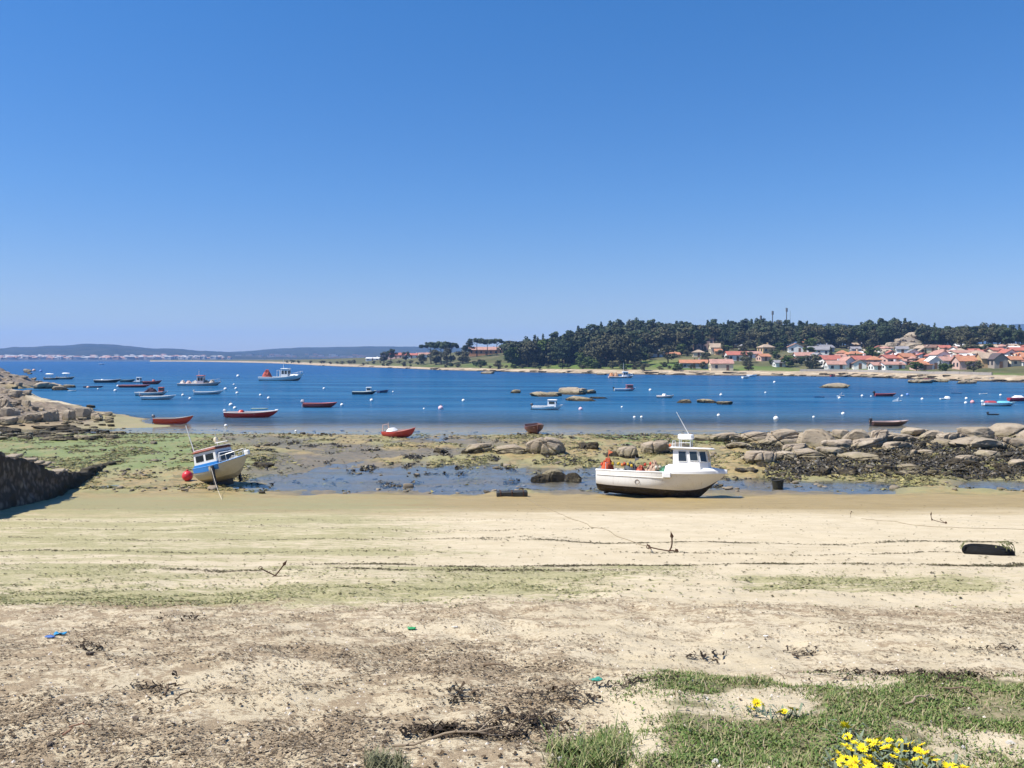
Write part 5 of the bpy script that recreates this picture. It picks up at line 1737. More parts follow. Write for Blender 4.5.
skiff('pale green upturned-looking dinghy behind the long red boat', 260, 409.2, 17, (0.25, 0.33, 0.25), (0.1, 0.12, 0.1), (0.5, 0.58, 0.46), (0.62, 0.70, 0.58), R(-3), seats=1, Dk=0.10, bow_up=.1, nt=(12, 6))
def trawler_gear(root, hl, Ln):
    a = hl.pt(0.16, 0.9)
    tangle('net_heap', root, (a[0], 0, a[2]), (Ln * 0.22, hl.half(.16) * 1.6, 2.2), (0.45, 0.10, 0.07), 61, 'tall red net heap at the stern of the white trawler', 'fishing net', 44, 0.07)
    b = hl.pt(0.42, 1.0)
    mb = MB()
    for dy in (-1, 1):
        mb.tube([(b[0], dy, b[2] - 0.4), (b[0], dy, b[2] + 1.9)], 0.07, 6)
    mb.tube([(b[0], -1.1, b[2] + 1.9), (b[0], 1.1, b[2] + 1.9)], 0.09, 6)
    mb.build('gallows', paint((0.78, 0.78, 0.76), 0.4, 0.2), root)
    c = hl.pt(0.80, 1.0)
    o = MB().box((0, 0, 0), (Ln * 0.2, hl.half(.8) * 1.9, 0.5), bevel=0.15, taper=0.9).build('whaleback', paint(W_, 0.4, 0.1), root); o.location = c[0], 0, c[2] + 0.1
trawler('fishing_trawler', 'white trawler with high bow and red gear at its stern', 282, 380.8, 45, R(-6), (0.72, 0.72, 0.70), (0.5, 0.5, 0.48), (0.82, 0.82, 0.80), W_, 0.60, (2.0, 2.4, 2.6), 2.4, trawler_gear, 0.28, 0.12, 0.75, (0.03, 0.035, 0.05), boot=0.38)
def grey_bag(root, hl, Ln): pass
skiff('red boat with a grey covered outboard riding in mid water', 320.5, 407.4, 33, (0.52, 0.07, 0.06), (0.36, 0.04, 0.04), (0.42, 0.16, 0.13), (0.55, 0.12, 0.10), R(4), motor=(0.42, 0.42, 0.45), motor_size=1.15, seats=2, Dk=0.15, bow_up=0.2)
skiff('green and white boat with a small white cabin at its bow', 364.5, 394.4, 24, (0.05, 0.07, 0.08), DARK, (0.45, 0.55, 0.45), (0.70, 0.75, 0.68), R(4), seats=1, extra=deckhouse(W_, W_, 0.68, (0.9, 0.95, 0.8), (1, 1)), name='cabin_boat', Dk=0.14, nt=(16, 7))
skiff('dark blue boat just right of the green and white boat', 383.5, 392.6, 8, (0.03, 0.05, 0.14), DARK, DARK, (0.04, 0.06, 0.16), R(60), Lk=3.0, seats=1, nt=(12, 6))
def stern_gear(root, hl, Ln):
    a = hl.pt(0.22, 0.9)
    o = MB().box((0, 0, .1), (0.75, 0.85, 0.34), bevel=0.12, taper=.8).build('engine_cover', paint((0.80, 0.79, 0.76), .45, .15), root, True); o.location = a[0] + .1, 0, a[2] + .05
    mb = MB().tube([(a[0] - .55, .38, a[2]), (a[0] - .5, .36, a[2] + .62), (a[0] - .5, -.36, a[2] + .62), (a[0] - .55, -.38, a[2])], 0.045, 6)
    mb.build('stern_frame', paint((0.62, 0.42, 0.36), .5, .3), root)
    mb = MB().tube([(a[0] - .3, .2, a[2]), (a[0] - .35, .2, a[2] + .8)], 0.03, 6); mb.build('stave', paint((0.5, 0.4, 0.34), .5, .3), root)
skiff('red boat with white engine cover stranded on the weedy flat', 400.5, 437.2, 33, (0.50, 0.05, 0.04), (0.36, 0.04, 0.03), (0.45, 0.32, 0.28), (0.52, 0.09, 0.07), R(-30), seats=1, extra=stern_gear, bow_up=0.45, Dk=0.17, pitch=R(-4), roll=R(4), draft=0.02, zoff=-0.02, Lk=3.1, name='motor_boat', boot=.2)
skiff('dark red round-bellied boat seen bow-on at the water edge', 535, 432.6, 18, (0.16, 0.03, 0.022), (0.10, 0.02, 0.018), (0.25, 0.13, 0.10), (0.16, 0.10, 0.10), R(-82), Lk=3.4, Bk=0.46, Dk=0.22, seats=3, cap=(0.45, 0.25, 0.2), bow_up=0.25, roll=R(5), draft=0.15)
skiff('white motor boat with a cabin near its bow in mid water', 547.5, 409.9, 30, (0.82, 0.82, 0.80), (0.7, 0.7, 0.7), GREY, W_, R(-12), motor=(0.05, 0.05, 0.06), seats=1, extra=deckhouse((0.83, 0.83, 0.82), W_, 0.66, (1.05, 1.0, 0.85), (1, 1)), name='cabin_boat', Dk=0.15, Bk=.34)
skiff('dark blue dinghy beside the tan rock in mid water', 578, 392.6, 8, (0.02, 0.03, 0.10), DARK, DARK, (0.03, 0.04, 0.12), R(30), Lk=2.2, seats=1, nt=(12, 6))
def orange_gear(root, hl, Ln):
    for k, t in enumerate((0.12, 0.30)):
        a = hl.pt(t, 0.95)
        tangle('net_heap', root, (a[0], 0, a[2]), (Ln * 0.22, hl.half(t) * 1.7, 1.3), ((0.55, 0.26, 0.12), (0.50, 0.30, 0.18))[k], 71 + k, ('bright orange', 'dull orange')[k] + ' net heap on the orange and white trawler', 'fishing net', 30, 0.06)
trawler('fishing_trawler', 'orange laden trawler with a white wheelhouse under the wooded shore', 621, 378.0, 25, R(2), (0.60, 0.40, 0.28), (0.5, 0.4, 0.3), (0.82, 0.80, 0.78), W_, 0.68, (1.7, 1.8, 1.7), 2.6, orange_gear, 0.30, 0.12, 0.3)
skiff('white and purple boat with red cover in mid water', 625, 391.0, 22, (0.60, 0.68, 0.75), (0.3, 0.34, 0.4), (0.4, 0.42, 0.46), W_, R(4), seats=1, extra=deckhouse((0.30, 0.12, 0.14), (0.36, 0.14, 0.15), 0.70, (1.3, 1.2, 0.8), (1, 1)), name='cabin_boat', motor=DARK, Dk=0.13, nt=(16, 7))
skiff('tiny white and pink boat left of the low brown rocks', 665.5, 398.0, 16, (0.62, 0.52, 0.47), (0.3, 0.2, 0.18), (0.5, 0.42, 0.38), (0.72, 0.66, 0.62), R(-25), seats=1, extra=console(W_, 0.6, 0.45), Lk=2.7, Dk=.17, nt=(14, 6))
G_SH = 'little boats drawn up along the far shore'
for k, (a, b, lab, c) in enumerate([(746, 378.4, 'white boat at the far shore below the red roofed gable house', W_), (752, 376.8, 'small white boat close behind another at the far shore', W_), (757.5, 374.5, 'pale pink boat on the far sand below the red roof', (0.7, 0.55, 0.5)),
                            (833, 376.6, 'dark red boat at the far shore below the village', (0.32, 0.06, 0.07)), (846, 377.0, 'black boat at the far shore below the village', DARK), (840, 374.8, 'pinkish boat drawn up on the far sand', (0.6, 0.40, 0.36)),
                            (882, 376.0, 'white boat on the far sand under the long white house', W_), (889, 375.8, 'white boat beside another under the long white house', W_),
                            (981, 380.4, 'white boat at the far right shore, end of a row', W_), (987, 380.8, 'white boat second in the row at the right shore', W_), (993, 380.2, 'white boat third in the row at the right shore', W_), (998, 378.8, 'larger white boat behind the row at the right shore', W_),
                            (929, 380.4, 'dark red boat among the low rocks at the far right', (0.25, 0.05, 0.06)), (948, 377.6, 'dark boat behind the low rocks at the far right', (0.06, 0.06, 0.1))]):
    skiff(lab, a, b, 6 if k < 3 else 8, c, c, GREY, c, R(rnd.uniform(-40, 40)), Lk=rnd.uniform(2.6, 3.6), seats=1, Dk=0.2, nt=(10, 5), group=G_SH, zoff=0.05)
skiff('small dark blue dinghy below the pale far rock', 819.5, 397.3, 11, (0.02, 0.05, 0.17), DARK, DARK, (0.03, 0.06, 0.2), R(2), seats=1, Dk=.12, bow_up=.15, nt=(12, 6))
def sail(root, hl, Ln):
    a = hl.pt(.45, 1)
    MB().tube([(a[0], 0, a[2] - .2), (a[0] + .25, 0, a[2] + .55)], .02, 6).build('mast', paint(W_, .4, .1), root)
    MB().add([(a[0] - .5, 0, a[2] + .05), (a[0] + .2, .02, a[2] + .05), (a[0] + .28, 0, a[2] + .5), (a[0] - .5, .02, a[2] + .05), (a[0] + .2, .04, a[2] + .05), (a[0] + .28, .02, a[2] + .5)], [(0, 1, 2), (5, 4, 3), (0, 3, 4, 1), (1, 4, 5, 2), (2, 5, 3, 0)]).build('sail', paint((.62, .74, .82), .6, .1), root)
skiff('tiny dinghy with a small pale sail by the far rock', 841, 396.2, 6, (0.45, 0.6, 0.7), GREY, GREY, W_, R(20), Lk=1.4, seats=1, extra=sail, nt=(12, 6))
skiff('tiny white dinghy with a small sail below the dark red boat', 897.3, 401.4, 6, W_, W_, GREY, W_, R(-10), Lk=1.2, seats=1, extra=sail, nt=(12, 6))
skiff('dark red boat with a black outboard off the village', 885.5, 396.3, 21, (0.34, 0.05, 0.06), (0.22, 0.03, 0.04), (0.3, 0.12, 0.12), (0.40, 0.10, 0.10), R(-3), motor=DARK, seats=1, Dk=0.16, bow_up=.15, nt=(16, 7), motor_size=1.0)
skiff('long brown boat with pale inside and black motor beyond the boulders', 890, 425.3, 38, (0.075, 0.035, 0.03), (0.05, 0.025, 0.022), (0.52, 0.38, 0.33), (0.40, 0.30, 0.27), R(3), motor=DARK, seats=3, Dk=0.13, bow_up=0.25, motor_size=0.75, cap=(.5, .38, .33), name='motor_boat')
skiff('small white boat with a dark waterline left of the blue barge', 945.5, 399.6, 11, (0.72, 0.78, 0.78), DARK, GREY, W_, R(5), seats=1, extra=console(W_, .5, .7), Dk=.18, boot=.5, nt=(12, 6))
skiff('flat blue grey boat behind the small white boat at right', 956.5, 393.4, 12, (0.08, 0.13, 0.24), DARK, (0.1, 0.15, 0.25), (0.1, 0.16, 0.28), R(0), seats=1, Dk=.1, bow_up=.1, nt=(12, 6))
skiff('white boat farther out above the red and white boat', 983.5, 394.2, 8, W_, W_, GREY, W_, R(0), seats=1, Dk=.15, nt=(12, 6))
def rwb(root, hl, Ln):
    a = hl.pt(.2, 1.0); b = hl.pt(.62, 1.0)
    o = MB().box((0, 0, 0), (1.3, 1.1, .35), bevel=.1, taper=.85).build('stern_cover', paint((.42, .06, .07), .5, .2), root); o.location = a[0] + .1, 0, a[2] + .08
    o = MB().box((0, 0, 0), (1.9, 1.2, .35), bevel=.12, taper=.7).build('fore_cover', paint((.16, .48, .66), .5, .2), root, True); o.location = b[0], 0, b[2] + .06
skiff('white boat with red stern cover and light blue fore cover', 999.5, 406.0, 31, (0.80, 0.78, 0.78), DARK, GREY, (0.12, 0.25, 0.3), R(-6), motor=(0.75, .75, .75), seats=0, extra=rwb, Dk=0.13, bow_up=.2, name='motor_boat')
skiff('red boat under a white cover at the right edge of the view', 1018, 401.2, 20, (0.42, 0.035, 0.06), (0.3, 0.03, 0.05), W_, (0.45, 0.06, 0.08), R(5), seats=0, extra=lambda r_, h_, l_: setattr(MB().box((h_.pt(.5, 1)[0], 0, h_.pt(.5, 1)[2] + .16), (l_ * .6, h_.B * .8, .42), bevel=.15, taper=.7).build('boat_cover', paint((.80, .77, .74), .6, .15), r_, True), 'name', 'boat_cover'), Dk=.2)
skiff('little black rubber dinghy with motor in front of the boulders', 994, 415.0, 12, (0.02, 0.02, 0.022), (0.02, 0.02, 0.02), DARK, (0.03, 0.03, 0.032), R(4), motor=DARK, seats=1, Dk=.17, Bk=.42, bow_up=.1, name='rubber_dinghy', full=3.5, motor_size=.6, tilt=0.0)
skiff('faint white boat far out near the opposite town', 102, 364.6, 6, W_, W_, GREY, W_, 0, seats=1, nt=(10, 5))

# ------------------------------------------------------------------ mooring buoys
BUOYS = []
def buoy(px, row, dpx, col, cname):
    p = at_z(px, row + dpx * 0.25, 0)
    r = dpx * p.y / F / 2
    root = empty('mooring_buoy', (p.x, p.y, 0))
    tag(root, None, 'buoy', 'mooring buoys in the bay')
    b = MB().ball((0, 0, r * 0.45), r, 12, 0.95)
    b.build('float', plain('buoy_' + cname, col, 0.45, 0.2, 4), root, 'all')
    t = MB().tube([(0, 0, r * 1.35), (0, 0, r * 1.62)], r * 0.16, 6)
    t.tube([(r * .22 * cos(a), 0, r * 1.75 + r * .22 * sin(a)) for a in np.linspace(0, 6.28, 9)], r * 0.07, 5)
    t.build('ring', paint((0.25, 0.22, 0.2), .5, .3), root)
    root.rotation_euler = (rnd.uniform(-.2, .2), rnd.uniform(-.2, .2), rnd.uniform(0, 6))
    BUOYS.append([root, cname + ' mooring buoy ' + wherefrom(px, row), px, row])
WB = (0.82, 0.82, 0.80)
for (a, b, s_) in [(115.5, 390.5, 3.2), (98, 389, 1.8), (118, 386, 2.8), (183, 395, 3), (190, 398.5, 3), (225.5, 389, 3.4), (238, 376, 3.2), (236, 388.5, 2.8), (237, 393, 3),
                (234, 384.5, 2), (231, 404.8, 4.2), (235, 408, 3.6), (260.5, 395, 2.6), (268.5, 398, 3), (324, 388.5, 2.6), (342, 404.8, 3.4), (371.5, 400.2, 3.6), (393, 391.8, 1.8), (424, 408.7, 2),
                (463.5, 400.5, 3.4), (622, 407, 2.2), (634.5, 417.2, 2.8), (641.5, 417, 2.8), (650.2, 390, 3), (718.5, 415.2, 3.4), (776, 418.4, 5.2), (813.5, 417, 2.6), (843, 413.6, 3.6),
                (721, 394.8, 2.8), (765.5, 392.6, 2), (774.5, 382.2, 2.4), (839.2, 397.9, 3), (862.2, 395.8, 2.6), (902, 395.8, 2.4), (922, 399, 2.8), (965.8, 402.8, 3), (966.5, 398.4, 2.8), (1000.5, 395, 2.4), (871, 396.2, 1.6),
                (983, 403.8, 2.6), (296, 431, 2.6), (226, 425.6, 3.4)]:
    buoy(a, b, s_, WB, 'white')
for (a, b, s_) in [(440.6, 408, 5.4), (580.5, 409, 4.2)]:
    buoy(a, b, s_, (0.75, 0.50, 0.55), 'pink and white')
for (a, b, s_) in [(34, 370.4, 3.2), (88, 387.4, 3)]:
    buoy(a, b, s_, (0.72, 0.45, 0.34), 'pale orange')
buoy(972.5, 402, 4.2, (0.66, 0.33, 0.33), 'faded red')
buoy(41, 371, 2.8, (0.16, 0.30, 0.62), 'blue')
buoy(907.5, 394.4, 2.8, (0.12, 0.20, 0.50), 'blue')
settle(BUOYS)

# big red buoy hanging beside the blue cabin boat
p = at_ground(187.5, 481)
root = empty('mooring_buoy', (p.x, p.y, p.z))
tag(root, 'big red ball buoy on the mud left of the blue cabin boat', 'buoy')
r = 5.3 * p.y / F
MB().ball((0, 0, r * 0.96), r, 18, 1.0).build('float', plain('buoy_red', (0.62, 0.035, 0.045), 0.4, 0.3, 5), root, 'all')
MB().lathe([(r * .2, r * 1.9), (r * .2, r * 2.15), (r * .1, r * 2.2)], 10).build('neck', paint((0.5, 0.04, 0.04), .5, .3), root)
# ------------------------------------------------------------------ houses
def tile_roof(name, col):
    key = ('roof', name)
    if key in MATS: return MATS[key]
    m, nt = newmat(name)
    tc = N(nt, 'ShaderNodeTexCoord').outputs['Object']
    n = noise(nt, tc, 0.7, 6, 0.7); n2 = noise(nt, tc, 3.0, 4, 0.7)
    c = mix(nt, mapr(nt, n, 0.35, 0.7), col, tuple(q * 0.6 + 0.03 for q in col))
    c = mix(nt, mapr(nt, n2, 0.5, 0.75, 0, 0.6), c, tuple(min(1, q * 1.3 + 0.04) for q in col))
    finish(nt, c, 0.85, n2, 0.4, 0.1, 0.1)
    MATS[key] = m
    return m
ROOFC = dict(orange=(0.47, 0.21, 0.115), red=(0.43, 0.145, 0.105), pink=(0.44, 0.245, 0.19), brown=(0.22, 0.13, 0.095), grey=(0.26, 0.25, 0.26), tan=(0.42, 0.32, 0.23), dark=(0.10, 0.08, 0.08), white=(0.74, 0.72, 0.70))
WALLC = dict(white=(0.80, 0.78, 0.74), cream=(0.68, 0.58, 0.42), pink=(0.62, 0.42, 0.34), ochre=(0.55, 0.38, 0.20), grey=(0.42, 0.41, 0.42), orange=(0.60, 0.30, 0.16), stone=(0.36, 0.31, 0.26))
HOUSES = []
def house(xl, xr, rt, rb, roofn, walln, kind='side', yaw=None, name='house', dd=None):
    cx = (xl + xr) / 2
    p = at_ground(cx, rb, hhs, 190, 700, 1.0) if dd is None else Vector(((cx - 512) / F * dd, dd, hhs((cx - 512) / F * dd, dd)))
    k = p.y / F
    w = (xr - xl) * k; h = (rb - rt) * k
    yaw = rnd.uniform(-.3, .3) if yaw is None else yaw
    dp = min(9.0, max(5.0, w * 0.8))
    if kind == 'gable': w = min(w, 9)
    base = -1.2
    rh = (0.36 if kind != 'flat' else 0.06) * h
    rh = min(rh, 0.42 * (dp if kind == 'side' else w))
    wh = h - rh
    root = empty(name, (p.x, p.y + dp / 2, p.z), (0, 0, yaw))
    tag(root, None, 'house', 'houses of the village across the water' if cx > 640 else 'houses on the headland')
    wm = plain('wall_' + walln, WALLC[walln], 0.85, 0.35, 0.5, 0.1)
    rm = tile_roof('roof_' + roofn, ROOFC[roofn])
    a, b = w / 2, dp / 2
    mb = MB(); rf = MB()
    vs = [(-a, -b, base), (a, -b, base), (a, b, base), (-a, b, base), (-a, -b, wh), (a, -b, wh), (a, b, wh), (-a, b, wh)]
    fs = [(0, 1, 5, 4), (1, 2, 6, 5), (2, 3, 7, 6), (3, 0, 4, 7)]
    o, t = 0.35, 0.16
    if kind == 'side':
        vs += [(-a, 0, h), (a, 0, h)]; fs += [(4, 7, 8), (5, 9, 6)]
        s = rh / b
        for sg in (-1, 1):
            q = [(-a - o, sg * (b + o), wh - s * o), (a + o, sg * (b + o), wh - s * o), (a + o, 0, h), (-a - o, 0, h)]
            q2 = [(x, y, z + t) for x, y, z in q]
            f = [(0, 3, 2, 1), (4, 5, 6, 7), (0, 1, 5, 4), (1, 2, 6, 5), (2, 3, 7, 6), (3, 0, 4, 7)]
            rf.add([(x, y, z + 0.01) for x, y, z in q] + q2, f if sg < 0 else [ff[::-1] for ff in f])
    elif kind == 'gable':
        vs += [(0, -b, h), (0, b, h)]; fs += [(4, 5, 8), (6, 7, 9)]
        s = rh / a
        for sg in (-1, 1):
            q = [(sg * (a + o), -b - o, wh - s * o), (sg * (a + o), b + o, wh - s * o), (0, b + o, h), (0, -b - o, h)]
            q2 = [(x, y, z + t) for x, y, z in q]
            f = [(0, 3, 2, 1), (4, 5, 6, 7), (0, 1, 5, 4), (1, 2, 6, 5), (2, 3, 7, 6), (3, 0, 4, 7)]
            rf.add([(x, y, z + 0.01) for x, y, z in q] + q2, f if sg > 0 else [ff[::-1] for ff in f])
    elif kind == 'hip':
        r = max(0.3, a - b * 0.8)
        q = [(-a - o, -b - o, wh), (a + o, -b - o, wh), (a + o, b + o, wh), (-a - o, b + o, wh), (-r, 0, h + t), (r, 0, h + t)]
        q += [(-a - o, -b - o, wh + t), (a + o, -b - o, wh + t), (a + o, b + o, wh + t), (-a - o, b + o, wh + t)]
        rf.add(q, [(3, 2, 1, 0), (0, 1, 7, 6), (1, 2, 8, 7), (2, 3, 9, 8), (3, 0, 6, 9), (6, 7, 5, 4), (8, 9, 4, 5), (7, 8, 5), (9, 6, 4)])
    else:
        rf.box((0, 0, h - rh / 2 + 0.02), (w + 0.3, dp + 0.3, rh + 0.12))
    mb.add(vs, fs)
    mb.build('wall', wm, root)
    rfo = rf.build('roof', rm, root)
    if kind != 'flat' and w > 5 and rnd.random() < .6:
        zc = h - (0.35 * rh if kind == 'side' else 0.2 * rh)
        ch = MB().box((a * .45 if kind != 'gable' else a * .3, b * .25, zc + .45), (.6, .6, 1.5))
        ch.build('chimney', wm, rfo)
    # windows and a door: each a shallow pane set just proud of the wall
    wg = plain('house_window', (0.035, 0.04, 0.05), 0.25, 0.2, 1.0)
    fr = plain('house_door', (0.16, 0.09, 0.05), 0.6, 0.3, 1.0)
    st = 2 if wh > 4.2 else 1
    fh = wh / st
    n = max(1, int(w / 2.7))
    for s_ in range(st):
        for i in range(n):
            x = (i + .5) / n * w - a
            if s_ == 0 and i == n // 2:
                MB().box((x, -b - .03, 1.0), (.95, .08, 2.0)).build('door', fr, root)
            else:
                MB().box((x, -b - .03, s_ * fh + fh * .55), (.95, .08, min(1.3, fh * .45))).build('window', wg, root)
        for j in range(2):
            MB().box((-a - .03, (j - .5) * dp * .45, s_ * fh + fh * .55), (.08, .95, min(1.3, fh * .45))).build('window', wg, root)
    if name == 'house':
        nm = {'side': 'house with long', 'gable': 'gable-fronted house with', 'hip': 'house with hipped', 'flat': 'flat topped house with'}[kind]
        HOUSES.append([root, '%s walled %s %s roof' % (walln, nm, roofn), cx, (rt + rb) / 2])
    return root

HL = [
    # the village front, left to right
    (682, 709, 360, 368.5, 'orange', 'grey', 'side'), (712, 734, 359.5, 370.5, 'pink', 'cream', 'side'), (728, 748, 351.5, 361, 'red', 'white', 'side'),
    (748, 762, 351.5, 358, 'pink', 'white', 'side'), (696, 714, 338.5, 350, 'brown', 'pink', 'flat'), (711, 721, 343.5, 354, 'tan', 'cream', 'side'), (694, 705, 350, 357, 'tan', 'cream', 'hip'),
    (716, 723, 349, 355, 'orange', 'ochre', 'side'), (761, 774, 344.5, 353, 'tan', 'ochre', 'hip'), (760, 770, 354, 361, 'orange', 'pink', 'side'), (741, 747, 344.5, 350, 'grey', 'white', 'gable'),
    (790, 804, 343.5, 352.5, 'pink', 'white', 'gable'), (804, 818, 339.5, 349.5, 'orange', 'cream', 'side'), (811, 831, 346.5, 355.5, 'grey', 'white', 'side'),
    (797, 816, 352.5, 361.5, 'pink', 'white', 'side'), (814, 823, 353, 363, 'grey', 'white', 'gable'), (822, 842, 355.5, 367, 'red', 'white', 'side'), (829, 846, 361, 370.5, 'pink', 'white', 'side'),
    (820, 834, 345, 352, 'grey', 'grey', 'side'), (840, 849, 350.5, 358, 'orange', 'cream', 'hip'), (849, 865, 351.5, 359.5, 'orange', 'cream', 'hip'), (844, 855, 357, 368.5, 'pink', 'white', 'gable'),
    (854, 874, 356, 366, 'red', 'white', 'side'), (856, 868, 360, 369, 'brown', 'white', 'gable'), (871, 883, 356.5, 366.5, 'orange', 'pink', 'hip'), (874, 885, 362.5, 370.5, 'pink', 'white', 'side'),
    (884, 904, 355, 364.5, 'red', 'pink', 'side'), (901, 915, 353.5, 363, 'orange', 'orange', 'side'), (885, 905, 362, 369.5, 'pink', 'white', 'side'), (899, 910, 346.5, 353.5, 'grey', 'white', 'side'),
    (910, 921, 349.5, 358, 'grey', 'white', 'gable'), (921, 931, 345.5, 352.5, 'tan', 'cream', 'gable'), (917, 932, 361.5, 370, 'orange', 'pink', 'side'), (885, 892, 349.5, 355, 'tan', 'cream', 'side'),
    (931, 943, 356.5, 369, 'white', 'white', 'gable'), (936, 950, 351, 361, 'pink', 'white', 'gable'), (942, 952, 345.5, 352, 'red', 'cream', 'side'), (928, 941, 345, 352, 'brown', 'cream', 'side'),
    (944, 960, 357, 367, 'pink', 'white', 'side'), (956, 968, 346.5, 353, 'pink', 'white', 'side'), (958, 986, 350.5, 357.5, 'pink', 'cream', 'side'), (960, 977, 356, 369.5, 'orange', 'pink', 'side'),
    (976, 984, 357, 367, 'red', 'white', 'gable'), (983, 998, 353, 367.5, 'tan', 'ochre', 'side'), (995, 1008, 353.5, 368, 'dark', 'stone', 'gable'), (993, 1006, 348, 355, 'red', 'cream', 'side'),
    (1006, 1017, 349.5, 358.5, 'red', 'white', 'gable'), (1008, 1028, 356.5, 366, 'orange', 'cream', 'side'), (1013, 1027, 347.5, 356, 'red', 'white', 'side'), (1026, 1042, 353, 365, 'orange', 'white', 'side'),
    (836.5, 842.5, 337, 342, 'grey', 'white', 'gable'), (1030, 1050, 346, 355, 'red', 'white', 'side'), (968, 980, 346, 352, 'grey', 'white', 'side'), (866, 876, 349.5, 355, 'tan', 'pink', 'side'),
    (858, 868, 342.5, 347, 'grey', 'cream', 'side'), (851, 859, 343, 348, 'tan', 'stone', 'side'),
    (647, 665, 351.5, 357, 'tan', 'white', 'side'), (668, 680, 352.5, 358, 'orange', 'ochre', 'side'), (776, 786, 360.5, 367, 'grey', 'white', 'side'), (786, 796, 357, 363, 'red', 'cream', 'side'),
    (469, 503, 347.0, 355.0, 'pink', 'orange', 'side', 0.0), (386, 404, 353.0, 358.8, 'red', 'pink', 'side'), (404, 420, 353.4, 358.4, 'red', 'white', 'side'), (418, 430, 352.8, 357.8, 'pink', 'white', 'side'),
    (366, 380, 357.5, 360.5, 'white', 'white', 'side'),
]
rh_ = random.Random(88)
for k in range(160):                     # smaller houses packed between and behind the ones above
    a = rh_.choice([rh_.uniform(812, 1034), rh_.uniform(890, 1034)]); w_ = rh_.uniform(6, 10); t_ = rh_.uniform(344, 361); hh_ = rh_.uniform(5, 7.5)
    if abs(a - 906) < 14 and t_ < 350: continue
    HL.append((a - w_ / 2, a + w_ / 2, t_, t_ + hh_, rh_.choice(['orange', 'pink', 'pink', 'red', 'tan', 'grey', 'white']), rh_.choice(['white', 'white', 'cream', 'pink', 'grey']), rh_.choice(['side', 'side', 'gable', 'hip'])))
done_ = []
for h in HL:
    c_ = ((h[0] + h[1]) / 2, h[3])
    if h not in HL[:66] and any(abs(c_[0] - q[0]) < 6 and abs(c_[1] - q[1]) < 1.8 for q in done_): continue
    done_.append(c_)
    house(*h)
for it in HOUSES:
    it[1] = it[1] + (' up the slope' if it[3] < 353 and it[2] > 640 else ' near the shore' if it[3] > 361 else ' midway up' if it[2] > 640 else ' on the headland')
settle(HOUSES)
HOUSE_PTS = [(h[0].location.x, h[0].location.y) for h in HOUSES]

# sea wall in front of the village
mb = MB()
pp = []
for px_ in range(800, 1000, 8):
    dd = float(np.interp(px_, _sh_px, _sh_d)) + 11
    X = (px_ - 512) / F * dd
    pp.append((X, dd, hhs(X, dd)))
for a, b in zip(pp[:-1], pp[1:]):
    m_ = ((a[0] + b[0]) / 2, (a[1] + b[1]) / 2)
    ln = math.hypot(b[0] - a[0], b[1] - a[1])
    mb.box((m_[0], m_[1], (a[2] + b[2]) / 2 + 0.1), (ln + 0.02, 0.6, 1.3), math.atan2(b[1] - a[1], b[0] - a[0]))
o = mb.build('sea_wall', plain('sea_wall_stone', (0.36, 0.33, 0.30), 0.95, 0.7, 0.8, 0.1))
tag(o, 'low grey sea wall along the shore in front of the village', 'wall')

# ------------------------------------------------------------------ trees
def leaf_mat(name, a, b):
    m, nt = newmat(name)
    t = attr(nt, 'tone')
    info = N(nt, 'ShaderNodeObjectInfo').outputs['Random']
    c = mix(nt, t, a, b)
    c = mix(nt, mapr(nt, info, 0, 1, 0, 0.45), c, tuple(q * 0.55 for q in a))
    bs = finish(nt, c, 0.75, None, spec=0.15)
    MATS[name] = m
    return m
PINE = leaf_mat('pine_needles', (0.032, 0.052, 0.028), (0.09, 0.115, 0.052))
OAK = leaf_mat('dark_leaves', (0.052, 0.060, 0.032), (0.15, 0.14, 0.075))
GREEN = leaf_mat('green_leaves', (0.04, 0.075, 0.018), (0.115, 0.15, 0.04))
BARK = plain('bark', (0.10, 0.075, 0.055), 0.95, 0.5, 2.0, 0.05)

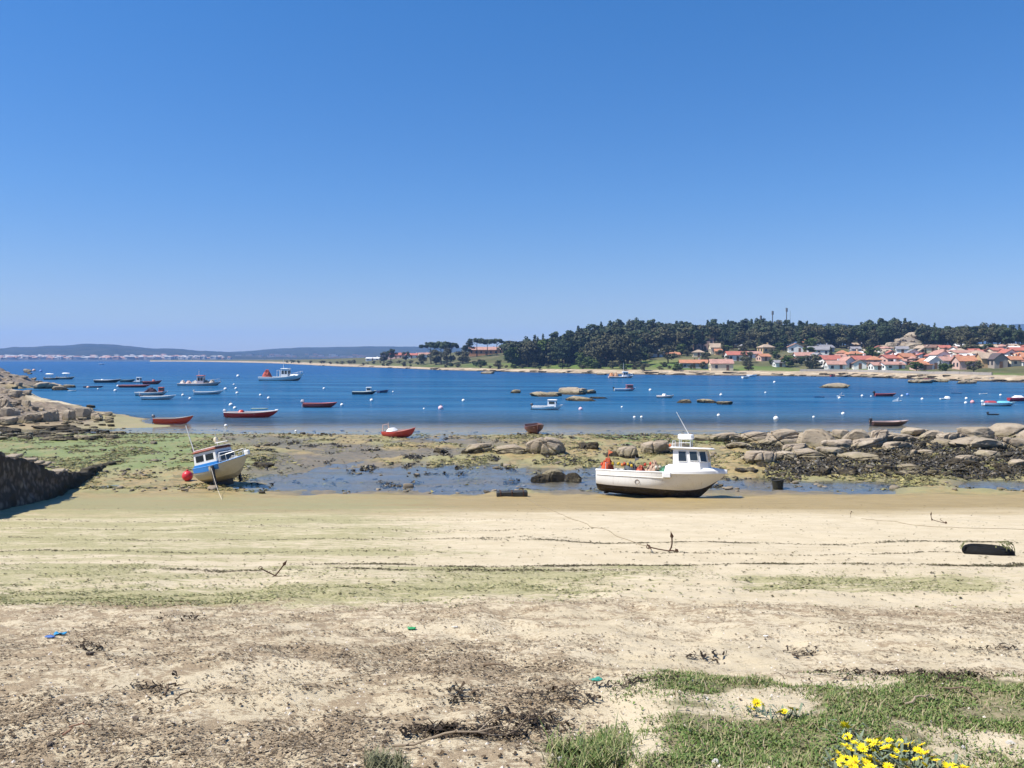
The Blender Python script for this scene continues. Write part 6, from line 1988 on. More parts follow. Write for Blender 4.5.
def tree_arrays(kind, rs, nleaf, ls):
    """unit tree (height 1): leaf quads as (verts, faces, tone)"""
    blobs = []
    if kind == 'pine':
        for k in range(15):
            z = rs.uniform(0.36, 0.93); r = 0.26 * np.sin(np.pi * np.clip((z - 0.25) / 0.80, 0.05, 0.97)) ** 0.7
            a = rs.uniform(0, 6.28); q = r * rs.uniform(0.3, 1.0)
            blobs.append((q * np.cos(a), q * np.sin(a), z, rs.uniform(0.085, 0.15), 0.62))
        blobs.append((0, 0, 0.93, 0.08, 0.9))
    elif kind == 'umbrella':
        for k in range(15):
            a = rs.uniform(0, 6.28); q = 0.40 * rs.uniform(0, 1) ** 0.5
            blobs.append((q * np.cos(a), q * np.sin(a), 0.86 - 0.5 * q * q + rs.uniform(-.06, .05), rs.uniform(0.10, 0.15), 0.55))
    elif kind == 'spire':
        for k in range(13):
            z = 0.2 + 0.78 * k / 12; r = 0.15 * (1 - (z - 0.2) / 0.85)
            a = rs.uniform(0, 6.28)
            blobs.append((r * .6 * np.cos(a), r * .6 * np.sin(a), z, 0.045 + r * 0.55, 0.9))
    else:
        for k in range(17):
            z = rs.uniform(0.22, 0.86); r = 0.36 * np.sin(np.pi * np.clip((z - 0.08) / 0.95, 0.05, 0.97)) ** 0.6
            a = rs.uniform(0, 6.28); q = r * rs.uniform(0.2, 1.0)
            blobs.append((q * np.cos(a), q * np.sin(a), z, rs.uniform(0.11, 0.18), 0.8))
    B = np.array(blobs)
    i = rs.choice(len(B), nleaf, p=B[:, 3] ** 2 / (B[:, 3] ** 2).sum())
    d = rs.normal(size=(nleaf, 3)); d /= np.linalg.norm(d, axis=1)[:, None]
    rad = B[i, 3] * rs.uniform(0.55, 1.08, nleaf)
    C = B[i, :3] + d * rad[:, None] * np.stack([np.ones(nleaf), np.ones(nleaf), B[i, 4]], 1)
    nrm = d + rs.normal(size=(nleaf, 3)) * 0.55; nrm /= np.linalg.norm(nrm, axis=1)[:, None]
    ref = rs.normal(size=(nleaf, 3)); uu = np.cross(nrm, ref); uu /= np.linalg.norm(uu, axis=1)[:, None]; vv = np.cross(nrm, uu)
    sz = ls * rs.uniform(0.6, 1.3, nleaf)[:, None]
    V = np.stack([C - uu * sz - vv * sz * .6, C + uu * sz - vv * sz * .6, C + uu * sz * .7 + vv * sz * .7, C - uu * sz * .7 + vv * sz * .7], 1).reshape(-1, 3)
    Fc = np.arange(nleaf * 4).reshape(-1, 4)
    tone = np.clip(rs.uniform(0, 1, nleaf) * 0.7 + rs.uniform(0, .5, len(B))[i], 0, 1)
    return V, Fc, tone, B

PROTO = {}
def make_proto(kind, mat, seed, nleaf, ls):
    rs = np.random.RandomState(seed)
    V, Fc, tone, B = tree_arrays(kind, rs, nleaf, ls)
    c = np_mesh('crown', V, Fc, mat, False, None, dict(tone=tone))
    mb = MB()
    top = 0.9 if kind in ('pine', 'spire') else 0.72
    w = 0.022 if kind != 'broad' else 0.026
    lx = rs.uniform(-.03, .03)
    mb.tube([(0, 0, -0.08), (lx * .4, 0, 0.25), (lx, 0.01, 0.5), (lx * 1.3, 0, top)], [w * 1.25, w, w * .75, w * .25], 7)
    for k in range(min(9, len(B))):
        b = B[(k * 5) % len(B)]
        z0 = max(0.16, b[2] - 0.16)
        mb.tube([(lx * z0, 0, z0), (b[0] * .55, b[1] * .55, b[2] - 0.05), (b[0], b[1], b[2])], [w * .5, w * .33, w * .12], 5)
    t = mb.build('trunk', BARK)
    cd, td = c.data, t.data
    bpy.data.objects.remove(c); bpy.data.objects.remove(t)
    return cd, td
for kd, mt, nl, ls, sds in [('pine', PINE, 1500, 0.025, (301, 302, 303, 304)), ('umbrella', PINE, 1200, 0.030, (305, 306)), ('broad', OAK, 1600, 0.028, (307, 308, 309)),
                            ('green', GREEN, 900, 0.045, (310, 311, 312)), ('spire', PINE, 800, 0.026, (313, 314))]:
    PROTO[kd] = [make_proto('broad' if kd == 'green' else kd, mt, s_, nl, ls) for s_ in sds]

TREES = []
def tree(x, y, h, kind, lab, group, wide=1.0, cat='tree', name=None):
    cd, td = rnd.choice(PROTO[kind])
    z = hhs(x, y)
    root = empty(name or {'pine': 'pine_tree', 'umbrella': 'umbrella_pine', 'broad': 'oak_tree', 'green': 'green_tree', 'spire': 'fir_tree'}[kind], (x, y, z - 0.1), (0, 0, rnd.uniform(0, 6.28)), (h * wide, h * wide, h))
    for nm, dt in (('crown', cd), ('trunk', td)):
        o = bpy.data.objects.new(nm, dt); COL.objects.link(o); o.parent = root
    tag(root, None, cat, group)
    ppx, ppy = proj((x, y, z + h * .6))
    TREES.append([root, lab, ppx, ppy])
    return root

SKY_PX = [380, 425, 440, 460, 480, 500, 520, 545, 560, 575, 590, 600, 615, 640, 665, 700, 740, 770, 800, 830, 850, 880, 905, 925, 940, 970, 1000, 1024, 1120]
SKY_R = [349, 340, 340.5, 341, 337, 338, 339.5, 336, 333, 330, 326, 323.5, 321, 319.5, 320.5, 323, 320, 321.5, 322.5, 323.5, 324, 321, 319.5, 323, 326.5, 324.5, 324.5, 329, 331]
def sky_h(px_, x, y, jitter):
    row = np.interp(px_, SKY_PX, SKY_R) + jitter
    return H + (357 - row) * y / F - hhs(x, y)

def by_px(px_, i):
    dd = float(np.interp(px_, _sh_px, _sh_d)) + i
    return (px_ - 512) / F * dd, dd

G_WOOD = 'dark trees of the wood on the headland'
WOODLAB = {'pine': 'dark pine in the wood on the ridge', 'broad': 'dark round crowned tree in the wood', 'spire': 'narrow pointed tree in the wood', 'umbrella': 'flat topped pine at the wood edge'}
# front edge of the wood and its skyline, tree by tree
def clear_of_houses(x, y, r):
    return all((x - a) ** 2 + (y - b) ** 2 > r * r for a, b in HOUSE_PTS)
cnt = 0
for k in range(900):
    if cnt >= 150: break
    px_ = rnd.uniform(512, 1045)
    lo = np.interp(px_, [440, 500, 560, 640, 690, 760, 860, 950, 1045], [16, 18, 22, 60, 100, 112, 120, 130, 135])
    i = lo + rnd.uniform(0, 26)
    if abs(px_ - 906) < 17 and i < 172: continue
    x, y = by_px(px_, i)
    if not clear_of_houses(x, y, 6.0): continue
    hmax = sky_h(px_, x, y, 2)
    h = min(rnd.uniform(8.5, 14), hmax)
    if h < 4: continue
    kd = rnd.choice(['pine', 'pine', 'broad', 'broad', 'spire'] if px_ > 560 else ['pine', 'broad', 'broad', 'green'])
    tree(x, y, h, kd, WOODLAB.get(kd, 'pale green tree at the wood edge'), G_WOOD, rnd.uniform(0.9, 1.35))
    cnt += 1
for k in range(160):                        # the ones that break the skyline
    px_ = 520 + (1045 - 520) * (k + rnd.uniform(0, 1)) / 95
    i = rnd.uniform(165, 225) * float(np.interp(px_, [520, 600, 640], [0.30, 0.7, 1]))
    x, y = by_px(px_, i)
    h = sky_h(px_, x, y, rnd.uniform(-3.4, 3.2))
    if h < 5: continue
    kd = rnd.choice(['pine', 'pine', 'spire', 'broad'])
    tree(x, y, min(h, 21), kd, {'pine': 'dark pine on the skyline of the wood', 'spire': 'pointed tree on the skyline of the wood', 'broad': 'round tree on the skyline of the wood'}[kd], 'trees on the skyline of the headland', rnd.uniform(0.75, 1.15))
# the rest of the wood: one dark mass between them
rs = np.random.RandomState(400)
VV, FF, TT = [], [], []; off = 0
for k in range(620):
    px_ = rs.uniform(508, 1060)
    lo = float(np.interp(px_, [440, 500, 560, 640, 690, 760, 860, 950, 1060], [22, 24, 30, 70, 112, 122, 130, 140, 145]))
    i = lo + rs.uniform(0, 1) * (235 - lo) * float(np.interp(px_, [508, 560, 640], [0.22, 0.45, 1]))
    if abs(px_ - 906) < 16 and i < 176: continue
    x, y = by_px(px_, i)
    h = min(rs.uniform(9, 14), sky_h(px_, x, y, rs.uniform(1.5, 5)))
    if h < 3.5 or not clear_of_houses(x, y, 6.0): continue
    V, Fc, tone, B = tree_arrays(rs.choice(['pine', 'broad', 'pine']), rs, 420, 0.048)
    VV.append(V * np.array([h * 1.25, h * 1.25, h]) + np.array([x, y, hhs(x, y)])); FF.append(Fc + off); TT.append(np.clip(tone * 0.75 + rs.uniform(-.25, .55), 0, 1)); off += len(V)
wood = np_mesh('forest', np.concatenate(VV), np.concatenate(FF), [leaf_mat('wood_leaves', (0.034, 0.052, 0.030), (0.118, 0.125, 0.066))], False, None, dict(tone=np.concatenate(TT)))
tag(wood, 'dense dark wood filling the ridge behind its front trees', 'forest', kind='stuff')

# trees that stand out
G_ED = 'trees standing apart on the headland'
for (px_, i, top, kd, lab, wide) in [
    (431, 42, 340.5, 'umbrella', 'flat topped pine at the left of the isolated clump', 1.0), (441, 38, 340, 'umbrella', 'flat topped pine in the middle of the isolated clump', 1.05), (451, 44, 341, 'umbrella', 'thin flat topped pine at the right of the isolated clump', 0.8),
    (436, 40, 346, 'broad', 'low dark tree under the isolated flat topped pines', 1.2), (447, 38, 347, 'broad', 'bushy dark tree under the isolated flat topped pines', 1.2),
    (384, 60, 349, 'broad', 'dark tree at the left of the red roofed houses', 1.15), (391, 60, 348.5, 'pine', 'dark pine beside the red roofed houses', 1.4), (406, 62, 351, 'broad', 'small dark tree between the red roofed houses', 1.0), (421, 30, 353, 'broad', 'tiny dark tree before the red roofed houses', 1.1),
    (468, 95, 341, 'pine', 'pine at the left end of the long orange house', 1.3), (463, 44, 347, 'broad', 'low dark tree left of the long orange house', 1.3), (477, 100, 337, 'umbrella', 'broad flat topped pine over the long orange house', 1.15), (487, 100, 338, 'umbrella', 'spreading pine behind the long orange house', 1.1),
    (497, 98, 337.5, 'umbrella', 'tall spreading pine over the right end of the orange house', 1.0), (508, 50, 341, 'pine', 'dark pine right of the long orange house', 1.4), (516, 40, 340, 'broad', 'dark round tree right of the long orange house', 1.3),
    (606, 30, 337, 'broad', 'big dark round tree close to the far shore, left one', 1.15), (620, 26, 333, 'broad', 'biggest dark round tree close to the far shore', 1.2), (634, 30, 336, 'broad', 'big dark round tree close to the far shore, right one', 1.1), (612, 38, 332, 'broad', 'tall dark tree behind the big shore trees', 1.1), (628, 40, 333, 'pine', 'dark pine behind the big shore trees', 1.3), (598, 34, 342, 'broad', 'dark tree at the left of the big shore trees', 1.1),
    (641, 34, 346, 'pine', 'dark pine at the right of the big shore trees', 1.3), (588, 20, 355, 'green', 'bright green bush left of the big shore trees', 1.3), (580, 30, 351, 'green', 'bright green tree left of the big shore trees', 1.2), (594, 17, 358, 'green', 'low bright green bush near the far shore', 1.6),
    (872, 60, 345, 'green', 'light green rounded tree below the granite knoll', 1.2), (706, 46, 352, 'broad', 'dark bushy tree in front of the terraced house', 1.2), (725, 60, 353, 'broad', 'dark round tree left of the red roofed gable house', 1.2), (668, 45, 344, 'broad', 'olive tree above the ochre house', 1.2),
]:
    x, y = by_px(px_, i)
    h = H + (357 - top) * y / F - hhs(x, y)
    tree(x, y, max(1.5, h), kd, lab, G_ED, wide)
# gardens between the houses
G_GD = 'garden trees and bushes between the village houses'
k = 0; tries = 0
while k < 62 and tries < 2000:
    tries += 1
    px_ = rnd.uniform(642, 1040); i = rnd.uniform(13, 112) * (1 if px_ < 900 else .95)
    x, y = by_px(px_, i)
    if not clear_of_houses(x, y, 5.2): continue
    if px_ < 690 and i < 45: continue
    h = rnd.uniform(2.2, 4.2) if rnd.random() < .65 else rnd.uniform(4, 7)
    kd = rnd.choice(['green', 'green', 'broad', 'broad', 'spire'])
    tree(x, y, h, kd, {'green': 'light green garden bush', 'broad': 'dark garden tree', 'spire': 'pointed garden tree'}[kd], G_GD, rnd.uniform(1.0, 1.7) if kd != 'spire' else 1.0, 'bush' if h < 3.4 else 'tree', 'garden_bush' if h < 3.4 and kd != 'spire' else None)
    k += 1
    TREES[-1][1] += ' among the village houses' if i > 40 else ' near the village shore'
G_SC = 'scrub bushes along the far shore'
for k in range(80):
    px_ = rnd.uniform(285, 700); i = rnd.uniform(8, 30) * float(np.interp(px_, [285, 400, 560, 700], [3, 1.6, .8, 1]))
    x, y = by_px(px_, i)
    if not clear_of_houses(x, y, 5.5): continue
    kd = rnd.choice(['green', 'broad', 'broad'])
    tree(x, y, rnd.uniform(1.3, 3.2), kd, 'low dark scrub bush above the far shore' if kd == 'broad' else 'low green bush above the far shore', G_SC, rnd.uniform(1.4, 2.2), 'bush', 'scrub_bush')
settle(TREES)

# three thin masts over the trees
for (px_, rt, rb, wdt, lab, i) in [(760.3, 315.5, 326, 1.5, 'short thick dark mast, leftmost of three over the trees', 190), (772, 311, 327, 1.3, 'plain thin mast in the middle of three over the trees', 195), (786, 308, 327, 1.3, 'tallest thin mast with a thicker head over the trees', 200), (789.6, 310.5, 327, 0.4, 'faint hair-thin mast beside the tallest one', 202)]:
    x, y = by_px(px_, i)
    z = hhs(x, y); top = H + (357 - rt) * y / F; r = wdt * y / F / 2
    root = empty('mast', (x, y, z)); tag(root, lab, 'mast', 'masts over the wood')
    h = top - z
    mb = MB().tube([(0, 0, 0), (0, 0, h * .6), (0, 0, h)], [r, r * .85, r * .6], 8)
    mb.build('pole', plain('mast_steel', (0.10, 0.105, 0.11), .6, .3, .3), root)
    if wdt > 1:
        mb = MB()
        for a in range(3):
            mb.box((r * 1.2 * cos(a * 2.09), r * 1.2 * sin(a * 2.09), h - 1.2), (.3, .3, 2.0), a * 2.09)
        mb.build('antenna_panels', plain('mast_panel', (0.16, 0.165, 0.17), .6, .3, .3), root)

# boulders of the knoll behind the village
KN = []
for k in range(15):
    px_ = rnd.gauss(904, 11); i = rnd.uniform(116, 158)
    x, y = by_px(px_, i)
    o = bpy.data.objects.new('granite_boulder', rock_data(rnd.randrange(5), GRAN)); COL.objects.link(o)
    s_ = rnd.uniform(1.2, 3.6)
    o.scale = (s_ * 1.3, s_, s_ * .7); o.location = (x, y, hhs(x, y) + s_ * .2); o.rotation_euler = (0, 0, rnd.uniform(0, 6))
    tag(o, None, 'rock', 'granite boulders of the knoll'); KN.append([o, 'granite boulder on the knoll behind the village', px_, 335])
settle(KN)
FS = []
for k in range(110):                     # dark rocks and ledges at the foot of the far shore
    px_ = rnd.uniform(300, 1040); i = rnd.uniform(-4, 6) * (1 if px_ > 420 else 2)
    x, y = by_px(px_, i)
    o = bpy.data.objects.new('shore_rock', rock_data(rnd.randrange(11), GRAN if rnd.random() < .55 else WEEDY)); COL.objects.link(o)
    s_ = rnd.uniform(0.5, 1.5)
    o.scale = (s_ * rnd.uniform(1.2, 2.6), s_, s_ * .5); o.location = (x, y, max(hhs(x, y), -.1)); o.rotation_euler = (0, 0, rnd.uniform(-.4, .4))
    q = proj((x, y, 0))
    tag(o, None, 'rock', 'rocks along the far shore'); FS.append([o, 'low rock at the far shoreline ' + wherefrom(*q), q[0], q[1]])
settle(FS)

# ------------------------------------------------------------------ small things on the beach
def on_ground(px, row):
    return at_ground(px, row, ghs, 2.0, 80, 0.1)

# half buried tyre
p = on_ground(988, 554.5)
root = empty('tyre', p, (R(-4), R(3), R(10)))
tag(root, 'half buried black tyre with green weed lying on the dry sand', 'tyre')
RT = 0.41
mb = MB()
prof = []
for k in range(14):
    a = 2 * pi * k / 14
    prof.append((RT - 0.125 + 0.125 * cos(a) * (1.0 if cos(a) > 0 else 0.85), 0.125 * sin(a) * 0.78))
vs = []; fs = []
nsg = 72
for i in range(nsg):
    an = 2 * pi * i / nsg
    gr = 0.011 if i % 2 else 0.0
    for j, (r_, z_) in enumerate(prof):
        rr = r_ - (gr if j in (0, 1, 2, 12, 13) else 0)
        vs.append((rr * cos(an), rr * sin(an), z_))
for i in range(nsg):
    for j in range(14):
        fs.append((i * 14 + j, ((i + 1) % nsg) * 14 + j, ((i + 1) % nsg) * 14 + (j + 1) % 14, i * 14 + (j + 1) % 14))
mb.add(vs, fs)
mb.build('tyre_casing', plain('tyre_rubber', (0.012, 0.012, 0.012), 0.95, 0.15, 5, 0.08, (0.06, 0.055, 0.045)), root, 'all', (0, 0, 0.05))
mb = MB().lathe([(0.0001, 0.03), (0.15, 0.045), (0.235, 0.02), (0.25, -0.06)], 24)
mb.build('sand_fill', plain('tyre_sand', (0.50, 0.41, 0.28), 0.95, 0.3, 20), root, 'all')
wp = []
rs_ = np.random.RandomState(5)
for k in range(230):
    a = rs_.choice([-1.7, -1.5, -0.12, 2.9]) + rs_.normal() * 0.10
    r_ = RT + rs_.uniform(-0.14, 0.05)
    wp.append((p.x + r_ * cos(a + R(10)), p.y + r_ * sin(a + R(10))))
wp = np.array(wp)
o = flecks('tyre_weed', fleck_material('tyre_algae', [(0.10, 0.11, 0.035), (0.17, 0.17, 0.07), (0.06, 0.07, 0.025)]), wp, 0.024, 2.4, 2.5, 412, zf=lambda X, Y: gh(X, Y) + 0.24 * np.sqrt(np.clip(1 - ((np.hypot(X - p.x, Y - p.y) - 0.33) / 0.15) ** 2, 0, 1)))
tag(o, 'green weed hanging over the half buried tyre', 'seaweed', kind='stuff')

RUST = plain('rust', (0.085, 0.045, 0.027), 0.85, 0.6, 12, 0.2, (0.05, 0.028, 0.018))
def curve(a, b, c, n=9):
    a, b, c = Vector(a), Vector(b), Vector(c)
    return [a * (1 - t) ** 2 + b * 2 * t * (1 - t) + c * t * t for t in np.linspace(0, 1, n)]
def anchor(label, px, row, k, rz, parts):
    """rusty anchor: shank, bent arm with flukes, stock; parts lists which stand up"""
    p = on_ground(px, row)
    root = empty('anchor', (p.x, p.y, p.z), (0, 0, rz)); tag(root, label, 'anchor', 'rusty anchors on the sand')
    MB().tube([Vector(q) * k for q in parts['shank']], [0.017 * k] * len(parts['shank']), 7).build('shank', RUST, root)
    m_ = MB(); 
    for arm in parts['arms']:
        m_.tube([q * k for q in curve(*arm)], [0.020 * k] * 7 + [0.016 * k, 0.009 * k], 7)
    m_.build('arms', RUST, root)
    for arm in parts['arms']:
        e = Vector(arm[2]) * k; d = (Vector(arm[2]) - Vector(arm[1])).normalized()
        side = d.cross(Vector((0, 1, 0))).normalized() if abs(d.y) < .9 else Vector((1, 0, 0))
        q = [e, e - d * .14 * k + side * .05 * k, e - d * .2 * k, e - d * .14 * k - side * .05 * k]
        nrm = side.cross(d).normalized() * .008 * k
        MB().add([v + nrm for v in q] + [v - nrm for v in q], [(0, 1, 2, 3), (7, 6, 5, 4), (0, 4, 5, 1), (1, 5, 6, 2), (2, 6, 7, 3), (3, 7, 4, 0)]).build('fluke', RUST, root)
    if 'stock' in parts:
        MB().tube([Vector(q) * k for q in parts['stock']], 0.016 * k, 6).build('stock', RUST, root)
    e = Vector(parts['shank'][-1]) * k
    MB().tube([e + Vector((.05 * k * cos(a), 0, .05 * k * sin(a))) for a in np.linspace(0, 6.28, 11)], .012 * k, 5).build('ring', RUST, root)
    return root
AN = dict(shank=[(0, 0, 0.03), (-0.30, 0.05, 0.07), (-0.55, 0.1, 0.12)], arms=[((0, 0, 0.03), (0.14, 0, 0.16), (0.05, 0.02, 0.56)), ((0, 0, 0.03), (0.18, -0.06, 0.08), (0.27, -0.1, -0.05))], stock=[(-0.53, -0.25, 0.13), (-0.53, 0.45, 0.12)])
anchor('rusty anchor with one arm up in the middle of the sand', 669, 552, 0.66, 0.0, AN)
anchor('rusty anchor with tall curved arm near the right tide line', 943, 523.5, 0.48, 0.15, dict(shank=[(0, 0, .05), (-.35, .05, .14), (-.62, .1, .22)], arms=[((-.60, .1, .2), (-.72, .1, .36), (-.66, .1, .66)), ((0, 0, .05), (.12, -.05, .12), (.2, -.1, -.04))], stock=[(-.02, -.3, .04), (.06, .35, .16)]))
anchor('small rusty anchor tip sticking up alone near the wet sand', 850.5, 517.5, 0.30, 0.3, dict(shank=[(0, 0, -.05), (0.03, 0, .2), (0.02, 0, .42)], arms=[((0.02, 0, .40), (.06, 0, .62), (.2, 0, .52))]))
anchor('rusty anchor lying in weed at the left of the beach', 275, 576.5, 0.46, 0.1, dict(shank=[(0, 0, .03), (-.2, .04, .12), (-.42, .05, .24)], arms=[((0, 0, .02), (.10, 0, .12), (.34, 0.05, .46)), ((0, 0, .02), (.16, -.05, -.02), (.42, -.08, .02))], stock=[(-.05, -.2, .02), (.03, .28, .03)]))

# chains and ropes
def line_on_ground(name, pts, r, mat, label, cat, wob=0.0, n=40):
    P_ = [on_ground(*q) for q in pts]
    out = []
    for t in np.linspace(0, len(P_) - 1.0001, n):
        k = int(t); q = P_[k].lerp(P_[k + 1], t - k)
        X = q.x + wob * sin(t * 7.3); Y = q.y + wob * cos(t * 5.1)
        out.append((X, Y, ghs(X, Y) + r * 0.8))
    o = MB().tube(out, r, 6).build(name, mat, None, True)
    tag(o, label, cat)
    return o
line_on_ground('anchor_rope', [(525, 498), (552, 511), (585, 524), (612, 533), (640, 544), (652, 549.5)], 0.009, plain('old_rope', (0.30, 0.25, 0.17), .9, .5, 12, .1), 'thin rope from the black beam down to the middle anchor', 'rope', 0.05)
line_on_ground('anchor_rope', [(862, 519), (892, 521.5), (925, 526.5), (960, 528), (1040, 530)], 0.008, plain('old_rope', (0.30, 0.25, 0.17), .9, .5, 12, .1), 'thin rope crossing the sand past the right anchor', 'rope', 0.05)

# black beam at the edge of the pool
p = on_ground(512, 496)
root = empty('wooden_beam', (p.x, p.y, p.z), (R(2), R(-1.5), R(3))); tag(root, 'black waterlogged beam at the edge of the tide pool', 'beam')
MB().box((0, 0, 0.10), (1.36, 0.42, 0.24), bevel=0.035).build('beam_body', plain('wet_black', (0.026, 0.027, 0.026), .6, .5, 4, .4, (0.08, 0.08, 0.06)), root)
for dx in (-.5, 0.0, .5):
    MB().box((dx, 0, 0.10), (.05, .45, .27), bevel=.01).build('iron_strap', RUST, root)
# tub standing in the pool
p = at_z(778, 488.2, -0.05)
root = empty('tub', (p.x, p.y, -0.10), (R(3), R(-4), 0)); tag(root, 'weed-fringed black tub standing in the right tide pool', 'tub')
MB().lathe([(.22, 0), (.25, .12), (.275, .36), (.30, .46), (.305, .50), (.275, .50), (.26, .44), (.22, .18), (.0001, .16)], 20).build('tub_shell', plain('tub_dark', (0.035, 0.032, 0.022), .7, .6, 6, .3, (0.13, 0.12, 0.055)), root, True)
MB().tube([(.30 * cos(a), .30 * sin(a), .49) for a in np.linspace(0, 6.283, 21)], .02, 6).build('rim', plain('tub_rim', (0.03, 0.03, 0.028), .6, .4, 6), root, True)

# litter
def crumple(name, px, row, size, col, label, cat, seed, flat=.35, rz=0.0):
    rs = np.random.RandomState(seed)
    p = on_ground(px, row)
    n = 9
    xs_ = np.linspace(-.5, .5, n)
    X, Y = np.meshgrid(xs_, xs_)
    Z = (fbm(X * 3 + seed, Y * 3, seed, 4) - .35) * flat
    X = X + (fbm(X * 2, Y * 2 + 5, seed + 1, 3) - .5) * .5; Y = (Y + (fbm(X * 2 + 9, Y * 2, seed + 2, 3) - .5) * .5) * .6
    V = np.stack([X, Y, np.maximum(Z, -.02)], -1).reshape(-1, 3) * size * .6
    o = np_mesh(name, V, grid_faces(n, n), plain('litter_%d' % seed, col, .45, .25, 9), True)
    sol = o.modifiers.new('thickness', 'SOLIDIFY'); sol.thickness = .006
    o.location = (p.x, p.y, p.z + .01); o.rotation_euler = (0, 0, rz)
    tag(o, label, cat)
crumple('plastic_rag', 60, 635, .13, (0.03, 0.26, 0.48), 'bright blue plastic scrap lying on the seaweed at left', 'litter', 501, .5, .3)
crumple('plastic_sheet', 50, 638, .12, (0.05, 0.13, 0.38), 'darker blue plastic piece just left of the bright one', 'litter', 502, .3, -.2)
crumple('plastic_bottle_scrap', 412, 629.5, .10, (0.03, 0.26, 0.09), 'green plastic scrap on the beach near the middle', 'litter', 503, .4, .1)
crumple('netting_scrap', 596, 681, .12, (0.06, 0.30, 0.22), 'teal netting scrap at the edge of the bare sand', 'litter', 504, .4, .6)
crumple('paper_scrap', 455, 628, .07, (0.7, 0.66, 0.58), 'whitish scrap on the beach right of the green one', 'litter', 505, .4, .6)
crumple('plastic_scrap', 766, 637, .06, (0.7, 0.66, 0.6), 'small whitish scrap in the seaweed band', 'litter', 506, .4, .2)

STN = []
for (px_, row, s_, lab) in [(963, 748.5, .045, 'white pebble in the grass right of the yellow flowers'), (716, 764, .065, 'pale grey stone at the lower edge of the grass'), (560, 760, .05, 'white stone in the long grass tuft'), (707, 700, .045, 'pale stone at the left of the grass'), (1010, 744, .06, 'flat sandy stone in the grass at the right edge'),
                            (90, 655, .085, 'dark brown stone in the seaweed at left'), (136, 720, .06, 'dark stone on the lower left sand'), (50, 746, .07, 'brown stone near the lower left corner'), (285, 648, .035, 'small dark pebble on the sand left of the middle'), (183, 754, .045, 'dark pebble at the bottom left')]:
    p = on_ground(px_, row)
    dark = 'dark' in lab or 'brown' in lab
    me = ROCKS[5 + len(STN) % 5].copy(); me.materials.append(plain('stone_dark', (0.10, 0.075, 0.055), .9, .5, 9) if dark else plain('stone_pale', (0.52, 0.49, 0.44), .8, .4, 9))
    o = bpy.data.objects.new('stone', me); COL.objects.link(o)
    s_ *= .62; o.scale = (s_ * .6, s_ * .45, s_ * .35); o.location = (p.x, p.y, p.z + s_ * .15); o.rotation_euler = (0, 0, rnd.uniform(0, 6))
    tag(o, lab, 'stone'); STN.append(o)

# driftwood
DW = plain('driftwood', (0.17, 0.125, 0.085), .9, .5, 14, .1, (0.06, 0.045, 0.03))
def twig(px0, r0, px1, r1, rad, label, forks=2, seed=0, lift=.03, mat=DW):
    rs = random.Random(seed)
    a, b = on_ground(px0, r0), on_ground(px1, r1)
    n = 9; pts = []
    for t in np.linspace(0, 1, n):
        q = a.lerp(b, t); q.x += rs.uniform(-.02, .02); q.y += rs.uniform(-.02, .02)
        q.z = ghs(q.x, q.y) + rad + lift * sin(pi * t); pts.append(q)
    mb = MB().tube(pts, [rad * (1 - .6 * k / n) for k in range(n)], 7)
    for f in range(forks):
        k = rs.randrange(2, n - 2); d = (b - a).normalized(); d = Vector((d.x * .6 + rs.uniform(-.5, .5), d.y * .6 + rs.uniform(-.6, .6), rs.uniform(.0, .5)))
        l = (b - a).length * rs.uniform(.15, .35)
        mb.tube([pts[k], pts[k] + d * l * .5, pts[k] + d * l + Vector((0, 0, -.02))], [rad * .6, rad * .4, rad * .2], 6)
    o = mb.build('driftwood_stick', mat, None, True); tag(o, label, 'stick')
twig(395, 748, 520, 738, .006, 'long pale driftwood stick beside the dark tangle at the bottom', 3, 1, mat=plain('driftwood_pale', (0.33, 0.26, 0.18), .9, .5, 14, .1))
twig(505, 742, 540, 722, .005, 'short dark stick standing up from the dark tangle', 2, 2, .05)
twig(166, 696, 176, 688, .008, 'dark stub of wood lying on the left sand', 0, 3)
twig(178, 700, 200, 695, .005, 'brown twig on the left sand right of the stub', 2, 4)
twig(60, 737, 95, 728, .005, 'thin reddish twig near the lower left', 1, 5, mat=plain('twig_red', (0.28, 0.15, 0.09), .9, .4, 14))
twig(975, 676, 995, 682, .007, 'pale twig at the edge of the grass at right', 1, 6, mat=plain('driftwood_pale', (0.33, 0.26, 0.18), .9, .5, 14, .1))
twig(905, 704, 940, 702, .006, 'thin pale twig lying in the grass at right', 1, 7, mat=plain('driftwood_pale', (0.33, 0.26, 0.18), .9, .5, 14, .1))
twig(944, 690, 982, 699, .006, 'dark stick along the brown bank edge at right', 1, 8)
twig(484, 668, 506, 671, .010, 'dark twig in the seaweed above the middle', 1, 9)
# the dark weed tangle at the bottom
rs = np.random.RandomState(77)
P = []
for (a, b, sx_, sy_, n) in [(480, 736, 36, 5.5, 520), (437, 733, 14, 3, 260), (530, 722, 22, 4, 200), (560, 700, 24, 3, 160), (630, 694, 22, 3, 160), (460, 700, 10, 3, 120), (150, 690, 14, 3, 120), (178, 624, 16, 3, 120), (90, 655, 12, 3, 120), (880, 684, 40, 2.5, 300), (950, 690, 24, 4, 240), (700, 660, 10, 2, 80), (803, 652, 8, 2, 80), (240, 607, 8, 3, 60), (1000, 655, 26, 2.5, 160)]:
    for k in range(n):
        q = (rs.normal() * sx_ + a, rs.normal() * sy_ + b)
        if q[1] > 767 or k % 3 == 0: continue
        d_ = ray(*q); t_ = (ghs(0.0, float(np.interp(q[1], [600, 650, 700, 768], [9, 6, 4.5, 3.4]))) - H) / d_[2]
        P.append((d_[0] * t_, d_[1] * t_))
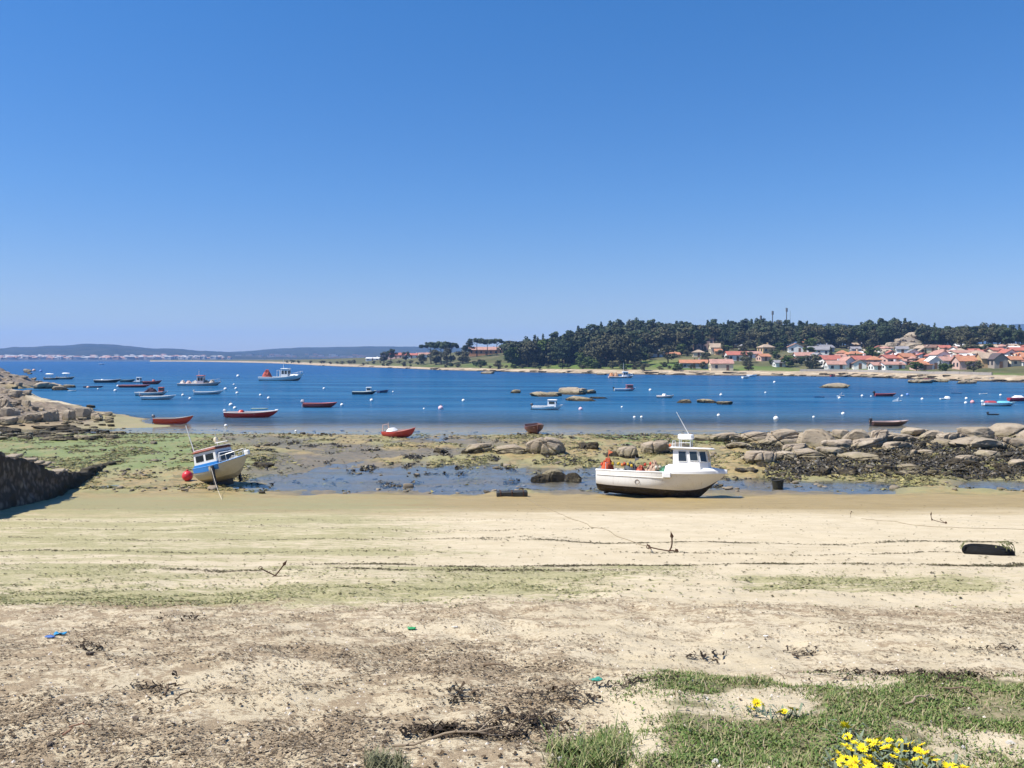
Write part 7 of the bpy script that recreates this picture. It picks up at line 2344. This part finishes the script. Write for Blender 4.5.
o = flecks('weed_tangle', fleck_material('tangle_weed', [(0.016, 0.012, 0.009), (0.04, 0.028, 0.018), (0.08, 0.055, 0.034)], .8, .2), np.array(P), .042, 8.0, 3.2, 78, stand=.4)
tag(o, 'dark stringy weed tangles on the sand at the bottom', 'seaweed', kind='stuff')

# ------------------------------------------------------------------ yellow flowers
PET = []
for i, c in enumerate([(0.84, 0.68, 0.015), (0.86, 0.74, 0.03), (0.82, 0.62, 0.012)]):
    PET.append(plain('petal_%d' % i, c, .55, .12, 20, .2, (0.78, 0.54, 0.01)))
CEN = plain('flower_centre', (0.66, 0.42, 0.015), .8, .4, 60)
STEM = plain('stem_green', (0.09, 0.13, 0.05), .7, .3, 20)
LEAF = plain('leaf_grey_green', (0.16, 0.20, 0.13), .7, .35, 20)
def petals_mesh(r, seed):
    rs = random.Random(seed); mb = MB(); n = 14
    for k in range(n):
        a = 2 * pi * k / n + rs.uniform(-.08, .08); w = r * .27; up_ = rs.uniform(.05, .32)
        rot = Matrix.Rotation(a, 3, 'Z')
        q = [(r * .2, -w * .35, 0), (r * .6, -w * .6, r * up_ * .6), (r * .98, -w * .25, r * up_), (r * 1.03, 0, r * up_), (r * .98, w * .25, r * up_), (r * .6, w * .6, r * up_ * .6), (r * .2, w * .35, 0), (r * .6, 0, r * up_ * .6 - .001)]
        mb.add([rot @ Vector(v) for v in q], [(0, 1, 7), (0, 7, 6), (6, 7, 5), (1, 2, 3, 7), (7, 3, 4, 5)])
    return mb
fl_data = []
for i in range(5):
    o = petals_mesh(.023, i).build('petals', PET[i % 3], None, 'all'); fl_data.append(o.data); bpy.data.objects.remove(o)
o = MB().lathe([(.0001, -.003), (.0065, 0), (.006, .0035), (.0001, .0055)], 10).build('centre', CEN, None, 'all'); cen_data = o.data; bpy.data.objects.remove(o)

def flower_plant(label, px, row, heads, spread, hgt, nleaf, seed):
    rs = random.Random(seed)
    p = on_ground(px, row)
    root = empty('yellow_daisy_plant', (p.x, p.y, p.z)); tag(root, label, 'flowers', 'yellow flowering plants in the grass')
    ms = MB()
    for k, (dx, dy) in enumerate(heads):
        h = hgt * rs.uniform(.75, 1.25); X, Y = dx * spread, dy * spread
        zz = ghs(p.x + X, p.y + Y) - p.z
        ms.tube([(X * .8, Y * .8, zz - .01), (X * .95, Y * .95, zz + h * .55), (X, Y, zz + h)], .0018, 5)
        o = bpy.data.objects.new('flower', rs.choice(fl_data)); COL.objects.link(o); o.parent = root
        o.location = (X, Y, zz + h); s_ = rs.uniform(.62, 1.22); o.scale = (s_, s_, s_)
        o.rotation_euler = (rs.uniform(-.35, .95), rs.uniform(-.75, .6), rs.uniform(0, 6))
        c_ = bpy.data.objects.new('flower_centre', cen_data); COL.objects.link(c_); c_.parent = o
        c_.location = (0, 0, .001)
    lm = ms
    for k in range(nleaf):
        hd = rs.choice(heads); X = hd[0] * spread + rs.gauss(0, .03); Y = hd[1] * spread + rs.gauss(0, .03); zz = ghs(p.x + X, p.y + Y) - p.z
        a = rs.uniform(0, 6.28); l = rs.uniform(.04, .085); w = .006
        d = Vector((cos(a), sin(a), 0)); s_ = Vector((-sin(a), cos(a), 0))
        b = Vector((X, Y, zz)); m_ = b + d * l * .5 + Vector((0, 0, l * rs.uniform(.3, .9))); e = b + d * l + Vector((0, 0, l * rs.uniform(.2, 1.0)))
        lm.add([b - s_ * w * .4, b + s_ * w * .4, m_ + s_ * w, e, m_ - s_ * w], [(0, 1, 2, 4), (4, 2, 3)], 1)
    lo = lm.build('foliage', [STEM, LEAF], root); lo['kind'] = 'stuff'
    return root
rs = random.Random(21)
heads = []
def from_px(px, row, p0):
    q = on_ground(px, min(row, 767)); return (q.x - p0.x, q.y - p0.y)
P0 = on_ground(890, 767)
pxs = [(833, 764), (838, 760), (845, 765), (850, 758), (841, 768), (856, 763), (862, 757), (868, 761), (854, 770), (875, 758), (866, 768), (872, 766), (880, 752), (886, 757), (884, 763), (878, 770), (892, 755), (898, 751), (896, 758), (903, 753), (905, 760), (893, 765), (910, 749), (912, 756), (918, 760), (904, 770), (921, 765), (926, 758), (932, 762), (928, 768), (936, 770), (870, 748), (874, 752), (855, 746), (863, 752), (900, 746), (889, 748), (915, 768), (859, 772), (888, 774), (925, 775), (850, 776), (907, 778), (870, 778), (846, 752), (922, 752)]
for (a, b) in pxs:
    q = on_ground(a + 0.0, min(b + 6, 800)); heads.append((q.x - P0.x, q.y - P0.y))
flower_plant('big clump of bright yellow daisies at the bottom right', 890, 767, heads, 1.0, .052, 230, 31)
for (a, b, hs, lab) in [(757, 716, [(-.03, 0), (.012, .05), (.03, .01)], 'three yellow daisies low in the grass, left group'), (786, 720, [(-.03, -.01), (.0, .02), (.03, .03), (.055, .02)], 'four yellow daisies in the grass, right of the left group'),
                        (848, 740, [(0, .03), (-.015, -.03)], 'two yellow daisies just above the big yellow clump'), (868, 752, [(0, 0), (.03, -.01), (.05, .02)], 'three yellow daisies at the upper edge of the big clump'), (948, 778, [(0, 0), (.03, .02), (.06, 0)], 'low yellow daisies at the right of the big clump')]:
    flower_plant(lab, a, b, hs, 1.0, .04, 16, int(a))
